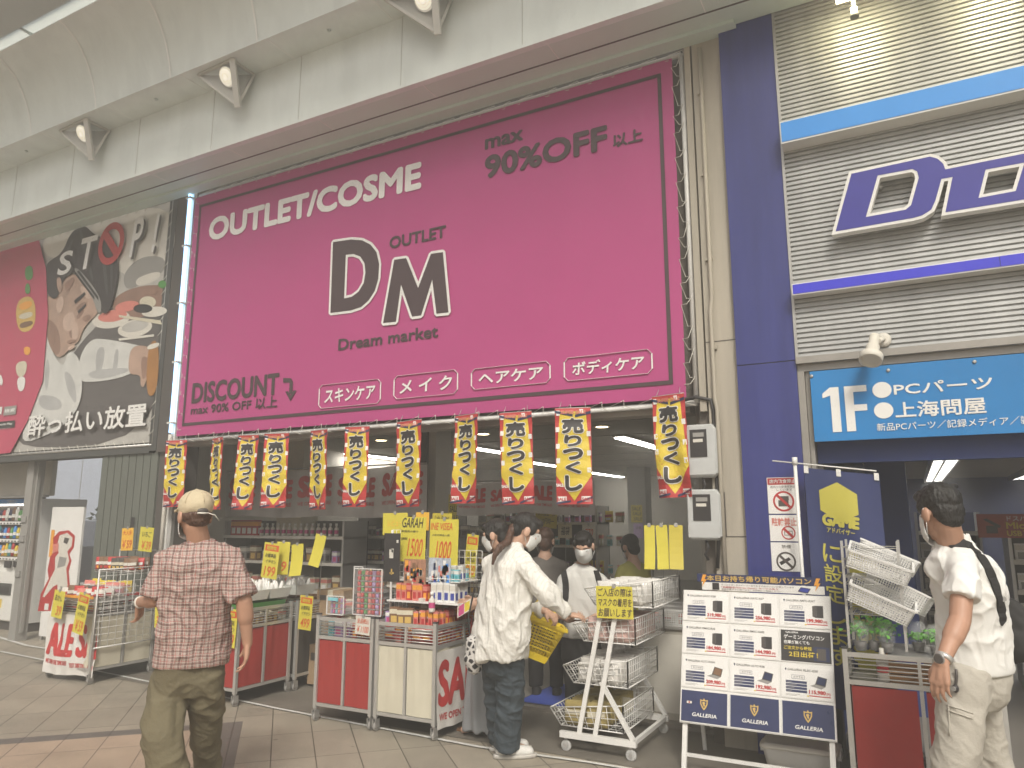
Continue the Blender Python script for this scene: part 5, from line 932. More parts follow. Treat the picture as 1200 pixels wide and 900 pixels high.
# counter and baskets at the right of the pink shop
t = thing('shop_counter', 'pale shop counter behind the white wire rack', 'counter', (-1.85, 6.1, .03)); b = MB('panel_beige'); b.box(-2.05, -1.50, 5.9, 6.5, .03, .70); b.m('steel').box(-2.07, -1.49, 5.88, 6.52, .70, .72); b.build('cabinet', t); b = MB('offwhite'); b.box(-2.03, -1.52, 5.895, 5.899, .08, .66); b.build('door', t)
def lattice_basket(kind, w_, d, h, nx, ny, nz, m_n):       # a white plastic basket whose four walls are lattices
    b = MB(m_n); tpr = .014
    def wall(a, c, n, k):
        a, c = Vector(a), Vector(c); up = Vector((0, 0, h)); o_ = Vector((0, 0, 0)); dn = a - (a + c) / 2; 
        for i in range(n + 1): p = a.lerp(c, i / n); b.bar(p, p + up + Vector((p.x, p.y, 0)).normalized() * tpr, .006, .003)
        for j in range(k + 1): z = h * j / k; g = tpr * j / k; q = lambda p: p + Vector((0, 0, z)) + Vector((p.x, p.y, 0)).normalized() * g; b.bar(q(a), q(c), .007 if j < k else .014, .004 if j < k else .012)
    x, y = w_ / 2, d / 2
    wall((-x, -y, 0), (x, -y, 0), nx, nz); wall((x, -y, 0), (x, y, 0), ny, nz); wall((x, y, 0), (-x, y, 0), nx, nz); wall((-x, y, 0), (-x, -y, 0), ny, nz)
    for i in range(1, nx, 2): b.box(-x + w_ * i / nx - .004, -x + w_ * i / nx + .004, -y, y, 0, .003)
    for i in range(1, ny, 2): b.box(-x, x, -y + d * i / ny - .004, -y + d * i / ny + .004, .0005, .0035)
    o = b.build('g', origin=False); BOX[kind] = o.data; bpy.data.objects.remove(o)
lattice_basket('basket', .34, .22, .12, 24, 15, 8, 'white'); lattice_basket('basket_low', .34, .22, .10, 24, 15, 7, 'white')
for (x, y, z, rz, lab) in ((-1.78, 6.05, .72, .05, 'white lattice basket on the pale counter'), (-1.74, 6.32, .72, -.1, 'second white lattice basket deeper on the pale counter')): goods('basket_low', (x, y, z), lab, None, rz, 1.2, 'plastic_basket', 'basket')
fill(['bag_pink', 'bag_white'], -1.95, -1.6, 5.96, 6.12, .726, .11, .08, 'pink and white packet in the counter basket', 'packets in the counter baskets', 0, .01, .6)
# white A-frame wire rack with four baskets
RK = thing('basket_rack', 'white rolling frame rack holding four sloped wire baskets', 'rack', (-1.9, 5.2, 0))
YA, YB = 4.90, 5.62
def frame_side(Y, name):
    b = MB('white_metal'); A0, A1 = Vector((-2.24, Y, .11)), Vector((-1.70, Y, .11)); b.bar(A0, A1, .032, .04)
    b.build('base_bar', RK)
    for dx in (0, .115): b = MB('white_metal'); b.bar((-2.10 + dx, Y - .002, .13), (-1.905 + dx * .93, Y + .02, 1.06), .022, .03); b.build('upright', RK)
    b = MB('white_metal'); b.bar((-1.72, Y, .13), (-1.94, Y + .01, .47), .026, .026); b.build('brace', RK)
    for x in (-2.20, -1.74):
        c = MB(); c.m('steel').tube([(x, Y, .095), (x, Y, .075)], .012, 8); c.m('film').lathe([(.028, -.012), (.036, -.008), (.036, .008), (.028, .012)], (x, Y + .005, .038), 16, (0, 1, 0)); c.m('steel').lathe([(.014, -.016), (.014, .016)], (x, Y + .005, .038), 8, (0, 1, 0)); c.build('caster', RK)
frame_side(YA, 'near'); frame_side(YB, 'far')
b = MB('white_metal'); b.bar((-1.72, YA + .02, .115), (-1.72, YB - .02, .115), .026); b.build('base_bar', RK)
mat('goods_clear', (.66, .64, .60), .2, var=.2, scale=20); mat('goods_pink', (.58, .40, .36), .4, var=.25, scale=20); mat('goods_mustard', (.34, .27, .10), .5, var=.2, scale=12)
for k, (xa, z, wd, lab, kinds) in enumerate(((-2.30, .155, .50, 'lowest white wire basket on the rolling rack, with mustard packs', ['mustard']), (-2.20, .44, .44, 'third white wire basket from the top, holding clear packs', ['clear']), (-2.12, .72, .42, 'second white wire basket from the top, holding pink packs', ['pinkp']), (-2.03, .965, .46, 'topmost white wire basket on the rolling rack above the mask notice', ['clear']))):
    t = thing('wire_basket', lab, 'basket', (xa + wd / 2, (YA + YB) / 2, z), 0, 'wire baskets on the rolling rack'); x0, x1, y0, y1, h = xa, xa + wd, YA + .035, YB - .03, .17; b = MB('white_metal')
    lo = .05
    b.wire_rect((x0 + lo, y0, z), (x1, y0, z), (x1, y0, z + h), (x0 - .03, y0, z + h * .62), 9, 4, .0024, 4, .005); b.wire_rect((x0 + lo, y1, z), (x1, y1, z), (x1, y1, z + h), (x0 - .03, y1, z + h * .62), 9, 4, .0024, 4, .005)
    b.wire_rect((x0 + lo, y0, z), (x0 + lo, y1, z), (x0 - .03, y1, z + h * .62), (x0 - .03, y0, z + h * .62), 16, 3, .0024, 4, .005); b.wire_rect((x1, y0, z), (x1, y1, z), (x1, y1, z + h), (x1, y0, z + h), 16, 4, .0024, 4, .005); b.wire_rect((x0 + lo, y0, z), (x1, y0, z), (x1, y1, z), (x0 + lo, y1, z), 8, 12, .0022, 4)
    b.build('wire', t); b = MB('clear'); b.box(x0 + .03, x1 - .02, (y0 + y1) / 2, (y0 + y1) / 2 + .003, z + .004, z + h - .02); b.build('divider', t)
for kind, m_n, bd in (('mustard', 'goods_mustard', 'cream'), ('clear', 'goods_clear', 'film'), ('pinkp', 'goods_pink', 'film')): packmesh('pk_' + kind, .15, .15, .035, m_n, bd, m_n)
for xa, z, kind, lab, n in ((-2.24, .16, 'mustard', 'mustard coloured flat pack filed in the lowest wire basket', 24), (-2.14, .445, 'clear', 'clear flat pack in the third wire basket', 20), (-2.06, .725, 'pinkp', 'pale pink flat pack in the second wire basket', 20), (-1.97, .97, 'clear', 'clear flat pack in the topmost wire basket', 20)):
    for k in range(n): y = YA + .06 + (YB - YA - .14) * k / n; [goods('pk_' + kind, (xa + .08 + c * .165, y, z), lab, lab.replace('flat pack', 'packs').split(' in ')[0] + ' in a wire basket', rng.uniform(-.25, .25), rng.uniform(.85, 1.05), 'flat_pack', 'pack') for c in range(2)]
# ---------------------------------------------------------------- the price board
PB0, PB1 = Vector((-1.425, 4.95, .268)), Vector((-1.30, 5.17, 1.07)); fpb = F(PB0, (1, 0, 0), PB1 - PB0); fpb.v = (Vector((PB0.x, PB1.y, PB1.z)) - PB0).normalized(); fpb.w = fpb.u.cross(fpb.v); BW, BH = .93, (Vector((PB0.x, PB1.y, PB1.z)) - PB0).length
PB = thing('price_board', 'white standing price board of computers with navy header', 'price board', (-.95, 5.1, 0))
b = MB('white_metal'); b.fbox(fpb, 0, BW, 0, BH, -.02, -.002); b.build('board', PB)
for x in (.03, BW - .03): b = MB('white_metal'); p = fpb.pt(x, .02, -.03); d = fpb.v; q = p - d * ((p.z - .0) / d.z); b.bar(q, p + d * .5, .03, .022); b.build('leg', PB)
for x in (.05, BW - .05): b = MB('white_metal'); p = fpb.pt(x, BH * .86, -.03); b.bar(p, (p.x, p.y + .20, .0), .024, .02); b.build('leg', PB)
b = MB('white_metal'); b.bar(fpb.pt(.03, -.18, -.035), fpb.pt(BW - .03, -.18, -.035), .015, .02); b.build('cross_bar', PB)
cols_, rows_ = 3, 4; cw, ch = BW / 3, (BH - .0) / 4
prices = [['319,980', '256,980', '199,980'], ['184,980', '144,980', None], ['209,980', '192,980', '115,980']]; models = [['ZA7C-R38', 'XA7C-R37', 'RM7C-R36T'], ['RM5C-R36', 'RM5C-G60S', None], ['XL7C-R36H', 'UL7C-R36', 'RL5C-G50']]
mat('red_price', (.50, .04, .04), .4, var=0); mat('navy_card', (.035, .045, .115), .3, var=.1)
for r in range(4):
    for c in range(3):
        x0, y1 = c * cw + .010, BH - r * ch - .012; x1, y0 = x0 + cw - .02, y1 - ch + .024; w_, h_ = x1 - x0, y1 - y0
        g = F(fpb.pt(x0, y0, 0), fpb.u, fpb.v); X_ = lambda a: a * w_; Y_ = lambda a: a * h_
        fb_ = MB('white_metal'); fb_.fbox(g, -.006, w_ + .006, -.006, h_ + .006, -.002, .004); fo = None
        if r == 3: 
            fb_.m('navy_card').rect(g, 0, 0, w_, h_, .005); cx = w_ / 2
            fb_.text('GALLERIA', g, X_(.24), Y_(.18), X_(.78), Y_(.30), 'white', off=.02, z=.006, shear=.15)
            k = w_ * .085; sh = lambda pts, m_n, z: fb_.m(m_n).poly(g, [(cx + a * k, Y_(.6) + bb * k) for a, bb in pts], z)
            sh([(-1, 1.1), (-.3, .9), (0, 1.4), (.3, .9), (1, 1.1), (.95, 0), (.5, -.9), (0, -1.5), (-.5, -.9), (-.95, 0)], 'gold', .006); sh([(-.7, .7), (.7, .7), (.65, 0), (0, -1.05), (-.65, 0)], 'navy_card', .007); sh([(-.35, .45), (.1, .55), (.4, .2), (.15, .05), (.3, -.3), (0, -.75), (-.2, -.2), (-.4, .1)], 'gold', .008)
            if c == 0: sh([(-4.4, .4), (-3.2, .4), (-3.1, .1), (-3.2, -.2), (-4.4, -.2), (-4.5, .1)], 'offwhite', .006); sh([(-4.0, .3), (-3.6, .3), (-3.6, -.1), (-4.0, -.1)], 'red', .007)
        elif prices[r][c] is None:
            fb_.m('black').rect(g, 0, 0, w_, h_, .005); fb_.m('navy').rect(g, X_(.66), Y_(.05), X_(.97), Y_(.5), .0055); fb_.m('dark').rect(g, X_(.72), Y_(.08), X_(.9), Y_(.45), .006)
            for s, rr, m_n in (('GALLERIA', (.10, .90, .36, .96), 'white'), ('ゲーミングパソコン', (.06, .71, .88, .86), 'white'), ('在庫が無くても', (.06, .55, .58, .67), 'white'), ('ご注文から最短', (.06, .37, .62, .49), 'yellow'), ('2日出荷！', (.16, .14, .74, .32), 'yellow')): fb_.text(s, g, X_(rr[0]), Y_(rr[1]), X_(rr[2]), Y_(rr[3]), m_n, off=.02, z=.007)
        else:
            fb_.m('white').rect(g, 0, 0, w_, h_, .005); fb_.m('navy').poly(g, [(X_(.07), Y_(.86)), (X_(.085), Y_(.82)), (X_(.10), Y_(.86)), (X_(.10), Y_(.9)), (X_(.07), Y_(.9))], .006)
            fb_.text('GALLERIA ' + models[r][c], g, X_(.12), Y_(.83), X_(.72), Y_(.90), 'dark', off=.01, z=.006, shear=.15); fb_.m('navy_card')
            for q in range(4): fb_.rect(g, X_(.08), Y_(.16 + q * .095), X_(.50), Y_(.235 + q * .095), .006)
            fb_.ring(g, X_(.20), Y_(.58), X_(.46), Y_(.70), .0015, .006); fb_.text('おすすめ', g, X_(.24), Y_(.61), X_(.43), Y_(.67), 'dark', off=0, z=.006); fb_.m('offwhite')
            for q in range(4): fb_.m('grey').rect(g, X_(.085), Y_(.19 + q * .095), X_(.2 + .05 * (q % 3)), Y_(.205 + q * .095), .007)
            if r < 2: fb_.m('dark').poly(g, [(X_(.66), Y_(.36)), (X_(.72), Y_(.32)), (X_(.72), Y_(.72)), (X_(.66), Y_(.70))], .006); fb_.m('black').rect(g, X_(.72), Y_(.32), X_(.88), Y_(.72), .006); fb_.m('grey').rect(g, X_(.735), Y_(.36), X_(.74), Y_(.70), .007)
            else: fb_.m('dark').poly(g, [(X_(.66), Y_(.46)), (X_(.86), Y_(.40)), (X_(.90), Y_(.66)), (X_(.72), Y_(.72))], .006); fb_.m('navy' if c else 'brown').poly(g, [(X_(.685), Y_(.48)), (X_(.845), Y_(.43)), (X_(.88), Y_(.64)), (X_(.735), Y_(.69))], .007); fb_.m('grey').poly(g, [(X_(.56), Y_(.40)), (X_(.78), Y_(.32)), (X_(.86), Y_(.40)), (X_(.66), Y_(.46))], .0062)
            fb_.text(prices[r][c], g, X_(.54), Y_(.14), X_(.86), Y_(.27), 'red_price', off=.045, z=.007); fb_.text('円', g, X_(.88), Y_(.14), X_(.95), Y_(.22), 'red_price', off=.02, z=.007); fb_.m('red_price').rect(g, X_(.54), Y_(.08), X_(.96), Y_(.11), .006); fb_.m('yellow').rect(g, X_(.50), Y_(.06), X_(.535), Y_(.1), .006); fb_.m('grey').rect(g, X_(.08), Y_(.09), X_(.36), Y_(.10), .006); fb_.rect(g, X_(.08), Y_(.055), X_(.30), Y_(.065), .006)
        fb_.build('price_card', PB)
g = F(fpb.pt(.10, BH + .005, .008), fpb.u, (0, -.02, 1)); b = MB('white'); b.fbox(g, .03, .80, 0, .05, -.004, 0); b.m('navy_card').fbox(g, .0, .79, .052, .105, -.004, 0)
b.text('本日お持ち帰り可能パソコン', g, .065, .060, .725, .098, 'gold', off=.03, z=.002)
b.text('クリエイターからゲーマーまでおすすめパソコンが揃っています', g, .16, .033, .62, .044, 'dark', off=0, z=.002); b.text('「初期設定代行 for Game」サービス有り', g, .16, .017, .52, .029, 'red', off=.01, z=.002); b.text('設定不要ですぐ遊べます！お気軽にご相談ください！', g, .16, .005, .55, .014, 'dark', off=0, z=.002)
for x in (.01, .725): b.m('orange').poly(g, [(x + .03, .10), (x + .055, .10), (x + .04, .07), (x + .055, .07), (x + .02, .02), (x + .03, .055), (x + .015, .055)], .004)
b.m('black').rect(g, .10, .004, .145, .048, .003); b.m('dark').poly(g, [(.64, .015), (.70, .005), (.72, .035), (.66, .042)], .003); b.m('blue').poly(g, [(.647, .018), (.698, .009), (.714, .033), (.662, .039)], .004)
b.build('header', PB)
# white storage tub under the board
t = thing('storage_box', 'white plastic lidded storage tub on the ground under the price board', 'box', (-.74, 5.24, 0)); fz = F((-.74, 5.1, 0)); prf = lambda w_, d, z, r=.03: [(x, y, z) for x, y in [(-.74 + sx * (w_ - r) + r * math.cos(a), 5.24 + sy * (d - r) + r * math.sin(a)) for sx, sy, a0 in ((1, 1, 0), (-1, 1, 90), (-1, -1, 180), (1, -1, 270)) for a in (R(a0), R(a0 + 30), R(a0 + 60), R(a0 + 90))]]
b = MB('white'); b.loft([prf(.19, .10, 0), prf(.215, .12, .13), prf(.22, .125, .135)]); b.build('tub', t); b = MB('offwhite'); b.loft([prf(.225, .13, .136), prf(.23, .135, .14), prf(.23, .135, .155), prf(.2, .11, .168)]); b.build('lid', t)
for s in (-1, 1): b = MB('white'); b.box(-.74 + s * .225 - .012, -.74 + s * .225 + .012, 5.19, 5.29, .10, .15); b.build('latch', t)
# ---------------------------------------------------------------- nobori flag and posters on the blue column
mat('flag_navy', (.022, .034, .12), .6, var=.12, scale=3); mat('flag_gold', (.50, .45, .07), .6, var=.05); 
NB = thing('advertising_flag', 'navy hanging flag reading GAME on a white pole before blue column', 'flag', (-.66, 5.33, 0)); NY = 5.33
pa, pb_, pt = at(905, 540, Y=NY), at(1027, 552, Y=NY), at(931, 536, Y=NY)
b = MB('white_metal'); b.tube([(pt.x, NY, .04), (pt.x, NY, pt.z)], .012, 8); b.lathe([(.018, 0), (.018, .05)], (pt.x, NY, pt.z - .05), 10); b.build('pole', NB); b = MB('white_metal'); b.tube([pa, pb_], .005, 6); b.build('arm', NB)
b = MB('offwhite'); b.lathe([(.045, 0), (.045, .03), (.04, .05), (.02, .06)], (pt.x, NY, .004), 20); b.build('base', NB)
ff = F(at(942, 548, Y=NY), pb_ - pa); ff.v = Vector((0, 0, 1)); fw_, fh = .455, 1.50; b = MB('flag_navy'); nn = 24
b.add([ff.pt(fw_ * i / 10, -fh * j / nn) for j in range(nn + 1) for i in range(11)], [(j * 11 + i + 11, j * 11 + i + 12, j * 11 + i + 1, j * 11 + i) for j in range(nn) for i in range(10)], True)
b.m('flag_gold').poly(ff, [(.085, -.14), (.20, -.075), (.315, -.14), (.315, -.27), (.20, -.335), (.085, -.27)], .002)
b.text('GAME', ff, .09, -.365, .31, -.29, 'flag_gold', off=.06, z=.004, shear=.1); b.text('アドバイザー', ff, .115, -.41, .285, -.375, 'flag_gold', off=.02, z=.004)
b.vtext('最適快適', ff, .22, -1.28, .40, -.50, 'flag_gold', off=.05); b.vtext('に設定します', ff, .08, -1.25, .19, -.48, 'flag_gold', off=.01)
b.refine(.05).deform(lambda v: v + Vector((0, 1, 0)) * (.016 * math.sin((v.x) * 16 + v.z * 2.5) * min(1, (ff.o.z - v.z) * 2))); b.build('cloth', NB)
for x in (.0, .2, .425): b = MB('white_metal'); b.fbox(ff, x, x + .028, -.035, .012, -.004, .007); b.build('clip', NB)
NO = []
for (p, q, lab, kind) in (((901, 602), (935, 559), 'white no eating and drinking notice on the blue column, topmost', 0), ((903, 634), (936, 603.5), 'white no bicycle parking notice on the blue column', 1), ((905, 669), (937, 636), 'white no smoking notice on the blue column, lowest', 2)):
    x0, z0, x1, z1 = RX(p, q, 5.447); fq = wall_frame(5.447); b = MB('white'); b.fbox(fq, x0, x1, z0, z1, 0, .002); w_, h_ = x1 - x0, z1 - z0; cx, czz = (x0 + x1) / 2, z0 + h_ * (.34 if kind != 1 else .32); r = w_ * .34 * (1 if kind != 1 else .7)
    if kind == 1: cx += w_ * .12
    cir = lambda rad: [(cx + rad * math.cos(a * math.pi / 14), czz + rad * math.sin(a * math.pi / 14)) for a in range(28)]
    if kind == 0: b.m('dark').rect(fq, cx - r * .5, czz - r * .5, cx + r * .45, czz + .1 * r, .0026); b.rect(fq, cx - r * .3, czz + .1 * r, cx + r * .5, czz + .5 * r, .0027)
    if kind == 1: b.m('grey').ring(fq, cx - r * .6, czz - r * .4, cx + r * .6, czz + r * .3, .006, .0026)
    if kind == 2: b.m('black').poly(fq, [(cx - r * .7, czz - r * .1), (cx + r * .3, czz + r * .45), (cx + r * .5, czz + r * .2), (cx - r * .5, czz - r * .4)], .0026)
    m_n = 'red' if kind < 2 else 'dark'
    b.m(m_n).shape(fq, filled([cir(r), cir(r * .82)]), .003); d = r * .62; b.poly(fq, [(cx - d - .006, czz + d - .006), (cx - d + .006, czz + d + .006), (cx + d + .006, czz - d + .006), (cx + d - .006, czz - d - .006)], .0034)
    if kind == 0: b.m('red').rect(fq, x0 + .004, z1 - h_ * .2, x1 - .004, z1 - .004, .003); b.text('店内飲食禁止', fq, x0 + w_ * .08, z1 - h_ * .17, x1 - w_ * .08, z1 - h_ * .05, 'white', off=.02, z=.004); b.text('店内での飲食を禁止', fq, x0 + w_ * .1, z1 - h_ * .29, x1 - w_ * .1, z1 - h_ * .23, 'dark', off=0, z=.004); b.text('しています', fq, x0 + w_ * .3, z1 - h_ * .37, x1 - w_ * .2, z1 - h_ * .31, 'dark', off=0, z=.004)
    elif kind == 1: b.text('駐輪禁止', fq, x0 + w_ * .08, z1 - h_ * .42, x1 - w_ * .08, z1 - h_ * .1, 'salmon', off=.02, z=.004)
    else: b.text('禁煙', fq, x0 + w_ * .38, z1 - h_ * .2, x1 - w_ * .3, z1 - h_ * .08, 'dark', off=.0, z=.004)
    tag(b.build('notice_sign'), lab, 'notice')
# electricity meters
mat('meter_grey', (.50, .51, .50), .4, var=.05)
for (xa, xb, ya, yb, lab) in ((803, 838, 496, 560, 'grey electricity meter box on the pier, upper one of two'), (806, 843, 573, 633, 'grey electricity meter box on the pier, lower one of two')):
    Ym = 5.42; p, q = at(xa, yb, Y=Ym), at(xb, ya, Y=Ym); x0, x1, z0, z1 = p.x, q.x, p.z, q.z; c = .03; fm = wall_frame(Ym); t = thing('electric_meter', lab, 'meter', ((x0 + x1) / 2, Ym, z0)); O = lambda i: [(x0 + i, z0 + c), (x0 + c, z0 + i), (x1 - c, z0 + i), (x1 - i, z0 + c), (x1 - i, z1 - c * 1.3), (x1 - c, z1 - i), (x0 + c, z1 - i), (x0 + i, z1 - c * 1.3)]
    b = MB('meter_grey'); b.loft([[fm.pt(a, bb, z) for a, bb in O(i)] for i, z in ((0, -.07), (0, -.015), (.010, 0), (.014, .001))], smooth=False); b.fbox(fm, x0 + .01, x1 - .01, z0 + .02, z0 + (z1 - z0) * .30, .0015, .010); b.build('housing', t)
    h_ = z1 - z0; w_ = x1 - x0; b = MB('black'); b.fbox(fm, x0 + w_ * .2, x1 - w_ * .28, z0 + h_ * .38, z1 - h_ * .1, .001, .006); b.m('offwhite').fbox(fm, x0 + w_ * .3, x1 - w_ * .4, z0 + h_ * .66, z0 + h_ * .72, .0062, .008); b.m('grey').fbox(fm, x0 + w_ * .3, x1 - w_ * .36, z0 + h_ * .76, z0 + h_ * .84, .0062, .008); b.build('window', t)
    b = MB('black'); b.tube([fm.pt((x0 + x1) / 2, z0, -.04), fm.pt((x0 + x1) / 2 + .02, z0 - .05, -.03), fm.pt((x0 + x1) / 2 - .01, z0 - .1, -.04), fm.pt((x0 + x1) / 2 + .01, z0 - .14, -.05)], .010, 6); b.build('cable', t)
    b = MB('dark'); b.box(x0 + .01, x1 + .02, 5.49, 5.56, z0 + .03, z1 - .02); b.build('backplate', t)
# ---------------------------------------------------------------- shelf tower on the right wagon
TW = thing('shelf_tower', 'chrome wire shelf tower on the right wagon with tilted white baskets', 'rack', (-.22, 5.1, .78)); x0, x1, y0, y1 = -.385, -.09, 4.90, 5.24; b = MB('chrome')
for x in (x0, x1):
    for y in (y0, y1): b = MB('chrome'); b.bar((x, y, .81), (x, y, 1.42), .014, .014); b.build('post', TW)
for z in (1.00, 1.21): 
    b = MB('chrome'); b.wire_rect((x0, y0, z), (x1, y0, z), (x1, y1, z), (x0, y1, z), 9, 4, .0022, 4, .004)
    for zz in (z + .05, z + .10, z + .17): b.tube([(x0, y0, zz), (x1, y0, zz), (x1, y1, zz), (x0, y1, zz)], .003, 5, closed=True)
    b.build('wire_shelf', TW)
for (x, y, z, rx, ry, rz, s, kind, lab) in ((-.215, 4.97, 1.245, 12, 20, 4, .95, 'basket_low', 'white lattice basket tilted on the upper tier of the shelf tower'), (-.17, 5.16, 1.27, -6, 24, -4, .9, 'basket_low', 'white lattice basket behind another on the upper tier'), (-.225, 4.97, 1.04, 12, 24, 3, .97, 'basket_low', 'white lattice basket tilted on the lower tier of the shelf tower'), (-.14, 5.15, 1.06, -10, 26, -12, .95, 'basket', 'deeper white lattice basket leaning at the back of the lower tier')):
    goods(kind, (x, y, z), lab, None, 0, s, 'plastic_basket', 'basket').rotation_euler = (R(rx), R(ry), R(rz))
t = thing('wooden_crate', 'slatted brown wooden crate inside the right silver wagon', 'crate', (.12, 5.1, .63)); b = MB('wood')
for k in range(4): 
    z = .655 + k * .034
    b.box(-.20, .30, 4.90, 4.908, z, z + .027); b.box(-.20, -.192, 4.91, 5.36, z, z + .027); b.box(.292, .30, 4.91, 5.36, z, z + .027)
b.build('slat_wall', t); b = MB('wood'); b.box(-.19, .29, 4.912, 5.36, .635, .645); b.build('bottom', t)
# potted herbs in clear bags
mat('leaf_bright', (.13, .42, .05), .5, var=.3, scale=30)
def herb(x, y, z, lab, h=.11, seed=1):
    rg = random.Random(seed); t = thing('potted_herb', lab, 'plant', (x, y, z)); b = MB('dark'); b.lathe([(.025, 0), (.034, .05), (.030, .05)], (x, y, z), 12); b.build('pot', t); b = MB('green')
    for k in range(5): b.tube([(x, y, z + .05), (x + rg.uniform(-.03, .03), y + rg.uniform(-.03, .03), z + .05 + h * .7)], .0022, 4)
    b.build('stem', t); b = MB('leaf_bright')
    for k in range(70):
        c = Vector((x + rg.gauss(0, .028), y + rg.gauss(0, .028), z + .055 + h * rg.uniform(.3, 1))); u = Vector((rg.gauss(0, 1), rg.gauss(0, 1), rg.gauss(0, .5))).normalized() * .017; v = u.orthogonal().normalized() * .010; b.add([c - u, c + v - u * .2, c + u, c - v - u * .2], [(0, 1, 2, 3)])
    b.build('foliage', t); b = MB('clear'); b.lathe([(.03, .0), (.045, .06), (.055, .13), (.03, .17)], (x, y, z), 12, cap=False); b.build('wrapper', t)
for k, (x, y, h, lab) in enumerate(((-.33, 4.97, .11, 'potted green herb at the left end under the shelf tower'), (-.26, 5.02, .13, 'potted green herb second from left under the shelf tower'), (-.19, 4.97, .12, 'potted green herb under the right part of the shelf tower'), (.06, 5.0, .09, 'potted green herb in a clear bag right of the shelf tower'), (-.03, 5.12, .05, 'nearly empty herb bag beside the shelf tower'), (.17, 5.02, .05, 'small herb bag next to the watch of polo shirt man'))): herb(x, y, .79 if x < -.1 else .785, lab, h, k + 3)
b = MB('offwhite'); b.smooth = True; b.lathe([(.03, 0), (.032, .01), (.032, .12), (.012, .16), (.012, .18)], (-.22, 4.905, .64), 12); b.m('red').lathe([(.0325, .05), (.0325, .09)], (-.22, 4.905, .64), 12, cap=False); tag(b.build('spray_bottle'), 'white bottle with red label inside the right wagon', 'bottle')
b = MB('wire') if 'wire' in MATS else MB('steel'); b.box(-.20, .30, 4.90, 5.36, .774, .780); tag(b.build('crate_lid'), 'flat metal sheet laid on the wooden crate', 'tray')
# ================================================================ people
def D(px, py, z): return E0 + ray(px, py) * z
def az(a): return Vector((-math.sin(R(a)), math.cos(R(a)), 0))
mat('skin', (.46, .26, .175), .5, var=.07, scale=14); mat('skin_pale', (.56, .35, .25), .5, var=.06, scale=14); mat('hair_black', (.014, .012, .010), .5, var=.4, scale=60, bump=.5, bscale=120, stretch=(1, 1, .35)); mat('hair_brown', (.085, .042, .025), .4, var=.35, scale=60, bump=.5, bscale=120, stretch=(1, 1, .3))
mat('mask_white', (.70, .70, .67), .7, var=.04); mat('cap_cream', (.58, .49, .33), .8, var=.08, scale=9, bump=.2, bscale=120); mat('olive', (.150, .128, .075), .85, var=.10, scale=6, bump=.2, bscale=60); mat('polo_white', (.78, .77, .73), .8, var=.03, scale=5, bump=.12, bscale=200)
mat('chino', (.46, .43, .37), .85, var=.06, scale=6, bump=.15, bscale=90); mat('tee_white', (.68, .67, .63), .85, var=.04, bump=.1, bscale=60); mat('denim', (.045, .060, .072), .8, var=.28, scale=7, bump=.2, bscale=160); mat('black_cloth', (.022, .021, .021), .8, var=.15); mat('grey_cloth', (.16, .145, .13), .85, var=.1); mat('lime_cloth', (.40, .38, .10), .85, var=.1)
mat('skirt_grey', (.26, .27, .28), .85, var=.08); mat('shoe_white', (.66, .65, .62), .6, var=.06); mat('sole', (.50, .48, .44), .7); mat('eye_dark', (.02, .015, .012), .2, var=0); mat('lip', (.36, .13, .10), .5, var=0); mat('basket_yellow', (.72, .54, .02), .4, var=.05)
def striped(name, ax, base, sets, rough=.8, bump=.15):       # woven stripes along given object directions: (direction, period, width, colour, strength)
    m = bpy.data.materials.new(name); m.use_nodes = True; t = m.node_tree; p = t.nodes['Principled BSDF']; N = t.nodes.new; L = t.links.new
    tc = N('ShaderNodeTexCoord'); wn = N('ShaderNodeTexNoise'); wn.inputs['Scale'].default_value = 7; wn.inputs['Detail'].default_value = 3; L(tc.outputs['Object'], wn.inputs[0]); wsc = N('ShaderNodeVectorMath'); wsc.operation = 'SCALE'; wsc.inputs[3].default_value = .035; L(wn.outputs[1], wsc.inputs[0]); wad = N('ShaderNodeVectorMath'); L(tc.outputs['Object'], wad.inputs[0]); L(wsc.outputs[0], wad.inputs[1])
    cur = N('ShaderNodeRGB'); cur.outputs[0].default_value = (*base, 1); cur = cur.outputs[0]
    for d, per, wd, ph, c, k in sets:
        dt = N('ShaderNodeVectorMath'); dt.operation = 'DOT_PRODUCT'; L(wad.outputs[0], dt.inputs[0]); dt.inputs[1].default_value = tuple(Vector(d) / per)
        ad = N('ShaderNodeMath'); ad.operation = 'ADD'; L(dt.outputs['Value'], ad.inputs[0]); ad.inputs[1].default_value = 50 + ph
        fr_ = N('ShaderNodeMath'); fr_.operation = 'FRACT'; L(ad.outputs[0], fr_.inputs[0]); lt = N('ShaderNodeMath'); lt.operation = 'LESS_THAN'; L(fr_.outputs[0], lt.inputs[0]); lt.inputs[1].default_value = wd
        ml = N('ShaderNodeMath'); ml.operation = 'MULTIPLY'; L(lt.outputs[0], ml.inputs[0]); ml.inputs[1].default_value = k
        mx = N('ShaderNodeMix'); mx.data_type = 'RGBA'; L(ml.outputs[0], mx.inputs[0]); L(cur, mx.inputs[6]); mx.inputs[7].default_value = (*c, 1); cur = mx.outputs[2]
    L(cur, p.inputs['Base Color']); p.inputs['Roughness'].default_value = rough; p.inputs['Specular IOR Level'].default_value = .25
    n = N('ShaderNodeTexNoise'); n.inputs['Scale'].default_value = 55; L(tc.outputs['Object'], n.inputs[0]); b = N('ShaderNodeBump'); b.inputs['Strength'].default_value = bump; b.inputs['Distance'].default_value = .01; L(n.outputs[0], b.inputs['Height']); L(b.outputs[0], p.inputs['Normal'])
    MATS[name] = m
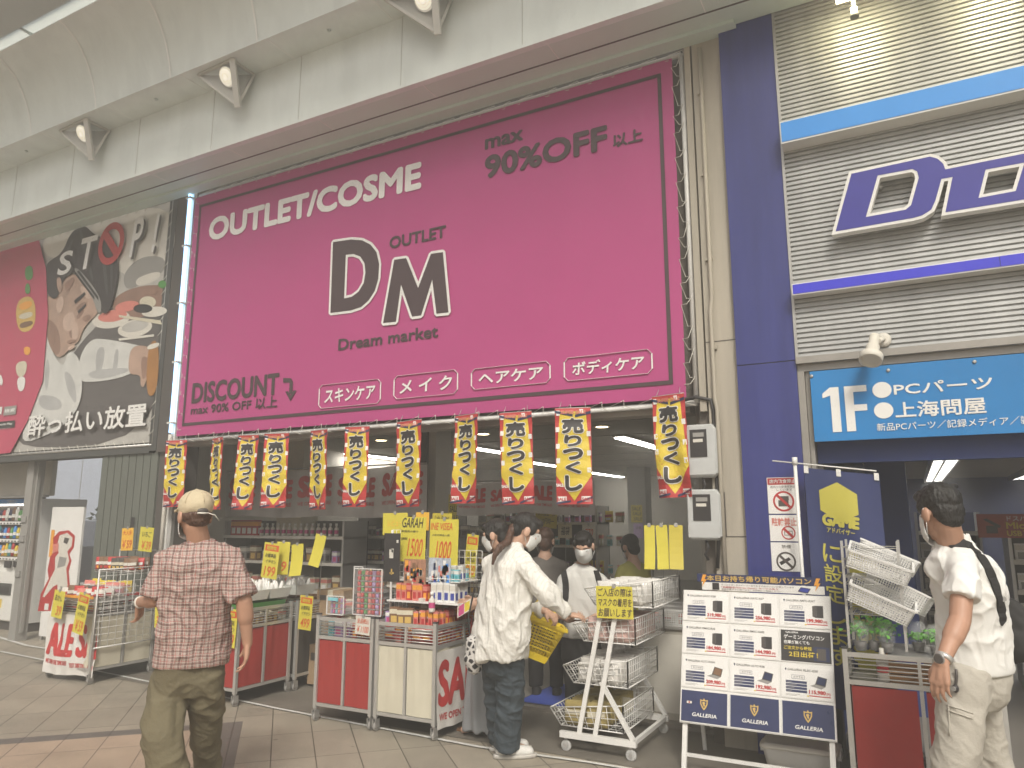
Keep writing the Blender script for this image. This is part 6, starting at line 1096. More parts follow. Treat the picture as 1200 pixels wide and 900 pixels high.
def rc(b, p0, r0, p1, r1, n=14, e0=True, e1=True):           # a tapered limb with round (or cut) ends
    p0, p1 = Vector(p0), Vector(p1); d = p1 - p0
    if d.length < 1e-5: return b.ell(p0, (r0,) * 3, n, 8)
    d.normalize(); u = d.orthogonal().normalized(); v = d.cross(u); rings = []
    ring_ = lambda c, r: [c + (u * math.cos(2 * math.pi * k / n) + v * math.sin(2 * math.pi * k / n)) * max(r, .0008) for k in range(n)]
    if e0: rings += [ring_(p0 - d * r0 * math.cos(a), r0 * math.sin(a)) for a in (R(5), R(30), R(60))]
    rings += [ring_(p0, r0), ring_(p0.lerp(p1, .5), (r0 + r1) / 2), ring_(p1, r1)]
    if e1: rings += [ring_(p1 + d * r1 * math.cos(a), r1 * math.sin(a)) for a in (R(60), R(30), R(5))]
    return b.loft(rings)
def rings_loft(b, L, rows, n=28, p=2.3):                      # rows: (centre, half width along L, half depth); horizontal super-ellipse rings
    L = Vector(L).normalized(); Fw = Vector((0, 0, 1)).cross(L); out = []
    for c, rx, ry in rows:
        c = Vector(c); out.append([c + L * rx * math.copysign(abs(math.cos(a)) ** (2 / p), math.cos(a)) + Fw * ry * math.copysign(abs(math.sin(a)) ** (2 / p), math.sin(a)) for a in [2 * math.pi * k / n for k in range(n)]])
    return b.loft(out)
def grow(b, name, parent, m_n, voxel, smooth=5, disp=None):  # one continuous skin over everything in b
    me = bpy.data.meshes.new('raw'); off = parent.location if parent is not None else Vector((0, 0, 0))
    me.from_pydata([tuple(v - off) for v in b.v], [], b.f); o = bpy.data.objects.new('raw', me); COL.objects.link(o)
    r = o.modifiers.new('r', 'REMESH'); r.mode = 'VOXEL'; r.voxel_size = voxel
    s = o.modifiers.new('s', 'SMOOTH'); s.factor = .5; s.iterations = smooth
    dg = bpy.context.evaluated_depsgraph_get(); out = bpy.data.meshes.new_from_object(o.evaluated_get(dg)); bpy.data.objects.remove(o); bpy.data.meshes.remove(me)
    if disp:
        out.update(); ns = [v.normal.copy() for v in out.vertices]
        for v, n_ in zip(out.vertices, ns): v.co += n_ * disp(v.co)
    out.materials.clear(); out.materials.append(MATS[m_n]); out.polygons.foreach_set('use_smooth', [True] * len(out.polygons)); out.update(); out.name = name
    o = bpy.data.objects.new(name, out); COL.objects.link(o)
    if parent is not None: o.parent = parent
    return o
def folds(a1=.007, a2=.003, sx=7, sz=3.5, seed=0): return lambda c: a1 * noise.noise(Vector((c.x * sx, c.y * sx, c.z * sz + seed))) + a2 * noise.noise(Vector((c.x * sx * 2.7 + c.z * 9, c.y * sx * 2.7, c.z * sz * 2 + seed))) 
def creases(c0, a, k=26, seed=0, sharp=1.5): return lambda c: a * abs(math.sin(c.z * k + 3.2 * noise.noise(Vector((c.x * 6 + seed, c.y * 6, c.z * 3))) + c.x * 9 * c0)) ** sharp * (.5 + .9 * noise.noise(Vector((c.x * 5, c.y * 5 + seed, c.z * 4))))
def ridged(a, sx=9, sz=5, seed=0, tilt=1.0):    # sharp cloth creases running aslant
    def fn(c):
        q = Vector((c.x * sx + c.z * tilt * 3 + seed, c.y * sx - c.z * tilt * 2, c.z * sz)); r1 = 1 - abs(noise.noise(q)) * 2.2; r2 = 1 - abs(noise.noise(q * 2.3 + Vector((7, 3, seed)))) * 2.2
        return a * (max(0, r1) ** 3 + .45 * max(0, r2) ** 3 - .45)
    return fn
def damp(fn, z0, h=.09): return lambda c: fn(c) * max(.12, min(1, (c.z - z0) / h))
def hand(b, w, d, nrm, side, curl=.35, s=1.0, spread=.10, curls=None, thumb=.7):
    d = Vector(d).normalized(); side = (Vector(side) - d * Vector(side).dot(d)).normalized(); nrm = Vector(nrm); nrm = (nrm - d * nrm.dot(d) - side * nrm.dot(side)).normalized()
    w = Vector(w); ks = []
    for i, (x, L) in enumerate(((.030, .082), (.010, .086), (-.010, .082), (-.029, .074))):
        k = w + d * L * s + side * x * s; rc(b, w + side * x * .5 * s + d * .01, .0155 * s, k, .0125 * s, 10); ks.append(k)
    rc(b, w + d * .02 * s, .019 * s, w + d * .06 * s, .018 * s, 10)
    for i, (k, ln, r) in enumerate(zip(ks, (.070, .078, .072, .056), (.0088, .009, .0086, .0078))):
        dd = (d + side * (1.5 - i) * spread * .6).normalized(); c = (curls or [curl] * 4)[i]; p = k
        for j, fr_ in enumerate((.45, .31, .26)):
            a = c * (j + .6); q = p + (dd * math.cos(a) + nrm * math.sin(a)) * ln * fr_ * s; rc(b, p, r * s * (1 - .1 * j), q, r * s * (.92 - .12 * j), 8); p = q
    t0 = w + d * .022 * s + side * .022 * s; t1 = t0 + (d * .75 + side * thumb + nrm * .35).normalized() * .040 * s; t2 = t1 + (d * .95 + side * .2 + nrm * .45).normalized() * .030 * s
    rc(b, t0, .0155 * s, t1, .0115 * s, 10); rc(b, t1, .0105 * s, t2, .0085 * s, 8)
class Head:
    def __init__(s, c, face, tilt=0, scale=1.0, roll=0):
        f = Vector(face).normalized(); f = Matrix.Rotation(0, 3, 'Z') @ f; r = f.cross(Vector((0, 0, 1))).normalized(); f = (Matrix.Rotation(R(tilt), 3, r) @ f); u = r.cross(f)
        if roll: Q = Matrix.Rotation(R(roll), 3, f); r, u = Q @ r, Q @ u
        s.c = Vector(c); s.r, s.f, s.u, s.s = r, f, u, scale; s.M = Matrix((r, f, u)).transposed()
    def p(s, x, y, z): return s.c + (s.r * x + s.f * y + s.u * z) * s.s
    def ell(s, b, c, r, n=16, m=10): b.ell(s.p(*c), tuple(v * s.s for v in r), n, m, s.M)
    def skin(s, b):
        s.ell(b, (0, -.012, .028), (.074, .093, .088), 20, 14); s.ell(b, (0, .022, -.018), (.063, .066, .078)); s.ell(b, (0, .030, -.070), (.047, .050, .040)); s.ell(b, (0, .066, -.096), (.018, .016, .015))
        rc(b, s.p(0, .078, .012), .010 * s.s, s.p(0, .104, -.030), .0115 * s.s); [s.ell(b, (x, .094, -.036), (.009, .010, .008)) for x in (-.011, .011)]; rc(b, s.p(-.034, .068, .024), .015 * s.s, s.p(.034, .068, .024), .015 * s.s)
        for x in (-1, 1): s.ell(b, (x * .040, .055, -.030), (.022, .026, .026)); s.ell(b, (x * .080, -.008, -.012), (.011, .024, .035)); rc(b, s.p(x * .080, -.022, .010), .006, s.p(x * .080, -.010, -.040), .006)
        s.ell(b, (0, .082, -.066), (.022, .014, .008)); s.ell(b, (0, .080, -.076), (.019, .013, .008))
    def eyes(s, par, brow='hair_black', down=False):
        for x in (-1, 1):
            if down:
                b = MB('eye_dark'); b.tube([s.p(x * .018, .085, -.001), s.p(x * .031, .088, -.005), s.p(x * .045, .080, -.002)], .0016, 5); b.build('eyelash', par); b = MB(brow); b.tube([s.p(x * .016, .087, .024), s.p(x * .034, .085, .028), s.p(x * .050, .074, .023)], .0022, 5); b.build('eyebrow', par); continue
            b = MB('white'); s.ell(b, (x * .031, .074, .002), (.014, .012, .007), 12, 8); b.m('eye_dark'); s.ell(b, (x * .031, .0835, .001), (.0062, .004, .0062), 10, 6); rc(b, s.p(x * .018, .083, .006), .0018, s.p(x * .045, .078, .005), .0018, 6); b.build('eye', par)
            b = MB(brow); rc(b, s.p(x * .015, .086, .024), .0028, s.p(x * .034, .084, .030), .0032, 6); rc(b, s.p(x * .034, .084, .030), .0032, s.p(x * .050, .072, .025), .002, 6); b.build('eyebrow', par)
    def mask(s, par, drop=0, out=0):
        b = MB('mask_white'); nu, nv = 22, 12; g = []
        for L in (0, .003):
            for j in range(nv + 1):
                v = j / nv
                for i in range(nu + 1):
                    u = -1 + 2 * i / nu; th = u * R(80); z = .004 - .112 * v - .018 * (1 - abs(u)) * v + .012 * (1 - u * u) * (1 - v) - .012 * abs(u) * (1 - v) * 0 + .02 * abs(u) ** 2 * (v - .5) - drop
                    nose = math.exp(-(u / .28) ** 2) * math.exp(-((v - .22) / .26) ** 2)
                    y = .012 + (.080 + .022 * nose + .010 * math.sin(math.pi * v) + out - L) * math.cos(th) - .020 * max(0, v - .75) * 4 * math.cos(th); x = (.070 + .004 * math.sin(math.pi * v) - L) * math.sin(th)
                    y += .0022 * math.sin(v * 25) * math.cos(th) if .3 < v < .8 else 0
                    g.append(s.p(x, y, z))
        W = nu + 1; n0 = (nv + 1) * W; fs = []
        for j in range(nv):
            for i in range(nu): a = j * W + i; fs.append((a, a + 1, a + W + 1, a + W)); fs.append((n0 + a, n0 + a + W, n0 + a + W + 1, n0 + a + 1))
        for i in range(nu): fs.append((i + 1, i, n0 + i, n0 + i + 1)); a = nv * W + i; fs.append((a, a + 1, n0 + a + 1, n0 + a))
        for j in range(nv): a = j * W; fs.append((a, a + W, n0 + a + W, n0 + a)); a += nu; fs.append((a + W, a, n0 + a, n0 + a + W))
        b.add(g, fs, True)
        for x in (-1, 1):
            for z0, z1 in ((-.012, .018), (-.088, -.045)): b.tube([s.p(x * .070, .022, z0 - drop), s.p(x * .078, .008, (z0 + z1) / 2 - drop * .5), s.p(x * .088, -.012, z1)], .0016, 5)
        b.build('face_mask', par)
def person(lab, loc, grp=None): return thing('person', lab, 'person', (loc.x, loc.y, loc.z if False else 0))
def shoe(par, heel, toe, m_n='shoe_white', h=.075, w_=.045, name='shoe'):
    heel, toe = Vector(heel), Vector(toe); d = (toe - heel); d.z = 0; d.normalize(); b = MB(); z = .03; L = (toe - heel).length
    q = lambda t, zz: Vector((heel.x, heel.y, 0)) + d * L * t + Vector((0, 0, zz))
    rc(b, q(.12, .045), w_ * .85, q(.42, .048), w_ * .92); rc(b, q(.42, .045), w_ * .95, q(.86, .036), w_ * .80); rc(b, q(.14, .05), w_ * .8, q(.16, .085), w_ * .85)
    for i in range(len(b.v)): b.v[i].z = max(b.v[i].z, .022)
    o = grow(b, name, par, m_n, .006, 3); s = MB('sole'); side = d.cross(Vector((0, 0, 1))); out = []
    for zz in (.001, .026):
        out.append([q(.5, zz) + d * math.cos(a) * L * .58 + side * math.sin(a) * w_ * (1.02 + .1 * math.cos(a)) for a in [2 * math.pi * k / 24 for k in range(24)]])
    s.loft(out); s.build('sole', o); l = MB('sole')
    for k in range(4): t = .42 + .1 * k; l.tube([q(t, .096 - .02 * k) + side * .022, q(t + .03, .102 - .02 * k), q(t, .096 - .02 * k) - side * .022], .003, 4)
    l.build('laces', o); return o
# ---- man in the cap, walking away at the left
Z = 4.0; A = 50; Lr = Vector((math.cos(R(A)), math.sin(R(A)), 0)); fw = az(A)
hip = D(222, 792, Z); P1 = person('man in cream cap and plaid short sleeve shirt walking away in olive trousers', Vector((hip.x, hip.y, 0)))
hd = Head(D(228, 604, Z), az(A + 22), -6, 1.0)
lank, rank = D(206, 932, 3.80), D(243, 924, 4.26); lank.z = .09; rank.z = .09
lkn, rkn = D(190, 862, 3.84), D(242, 856, 4.12); lh, rh = D(202, 795, Z), D(240, 795, Z)
ls, rs = D(195, 655, 4.02), D(269, 654, 4.02); le, re_ = D(183, 702, 3.98), D(286, 704, 3.97); lw, rw = D(163, 706, 4.16), D(290, 754, 3.98)
b = MB(); hd.skin(b); nb = D(234, 641, 4.02); rc(b, hd.p(0, -.02, -.05), .055, nb, .062); rc(b, nb, .07, D(230, 690, Z), .12); rc(b, D(230, 690, Z), .11, hip, .11); rc(b, ls, .045, rs, .045)
for s_, e_, w_, h_, k_, a_ in ((ls, le, lw, lh, lkn, lank), (rs, re_, rw, rh, rkn, rank)):
    rc(b, s_, .048, e_, .042); rc(b, e_, .043, w_, .027); rc(b, e_ .lerp(w_, .1), .044, e_.lerp(w_, .4), .043); rc(b, h_, .09, k_, .055); rc(b, k_, .055, a_, .04); rc(b, a_, .04, a_ + fw * .15 - Vector((0, 0, .05)), .035)
hand(b, lw, D(164, 730, 4.22) - lw, -Lr * .3 + fw * -.9, Lr * .2 + fw * .5 + Vector((0, 0, .2)), .25, 1.0, .3, [.15, .3, .4, .5]); hand(b, rw, D(287, 784, 3.96) - rw, -Lr, fw, .42)
grow(b, 'body', P1, 'skin', .0055, 3)
striped('plaid', Lr, (.40, .325, .285), [(Lr, .034, .30, 0, (.13, .055, .05), .62), (Lr, .034, .10, .55, (.42, .10, .09), .7), (Lr, .017, .10, .3, (.66, .60, .54), .6), ((0, 0, 1), .034, .26, .1, (.16, .075, .07), .55), ((0, 0, 1), .034, .10, .62, (.42, .12, .11), .6), ((0, 0, 1), .017, .1, .4, (.66, .60, .54), .6)])
b = MB(); m_ = 1 / 216.0
rings_loft(b, Lr, [(D(235, 634, 4.02), .066, .064), (D(234, 640, 4.02), .085, .075), (D(233, 648, 4.01), .145, .095), (D(232, 660, Z), .185, .120), (D(231, 690, Z), .182, .132), (D(229, 720, Z), .178, .132), (D(227, 750, Z), .186, .138), (D(225, 772, Z), .194, .142), (D(224, 779, Z), .194, .142)])
for s_, e_ in ((ls, le), (rs, re_)): q = s_.lerp(e_, .92); rc(b, s_ + (q - s_) * .02, .064, q, .076, 18, True, False); rc(b, nb + Vector((0, 0, -.035)), .085, s_, .066, 18)
rc(b, nb + Vector((0, 0, -.005)), .068, nb + Vector((0, 0, .03)), .064, 20, False, False)
r1_ = ridged(.012, 8, 5, 2); f1_, f2_ = folds(.018, .007, 6, 2.6, 1), creases(.6, .016, 15, 4)
grow(b, 'shirt', P1, 'plaid', .0075, 9, damp(lambda c: f1_(c) + f2_(c) * .6 + r1_(c), D(222, 781, Z).z))
b = MB(); rings_loft(b, Lr, [(D(223, 762, Z), .165, .12), (D(222, 790, Z), .182, .135), (D(221, 806, Z), .185, .135), (D(221, 815, Z), .17, .12)])
rc(b, lh + Lr * -.005, .110, lkn, .096, 20); rc(b, lkn, .096, lank, .082, 20, True, False); rc(b, rh + Lr * .0, .102, rkn, .078, 20); rc(b, rkn, .078, rank, .064, 20, True, False)
r2_ = ridged(.008, 6, 5, 12, 2); f3, f4 = folds(.016, .006, 6, 3, 9), creases(1.0, .018, 16, 2)
grow(b, 'trousers', P1, 'olive', .0085, 3, lambda c: f3(c) + (f4(c) if c.z < .62 else .35 * f4(c)) + r2_(c))
for a_ in (lank, rank): shoe(P1, Vector((a_.x, a_.y, 0)) - fw * .06, Vector((a_.x, a_.y, 0)) + fw * .19, 'dark')
b = MB(); hd.ell(b, (0, -.018, .052), (.088, .106, .082), 24, 14); rc(b, hd.p(-.05, .08, .052), .010, hd.p(.05, .08, .052), .010); 
for t in (-1, -.5, 0, .5, 1): rc(b, hd.p(t * .055, .075, .050), .008, hd.p(t * .06, .155 - .03 * t * t, .030), .006)
hd.ell(b, (0, .115, .040), (.070, .055, .007))
base_z = hd.p(0, 0, .012); 
cp = grow(b, 'cap', P1, 'cap_cream', .0055, 2, folds(.004, .002, 16, 16, 3))
for k in range(6):
    a_ = R(30 + 60 * k); b = MB('cap_cream'); b.tube([hd.p(.0895 * math.cos(a_) * math.cos(e_), -.018 + .1075 * math.sin(a_) * math.cos(e_), .052 + .0835 * math.sin(e_)) for e_ in (R(5), R(20), R(38), R(56), R(74), R(88))], .0022, 5); b.build('cap_seam', cp)
b = MB('cap_cream'); b.ell(hd.p(0, -.018, .136), (.010, .010, .006), 10, 6); b.build('cap_button', cp)
b = MB('dark'); b.ell(hd.p(.0, -.112, .012), (.030, .012, .016), 14, 8, hd.M); b.m('offwhite').tube([hd.p(-.03, -.116, .000), hd.p(0, -.124, -.002), hd.p(.03, -.116, .0)], .005, 6); b.tube([hd.p(.025, -.118, .0), hd.p(.06, -.125, -.012), hd.p(.085, -.12, -.04)], .003, 5); b.build('strap', cp)
b = MB(); hd.ell(b, (0, -.03, -.005), (.077, .082, .05)); hd.ell(b, (0, -.05, -.035), (.060, .055, .035)); grow(b, 'hair', P1, 'hair_brown', .006, 3, folds(.003, .003, 40, 20)); hd.eyes(P1); hd.mask(P1)
b = MB('offwhite'); b.lathe([(.031, -.012), (.034, -.01), (.034, .01), (.031, .012)], lw.lerp(le, .08), 14, (le - lw).normalized()); b.build('wristwatch', P1)
# ---- man in the white polo shirt at the right
Z = 3.4; A = 58; fw = az(A); Lr = Vector((math.cos(R(A)), math.sin(R(A)), 0))
c0 = D(1137, 790, Z); P2 = person('man in white polo shirt with black shoulder strap and off white trousers seen from side', Vector((c0.x, c0.y, 0)))
hd = Head(D(1101, 601, Z), az(A - 20), -12, 1.02); nb = D(1116, 644, Z + .02)
tc_ = lambda y, x: D(x, y, Z)
ls, rs = D(1129, 669, Z - .145), D(1148, 666, Z + .12); le, lw = D(1125, 727, Z - .24), D(1104, 776, Z - .33); re_, rw = D(1152, 725, Z + .24), D(1128, 770, Z + .26)
lh, rh = D(1133, 795, Z - .09), D(1140, 795, Z + .09); lank, rank = D(1122, 985, Z - .10), D(1196, 975, Z + .05); lkn, rkn = D(1118, 890, Z - .14), D(1158, 888, Z + .08); lank.z = rank.z = .09
b = MB(); hd.skin(b); rc(b, hd.p(0, -.025, -.05), .056, nb, .062); rc(b, nb, .07, tc_(700, 1136), .115); rc(b, tc_(700, 1136), .105, c0, .105); rc(b, ls, .042, rs, .042)
for s_, e_, w_, h_, k_, a_ in ((ls, le, lw, lh, lkn, lank), (rs, re_, rw, rh, rkn, rank)):
    rc(b, s_, .048, e_, .043); rc(b, e_, .043, w_, .028); rc(b, e_.lerp(w_, .08), .045, e_.lerp(w_, .4), .043); rc(b, h_, .09, k_, .06); rc(b, k_, .055, a_, .04); rc(b, a_, .04, a_ + fw * .15 - Vector((0, 0, .05)), .035)
hand(b, lw, D(1099, 822, Z - .36) - lw, Lr, fw + Vector((0, 0, .1)), .38, 1.05); hand(b, rw, D(1122, 812, Z + .26) - rw, -Lr, fw, .4)
grow(b, 'body', P2, 'skin', .0055, 3)
b = MB(); rings_loft(b, Lr, [(D(1115, 634, Z + .02), .066, .072), (D(1117, 643, Z + .02), .085, .085), (D(1122, 652, Z), .140, .100), (D(1129, 664, Z), .175, .122), (D(1138, 695, Z), .170, .132), (D(1140, 730, Z), .172, .128), (D(1141, 760, Z), .175, .130), (D(1142, 781, Z), .186, .142), (D(1142, 787, Z), .186, .142)])
for s_, e_ in ((ls, le), (rs, re_)): q = s_.lerp(e_, .56); rc(b, s_, .066, q, .074, 18, True, False); rc(b, nb + Vector((0, 0, -.035)), .085, s_, .068, 18)
r3_ = ridged(.011, 7, 4, 22); f1_, f2_ = folds(.012, .005, 6, 2.4, 21), creases(.9, .017, 12, 6)
sh = grow(b, 'polo_shirt', P2, 'polo_white', .007, 9, damp(lambda c: f1_(c) + .6 * f2_(c) + r3_(c), D(1142, 788, Z).z))
b = MB(); rg_ = []
for k in range(24): a = 2 * math.pi * k / 24; rc(b, nb + Vector((0, 0, -.005)) + (Lr * math.cos(a) * .078 + fw * math.sin(a) * .082), .007, nb + Vector((0, 0, .050 - .022 * math.sin(a))) + (Lr * math.cos(a) * .070 + fw * math.sin(a) * .072), .006, 8)
grow(b, 'collar', P2, 'polo_white', .005, 4)
b = MB(); rings_loft(b, Lr, [(D(1138, 772, Z), .172, .125), (D(1138, 795, Z), .180, .135), (D(1138, 815, Z), .178, .130), (D(1138, 826, Z), .15, .11)])
rc(b, lh, .098, lkn, .088, 20); rc(b, lkn, .088, lank, .074, 20, True, False); rc(b, rh, .096, rkn, .088, 20); rc(b, rkn, .088, rank, .074, 20, True, False)
r4_ = ridged(.007, 7, 4, 42, 2); f3, f4 = folds(.012, .005, 7, 3.2, 33), creases(.9, .012, 13, 12); tr = grow(b, 'trousers', P2, 'chino', .0075, 3, lambda c: f3(c) + f4(c) + r4_(c))
from mathutils.bvhtree import BVHTree
def bvh(o):
    off = o.matrix_world.translation if False else (o.parent.location if o.parent else Vector((0, 0, 0))) + o.location
    return BVHTree.FromPolygons([v.co + off for v in o.data.vertices], [tuple(p.vertices) for p in o.data.polygons])
def on(tree, px, py, lift, zf):
    d = ray(px, py).normalized(); h = tree.ray_cast(E0, d); return (h[0] + h[1] * lift, h[1]) if h[0] is not None and (h[0] - E0).length < zf + 1.5 else (D(px, py, zf), -d)
def strap(par, tree, pts, wd, m_n, name, zf, th=.004, lift=.006):
    P_, N_ = [], []; 
    for (x0, y0), (x1, y1) in zip(pts, pts[1:]):
        for k in range(6): t = k / 6; q, n_ = on(tree, x0 + (x1 - x0) * t, y0 + (y1 - y0) * t, lift, zf); P_.append(q); N_.append(n_)
    for _ in range(3): P_ = [P_[0]] + [(P_[i - 1] + P_[i] * 2 + P_[i + 1]) / 4 for i in range(1, len(P_) - 1)] + [P_[-1]]
    b = MB(m_n); rings = []
    for i, (q, n_) in enumerate(zip(P_, N_)):
        d = (P_[min(i + 1, len(P_) - 1)] - P_[max(i - 1, 0)]).normalized(); sd = d.cross(n_).normalized(); nn = sd.cross(d); rings.append([q + sd * wd / 2 + nn * th, q - sd * wd / 2 + nn * th, q - sd * wd / 2 - nn * th, q + sd * wd / 2 - nn * th])
    b.loft(rings, smooth=False); return b.build(name, par)
tree = bvh(sh); BG = thing('shoulder_bag', 'black shoulder bag with broad strap across the back of polo shirt man', 'bag', D(1180, 735, Z + .05))
strap(BG, tree, [(1111, 640), (1119, 636.5), (1130, 637), (1142, 645), (1154, 660), (1164, 682), (1171, 706), (1175, 735)], .042, 'black_cloth', 'strap', Z)
b = MB(); q = D(1178, 735, Z + .14); b.ell(q, (.06, .13, .15), 18, 12, Matrix.Rotation(R(A), 3, 'Z')); q2 = D(1178, 752, Z + .12); b.ell(q2, (.065, .13, .10), 18, 12, Matrix.Rotation(R(A), 3, 'Z')); grow(b, 'bag_body', BG, 'black_cloth', .008, 3, folds(.006, .003, 12, 12))
b = MB('steel'); b.lathe([(.012, -.004), (.012, .004)], D(1176, 702, Z - .13), 10, (0, -1, 0)); b.build('buckle', BG)
b = MB('cream'); f_ = Lr; 
b = MB(); hd.ell(b, (0, -.018, .048), (.084, .100, .086), 20, 14); hd.ell(b, (0, .052, .088), (.062, .048, .034)); hd.ell(b, (0, -.055, .0), (.072, .055, .07)); hd.ell(b, (0, -.06, -.04), (.056, .042, .04)); [hd.ell(b, (x * .074, .020, .030), (.010, .022, .035)) for x in (-1, 1)]
rgh = random.Random(4); [hd.ell(b, (rgh.uniform(-.06, .06), rgh.uniform(-.07, .08), .100 + rgh.uniform(-.010, .012)), (.026, .028, .018)) for k in range(14)]
grow(b, 'hair', P2, 'hair_black', .0055, 2, lambda c: .0035 * noise.noise(c * 55) + .003 * noise.noise(Vector((c.x * 150, c.y * 150, c.z * 60)))); hd.eyes(P2); hd.mask(P2, .012, .006)
tt = bvh(tr); b = MB('chrome'); wq = lw.lerp(le, .10); dx = (le - lw).normalized(); b.lathe([(.031, -.011), (.036, -.008), (.036, .008), (.031, .011)], wq, 18, dx); b.m('dark').lathe([(.020, .0), (.020, .006), (.017, .008)], wq - Lr * .034, 16, -Lr); b.m('steel').lathe([(.023, -.002), (.023, .004)], wq - Lr * .034, 16, -Lr); b.build('wristwatch', P2)
q, n_ = on(tt, 1122, 793, .008, Z); q2, _ = on(tt, 1121, 806, .012, Z); b = MB('dark'); b.tube([q + Vector((0, 0, .03)), q, q2], .006, 6); b.m('black'); b.ell(q2, (.014, .014, .018), 10, 8); b.m('steel').lathe([(.010, .0), (.010, .004)], q2 - Lr * .012, 10, -Lr); tag(b.build('key_holder'), 'dark key holder clipped to the off white trousers', 'key holder')
for (pts) in ([(1110, 826), (1140, 836)], [(1110, 832), (1140, 842)], [(1112, 826), (1113, 862)]):
    b = MB('chino'); b.tube([on(tt, pts[0][0] + (pts[1][0] - pts[0][0]) * t / 6, pts[0][1] + (pts[1][1] - pts[0][1]) * t / 6, .002, Z)[0] for t in range(7)], .0035, 6); b.build('pocket_seam', P2)
for a_ in (lank, rank): shoe(P2, Vector((a_.x, a_.y, 0)) - fw * .07, Vector((a_.x, a_.y, 0)) + fw * .20, 'shoe_white')
# ---- woman in the loose white shirt with the ponytail
Z = -EYE / ray(592, 886).z; A = -32; fw = az(A); Lr = Vector((math.cos(R(A)), math.sin(R(A)), 0)); S = Z / FPX
c0 = D(590, 745, Z); P3 = person('woman with brown ponytail in loose white shirt, jeans and white sneakers reaching right', Vector((c0.x, c0.y, 0)))
hd = Head(D(617, 622, Z + .02), az(-52), -24, .96); nb = D(600, 644, Z + .01)
ls, rs = D(576, 661, Z + .12), D(612, 662, Z - .11); re_ = D(643, 697, Z - .16); rw = D(664, 720, Z - .10); le, lw = D(600, 712, Z + .28), D(640, 716, Z + .16)
lh, rh = D(582, 770, Z + .06), D(596, 770, Z - .06); lkn, rkn = D(585, 826, Z + .10), D(598, 826, Z - .04); lank, rank = D(589, 872, Z + .12), D(594, 876, Z - .03); lank.z = .085; rank.z = .085
b = MB(); hd.skin(b); rc(b, hd.p(0, -.02, -.05), .046, nb, .052); rc(b, nb, .06, D(590, 690, Z), .10); rc(b, D(590, 690, Z), .10, c0, .115)
for s_, e_, w_, h_, k_, a_ in ((ls, le, lw, lh, lkn, lank), (rs, re_, rw, rh, rkn, rank)): rc(b, s_, .045, e_, .035); rc(b, e_, .036, w_, .023); rc(b, h_, .085, k_, .052); rc(b, k_, .05, a_, .035); rc(b, a_, .035, a_ + fw * .13 - Vector((0, 0, .05)), .03)
hand(b, rw, D(681, 722, Z - .08) - rw, Vector((0, 0, -1)) + fw * .2, fw - Lr * .3, .30, .92, .12, [.15, .35, .45, .5]); hand(b, lw, D(648, 722, Z + .12) - lw, Vector((0, 0, -1)), -fw, .9, .92)
grow(b, 'body', P3, 'skin_pale', .0055, 3)
striped('shirt_weave', Lr, (.76, .745, .69), [(Lr, .019, .35, 0, (.62, .60, .54), .5), (Lr, .0095, .3, .3, (.84, .82, .78), .4)], .85, .35)
b = MB(); rings_loft(b, Lr, [(D(600, 637, Z + .01), .058, .058), (D(599, 644, Z), .085, .072), (D(597, 651, Z), .140, .090), (D(595, 662, Z), .178, .118), (D(592, 690, Z), .196, .140), (D(590, 715, Z), .205, .152), (D(588, 738, Z), .212, .162), (D(586, 756, Z), .214, .168), (D(584, 769, Z), .214, .168)])
for s_ in (ls, rs): rc(b, nb + Vector((0, 0, -.035)), .075, s_, .068, 18)
rc(b, rs, .068, re_, .068, 18); rc(b, re_, .068, rw.lerp(re_, .10), .046, 18, True, False); rc(b, ls, .068, le, .066, 18); rc(b, le, .066, lw.lerp(le, .15), .045, 18, True, False)
r5_ = ridged(.013, 9, 3.5, 52, .6); f1_, f2_ = folds(.014, .006, 6, 2.2, 41), creases(1.5, .014, 11, 16); sh3 = grow(b, 'shirt', P3, 'shirt_weave', .0075, 8, lambda c: f1_(c) + f2_(c) + r5_(c) + .010 * math.sin((c.dot(Lr)) * 38 + 3 * noise.noise(c * 3)) * max(0, min(1, (1.30 - c.z) / .5)))
b = MB(); [rc(b, nb + (Lr * math.cos(a) * .066 + fw * math.sin(a) * .066), .007, nb + Vector((0, 0, .032)) + (Lr * math.cos(a) * .056 + fw * math.sin(a) * .060), .006, 8) for a in [2 * math.pi * k / 20 for k in range(20)]]; grow(b, 'collar', P3, 'shirt_weave', .005, 3)
b = MB(); rings_loft(b, Lr, [(D(588, 742, Z), .15, .12), (D(588, 765, Z), .165, .135), (D(589, 782, Z), .165, .13), (D(589, 792, Z), .14, .11)])
for h_, k_, a_ in ((lh, lkn, lank), (rh, rkn, rank)): rc(b, h_, .100, k_, .088, 20); rc(b, k_, .088, a_ - Vector((0, 0, .015)), .088, 20, True, False)
r6_ = ridged(.010, 8, 7, 62, 2); f3, f4 = folds(.008, .004, 8, 3, 50), creases(1, .013, 30, 22); grow(b, 'jeans', P3, 'denim', .0075, 3, lambda c: f3(c) + (f4(c) if c.z < .5 else .3 * f4(c)) + r6_(c))
for a_, q in ((lank, .0), (rank, 0)): dd = az(-55); shoe(P3, Vector((a_.x, a_.y, 0)) - dd * .07, Vector((a_.x, a_.y, 0)) + dd * .18, 'shoe_white', w_=.044)
b = MB(); hd.ell(b, (0, -.020, .040), (.081, .100, .084), 20, 14); hd.ell(b, (0, .050, .078), (.060, .044, .032)); [hd.ell(b, (x * .072, .024, .022), (.012, .030, .045)) for x in (-1, 1)]; hd.ell(b, (0, -.06, -.015), (.062, .05, .06)); hd.ell(b, (0, -.115, .030), (.026, .026, .026))
grow(b, 'hair', P3, 'hair_black', .0055, 4, lambda c: .0022 * noise.noise(Vector((c.x * 90, c.y * 90, c.z * 25))))
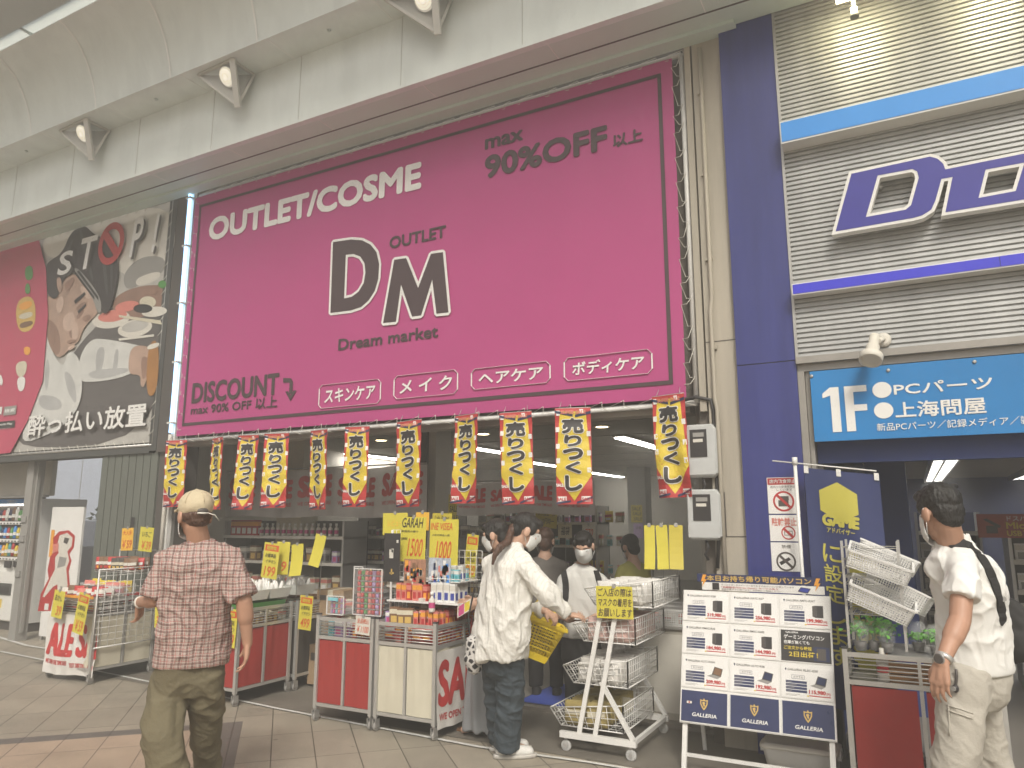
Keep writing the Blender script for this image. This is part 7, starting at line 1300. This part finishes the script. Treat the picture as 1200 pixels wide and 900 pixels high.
b = MB(); pt_ = [hd.p(0, -.10, -.01), D(595, 635, Z - .09), D(586, 641, Z - .15), D(580, 651, Z - .17), D(577, 661, Z - .18)]; rr_ = [.022, .024, .023, .018, .008]
for i in range(4): rc(b, pt_[i], rr_[i], pt_[i + 1], rr_[i + 1])
grow(b, 'ponytail', P3, 'hair_brown', .0055, 3, lambda c: .006 * noise.noise(Vector((c.x * 90, c.y * 90, c.z * 12)))); hd.eyes(P3, down=True); hd.mask(P3)
# yellow shopping basket hung on her arm
BK = thing('shopping_basket', 'yellow plastic shopping basket hanging from the arm of ponytail woman', 'basket', D(636, 752, Z + .22))
zb = Z + .24; o_ = D(634, 726, zb); uu = (D(660, 736, zb) - D(612, 717, zb)).normalized(); vv = (Vector((0, 0, 1)) - uu * uu.z).normalized(); ww = uu.cross(vv); q = lambda x, y, z: o_ + uu * x + vv * z + ww * y
Wt, Dt, Ht, Wb, Db = .165, .12, .255, .115, .085
cor = lambda t, sx, sy: (sx * (Wt + (Wb - Wt) * t), sy * (Dt + (Db - Dt) * t), -Ht * t)
b = MB('basket_yellow')
ringl = lambda t, th: [q(*cor(t, sx, sy)) for sx, sy in ((-1, -1), (1, -1), (1, 1), (-1, 1))]
for a, c in ((0, .10), (.18, .22), (.34, .38), (.50, .54), (.66, .70), (.82, 1.0)):
    r0, r1 = ringl(a, 0), ringl(c, 0); cen0, cen1 = q(0, 0, -Ht * a), q(0, 0, -Ht * c); i0, i1 = [p.lerp(cen0, .035) for p in r0], [p.lerp(cen1, .035) for p in r1]
    vs = r0 + r1 + i0 + i1; b.add(vs, [f for k in range(4) for f in ((k, (k + 1) % 4, 4 + (k + 1) % 4, 4 + k), (8 + k, 12 + k, 12 + (k + 1) % 4, 8 + (k + 1) % 4), (k, 8 + k, 8 + (k + 1) % 4, (k + 1) % 4), (4 + k, 4 + (k + 1) % 4, 12 + (k + 1) % 4, 12 + k))], False)
r0, r1 = ringl(.05, 0), ringl(.95, 0)
for k in range(4):
    n_ = 12 if k % 2 == 0 else 9
    for i in range(n_ + 1):
        t = i / n_; b.bar(r0[k].lerp(r0[(k + 1) % 4], t), r1[k].lerp(r1[(k + 1) % 4], t), .007, .004)
bb_ = ringl(1.0, 0); tb = [p + vv * .005 for p in bb_]; b.hexa(bb_ + tb); b.build('basket_body', BK)
b = MB('basket_yellow'); rt = ringl(0, 0); cr_ = [q(*cor(0, sx * 1.05, sy * 1.07)) for sx, sy in ((-1, -1), (1, -1), (1, 1), (-1, 1))]; [b.bar(cr_[k] + Vector((0, 0, .0)), cr_[(k + 1) % 4], .016, .024) for k in range(4)]; b.build('rim', BK)
for sy in (-1, 1):
    b = MB('basket_yellow'); g0, g1 = q(-.085, sy * .115, 0), q(.085, sy * .115, 0); top0, top1 = q(-.05, sy * .015, .135), q(.05, sy * .015, .135); b.bar(g0, top0, .016, .014); b.bar(g1, top1, .016, .014); b.bar(top0, top1, .018, .02); b.build('handle', BK)
# leopard drawstring bag
mm = bpy.data.materials.new('leopard'); mm.use_nodes = True; t = mm.node_tree; p = t.nodes['Principled BSDF']; v = t.nodes.new('ShaderNodeTexVoronoi'); v.feature = 'DISTANCE_TO_EDGE'; v.inputs['Scale'].default_value = 26; tcx = t.nodes.new('ShaderNodeTexCoord'); t.links.new(tcx.outputs['Object'], v.inputs[0]); gt = t.nodes.new('ShaderNodeMath'); gt.operation = 'GREATER_THAN'; gt.inputs[1].default_value = .16; t.links.new(v.outputs[0], gt.inputs[0]); mx = t.nodes.new('ShaderNodeMix'); mx.data_type = 'RGBA'; mx.inputs[6].default_value = (.55, .53, .50, 1); mx.inputs[7].default_value = (.03, .028, .03, 1); t.links.new(gt.outputs[0], mx.inputs[0]); t.links.new(mx.outputs[2], p.inputs['Base Color']); p.inputs['Roughness'].default_value = .8; MATS['leopard'] = mm
BL = thing('patterned_bag', 'black and white spotted cloth bag hanging below the white shirt hem', 'bag', D(555, 770, Z + .05)); b = MB(); zz = Z - .02; rc(b, D(554, 752, zz), .045, D(554, 772, zz), .062); rc(b, D(554, 772, zz), .062, D(556, 780, zz), .055); grow(b, 'pouch', BL, 'leopard', .007, 3, folds(.006, .003, 14, 10)); b = MB('black_cloth'); b.tube([D(551, 748, zz), D(549, 722, zz + .1), D(556, 690, zz + .2)], .006, 6); b.build('cord', BL)
# ---- woman behind her, facing the shelves
Z = -EYE / ray(563, 858).z; A = 105; fw = az(A); Lr = Vector((math.cos(R(A)), math.sin(R(A)), 0)); c0 = D(575, 750, Z)
P4 = person('woman in dark top and grey skirt mostly hidden behind the white shirt woman', Vector((c0.x, c0.y, 0))); hd = Head(D(580, 627, Z), az(A - 8), -16, .95); nb = D(586, 650, Z)
b = MB(); hd.skin(b); rc(b, hd.p(0, -.02, -.05), .045, nb, .05); rc(b, nb, .06, D(585, 690, Z), .10); rc(b, D(585, 690, Z), .1, c0, .11); ls, rs = D(583, 660, Z - .14), D(587, 660, Z + .14); le, lw = D(572, 706, Z - .16), D(558, 708, Z - .12); re_, rw = D(574, 704, Z + .2), D(556, 704, Z + .1)
for s_, e_, w_ in ((ls, le, lw), (rs, re_, rw)): rc(b, s_, .045, e_, .036); rc(b, e_, .036, w_, .023)
hand(b, lw, D(546, 713, Z - .1) - lw, Vector((0, 0, 1)) - Lr * .3, fw, .5, .92); hand(b, rw, D(546, 706, Z + .08) - rw, -Lr, Vector((0, 0, 1)), .4, .92)
for sx, x in ((-1, 567), (1, 572)): k_ = D(x, 815, Z - sx * -.07); a_ = D(x - 3, 858, Z + sx * .07); a_.z = .08; rc(b, D(x + 5, 770, Z + sx * .07), .085, k_, .05); rc(b, k_, .048, a_, .032); rc(b, a_, .033, a_ + fw * .13 - Vector((0, 0, .05)), .028)
grow(b, 'body', P4, 'skin_pale', .0065, 3)
b = MB(); rings_loft(b, Lr, [(D(586, 648, Z), .06, .06), (D(585, 660, Z), .17, .10), (D(584, 690, Z), .185, .12), (D(580, 740, Z), .18, .13)]); 
for s_, e_, w_ in ((ls, le, lw), (rs, re_, rw)): rc(b, s_, .06, e_, .052); rc(b, e_, .052, w_.lerp(e_, .2), .042, 14, True, False)
grow(b, 'blouse', P4, 'black_cloth', .009, 4, folds(.008, .004)); b = MB(); rings_loft(b, Lr, [(D(578, 735, Z), .15, .12), (D(576, 770, Z), .18, .15), (D(573, 850, Z), .22, .19)]); grow(b, 'skirt', P4, 'skirt_grey', .01, 4, lambda c: .014 * math.sin(math.atan2(c.y, c.x) * 9))
b = MB(); hd.ell(b, (0, -.02, .040), (.081, .1, .084), 18, 12); hd.ell(b, (0, .05, .078), (.06, .044, .032)); hd.ell(b, (0, -.06, -.03), (.064, .05, .07)); [hd.ell(b, (x * .072, .02, .01), (.014, .03, .05)) for x in (-1, 1)]; grow(b, 'hair', P4, 'hair_black', .006, 3, lambda c: .004 * noise.noise(c * 60)); hd.eyes(P4); hd.mask(P4)
for x in (562, 570): q_ = D(x, 858, Z); q_.z = 0; b = MB('brown'); b.slab(F(q_ + Vector((0, 0, .004)), fw, fw.cross(Vector((0, 0, 1))) * -1), [(-.07, -.035), (.1, -.045), (.17, -.02), (.17, .02), (.1, .045), (-.07, .035)], 0, .018); b.build('sandal', P4)
t = thing('leaflet', 'folded colourful leaflet in the hand beside the white bottle', 'leaflet', D(545, 712, Z - .12)); f_ = F(D(536, 716, Z - .12), D(552, 706, Z - .14) - D(536, 716, Z - .12)); b = MB('offwhite'); b.fbox(f_, 0, .12, -.05, .03, -.002, 0); b.m('pink').rect(f_, .01, -.045, .06, .025, .001); b.m('yellow').rect(f_, .065, -.04, .11, .02, .001); b.build('page', t)
# ---- woman with the backpack, looking down
Z = 5.95; A = 28 + 180 - 14; fw = az(A); Lr = Vector((math.cos(R(A)), math.sin(R(A)), 0)); c0 = D(681, 738, Z); P5 = person('woman with black backpack straps, white tee and face mask looking down', Vector((c0.x, c0.y, 0)))
hd = Head(D(684, 640, Z - .06), az(A - 4), -27, .95); nb = D(682, 664, Z); rs, ls = D(661, 683, Z), D(704, 683, Z); re_, le = D(653, 719, Z - .04), D(711, 718, Z - .06); rw, lw = D(667, 727, Z - .22), D(688, 727, Z - .22)
b = MB(); hd.skin(b); rc(b, hd.p(0, -.02, -.05), .045, nb, .05); rc(b, nb, .06, D(682, 700, Z), .10); rc(b, D(682, 700, Z), .1, c0, .11)
for s_, e_, w_, x in ((ls, le, lw, 690), (rs, re_, rw, 672)): rc(b, s_, .045, e_, .035); rc(b, e_, .035, w_, .022); h_ = D(x, 750, Z); k_ = D(x, 800, Z - .02); a_ = D(x, 838, Z + .02); a_.z = .08; rc(b, h_, .085, k_, .05); rc(b, k_, .05, a_, .035); rc(b, a_, .035, a_ + fw * .12 - Vector((0, 0, .05)), .03)
hand(b, rw, D(679, 722, Z - .30) - rw, Vector((0, 0, 1)), -Lr, .5, .9); hand(b, lw, D(678, 726, Z - .28) - lw, Vector((0, 0, 1)), Lr, .5, .9); grow(b, 'body', P5, 'skin_pale', .0065, 3)
b = MB(); rings_loft(b, Lr, [(D(682, 662, Z), .062, .06), (D(682, 667, Z), .11, .08), (D(682, 676, Z), .160, .095), (D(682, 700, Z), .175, .125), (D(681, 742, Z), .185, .135), (D(681, 746, Z), .18, .13)])
for s_, e_ in ((ls, le), (rs, re_)): rc(b, s_, .060, s_.lerp(e_, .8), .072, 16, True, False); rc(b, nb + Vector((0, 0, -.035)), .07, s_, .062, 16)
sh5 = grow(b, 't_shirt', P5, 'tee_white', .0085, 7, lambda c: folds(.010, .004, 7, 3, 5)(c) + creases(1, .008, 14, 8)(c)); b = MB(); rings_loft(b, Lr, [(D(681, 736, Z), .15, .12), (D(681, 770, Z), .165, .13), (D(681, 782, Z), .14, .11)])
for x in (672, 690): rc(b, D(x, 765, Z), .09, D(x, 800, Z), .075); rc(b, D(x, 800, Z), .075, Vector((*D(x, 836, Z).xy, .06)), .06, 14, True, False)
grow(b, 'trousers', P5, 'black_cloth', .01, 3, folds(.008, .004))
b = MB(); hd.ell(b, (0, -.020, .040), (.081, .1, .084), 18, 12); hd.ell(b, (0, .036, .092), (.058, .042, .026)); [hd.ell(b, (x * .066, .032, .050), (.014, .036, .036)) for x in (-1, 1)]; hd.ell(b, (0, -.07, -.03), (.055, .05, .06)); grow(b, 'hair', P5, 'hair_black', .006, 3, lambda c: .003 * noise.noise(c * 60)); hd.eyes(P5, down=True); hd.mask(P5)
for x in (675, 689): q_ = D(x, 838, Z); q_.z = 0; shoe(P5, q_ - fw * .06, q_ + fw * .17, 'black_cloth')
t5 = bvh(sh5); BP = thing('backpack', 'black backpack worn by the woman in white tee behind the rack', 'backpack', D(684, 700, Z + .2)); strap(BP, t5, [(661, 671), (663, 682), (663, 700), (658, 724)], .05, 'black_cloth', 'strap', Z); strap(BP, t5, [(698, 669), (702, 682), (705, 700), (706, 720)], .05, 'black_cloth', 'strap', Z)
b = MB(); b.ell(D(683, 705, Z) - fw * .19, (.13, .08, .20), 16, 12, Matrix.Rotation(R(A), 3, 'Z')); grow(b, 'bag_body', BP, 'black_cloth', .01, 3)
t = thing('smartphone', 'small phone held in the hands between the two women', 'phone', D(677, 722, Z - .33)); f_ = F(D(673, 726, Z - .33), Lr * -1, Vector((0, 0, .8)) + fw * -.5); b = MB('film'); b.fbox(f_, 0, .07, 0, .03, -.003, .003); b.m('white').fbox(f_, .005, .03, .003, .027, .0032, .004); b.build('phone_body', t)
# ---- two shoppers further inside
def shopper(lab, hx, hy, z, A, top, hairm, legs='black_cloth', bend=0):
    fw = az(A); Lr = Vector((math.cos(R(A)), math.sin(R(A)), 0)); c = D(hx, hy, z); feet = Vector((c.x, c.y, 0)) - fw * bend; P_ = person(lab, feet); hd = Head(c, fw, -14 - 40 * bend, .96); up = c.z - .18
    nb = c + Vector((0, 0, -.15)) - fw * (.03 + .1 * bend); wst = Vector((feet.x, feet.y, up * .64)); b = MB(); hd.skin(b); rc(b, hd.p(0, -.02, -.05), .046, nb, .052); rc(b, nb, .07, wst, .11); sh_ = [nb + Lr * s * .145 - Vector((0, 0, .075)) for s in (-1, 1)]
    for s, p_ in zip((-1, 1), sh_): e_ = p_ + fw * .08 + Lr * s * .03 - Vector((0, 0, .26)); w_ = e_ + fw * .18 - Vector((0, 0, .08)); rc(b, p_, .045, e_, .036); rc(b, e_, .036, w_, .024); hand(b, w_, fw - Vector((0, 0, .5)), Vector((0, 0, -1)), Lr * -s, .4, .92); h_ = wst + Lr * s * .08 - Vector((0, 0, .08)); rc(b, h_, .085, Vector((feet.x, feet.y, .45)) + Lr * s * .09, .05); rc(b, Vector((feet.x, feet.y, .45)) + Lr * s * .09, .05, Vector((feet.x, feet.y, .1)) + Lr * s * .09, .035)
    grow(b, 'body', P_, 'skin_pale', .0075, 3); b = MB(); rings_loft(b, Lr, [(nb + Vector((0, 0, .01)), .065, .06), (nb - Vector((0, 0, .05)), .15, .095), (nb.lerp(wst, .5), .19, .13), (wst - Vector((0, 0, .06)), .18, .135)]); [(rc(b, p_, .060, p_ + fw * .06 + Lr * s * .02 - Vector((0, 0, .20)), .068, 14, True, False), rc(b, nb - Vector((0, 0, .03)), .07, p_, .062, 14)) for s, p_ in zip((-1, 1), sh_)]; grow(b, 'shirt', P_, top, .01, 7, folds(.01, .005)); b = MB(); rings_loft(b, Lr, [(wst, .155, .12), (wst - Vector((0, 0, .14)), .165, .13), (wst - Vector((0, 0, .2)), .13, .11)])
    for s in (-1, 1): k_ = Vector((feet.x, feet.y, .45)) + Lr * s * .09; rc(b, wst + Lr * s * .08 - Vector((0, 0, .1)), .088, k_, .07); rc(b, k_, .07, Vector((k_.x, k_.y, .10)), .062, 14, True, False)
    grow(b, 'trousers', P_, legs, .011, 3, folds(.008, .004)); b = MB(); hd.ell(b, (0, -.02, .042), (.083, .102, .086), 18, 12); hd.ell(b, (0, .05, .08), (.06, .044, .032)); hd.ell(b, (0, -.055, -.03), (.068, .055, .075)); [hd.ell(b, (x * .072, .012, .0), (.016, .034, .055)) for x in (-1, 1)]; grow(b, 'hair', P_, hairm, .0065, 3, lambda c: .005 * noise.noise(c * 50)); hd.eyes(P_); hd.mask(P_)
    for s in (-1, 1): q_ = feet + Lr * s * .09; shoe(P_, q_ - fw * .06, q_ + fw * .17, 'black_cloth')
shopper('person in dull grey shirt seen from behind beside the backpack woman', 639, 634, 6.7, 20, 'grey_cloth', 'hair_brown'); shopper('person in yellow green shirt bending over goods behind the wire rack', 738, 641, 7.2, 60, 'lime_cloth', 'hair_black', 'black_cloth', .18)
# ================================================================ scattering volume added to imitate the veiling glare of the lens
m = bpy.data.materials.new('glare_haze'); m.use_nodes = True; t = m.node_tree; t.nodes.remove(t.nodes['Principled BSDF']); v = t.nodes.new('ShaderNodeVolumePrincipled'); v.inputs['Color'].default_value = (.96, .93, .86, 1); v.inputs['Density'].default_value = .026; v.inputs['Anisotropy'].default_value = .1
t.links.new(v.outputs[0], t.nodes['Material Output'].inputs['Volume']); MATS['glare_haze'] = m
b = MB('glare_haze'); b.box(-130, 130, -70, 130, -1.0, 9.2); o = b.build('glare_haze', origin=False); o['kind'] = 'stuff'
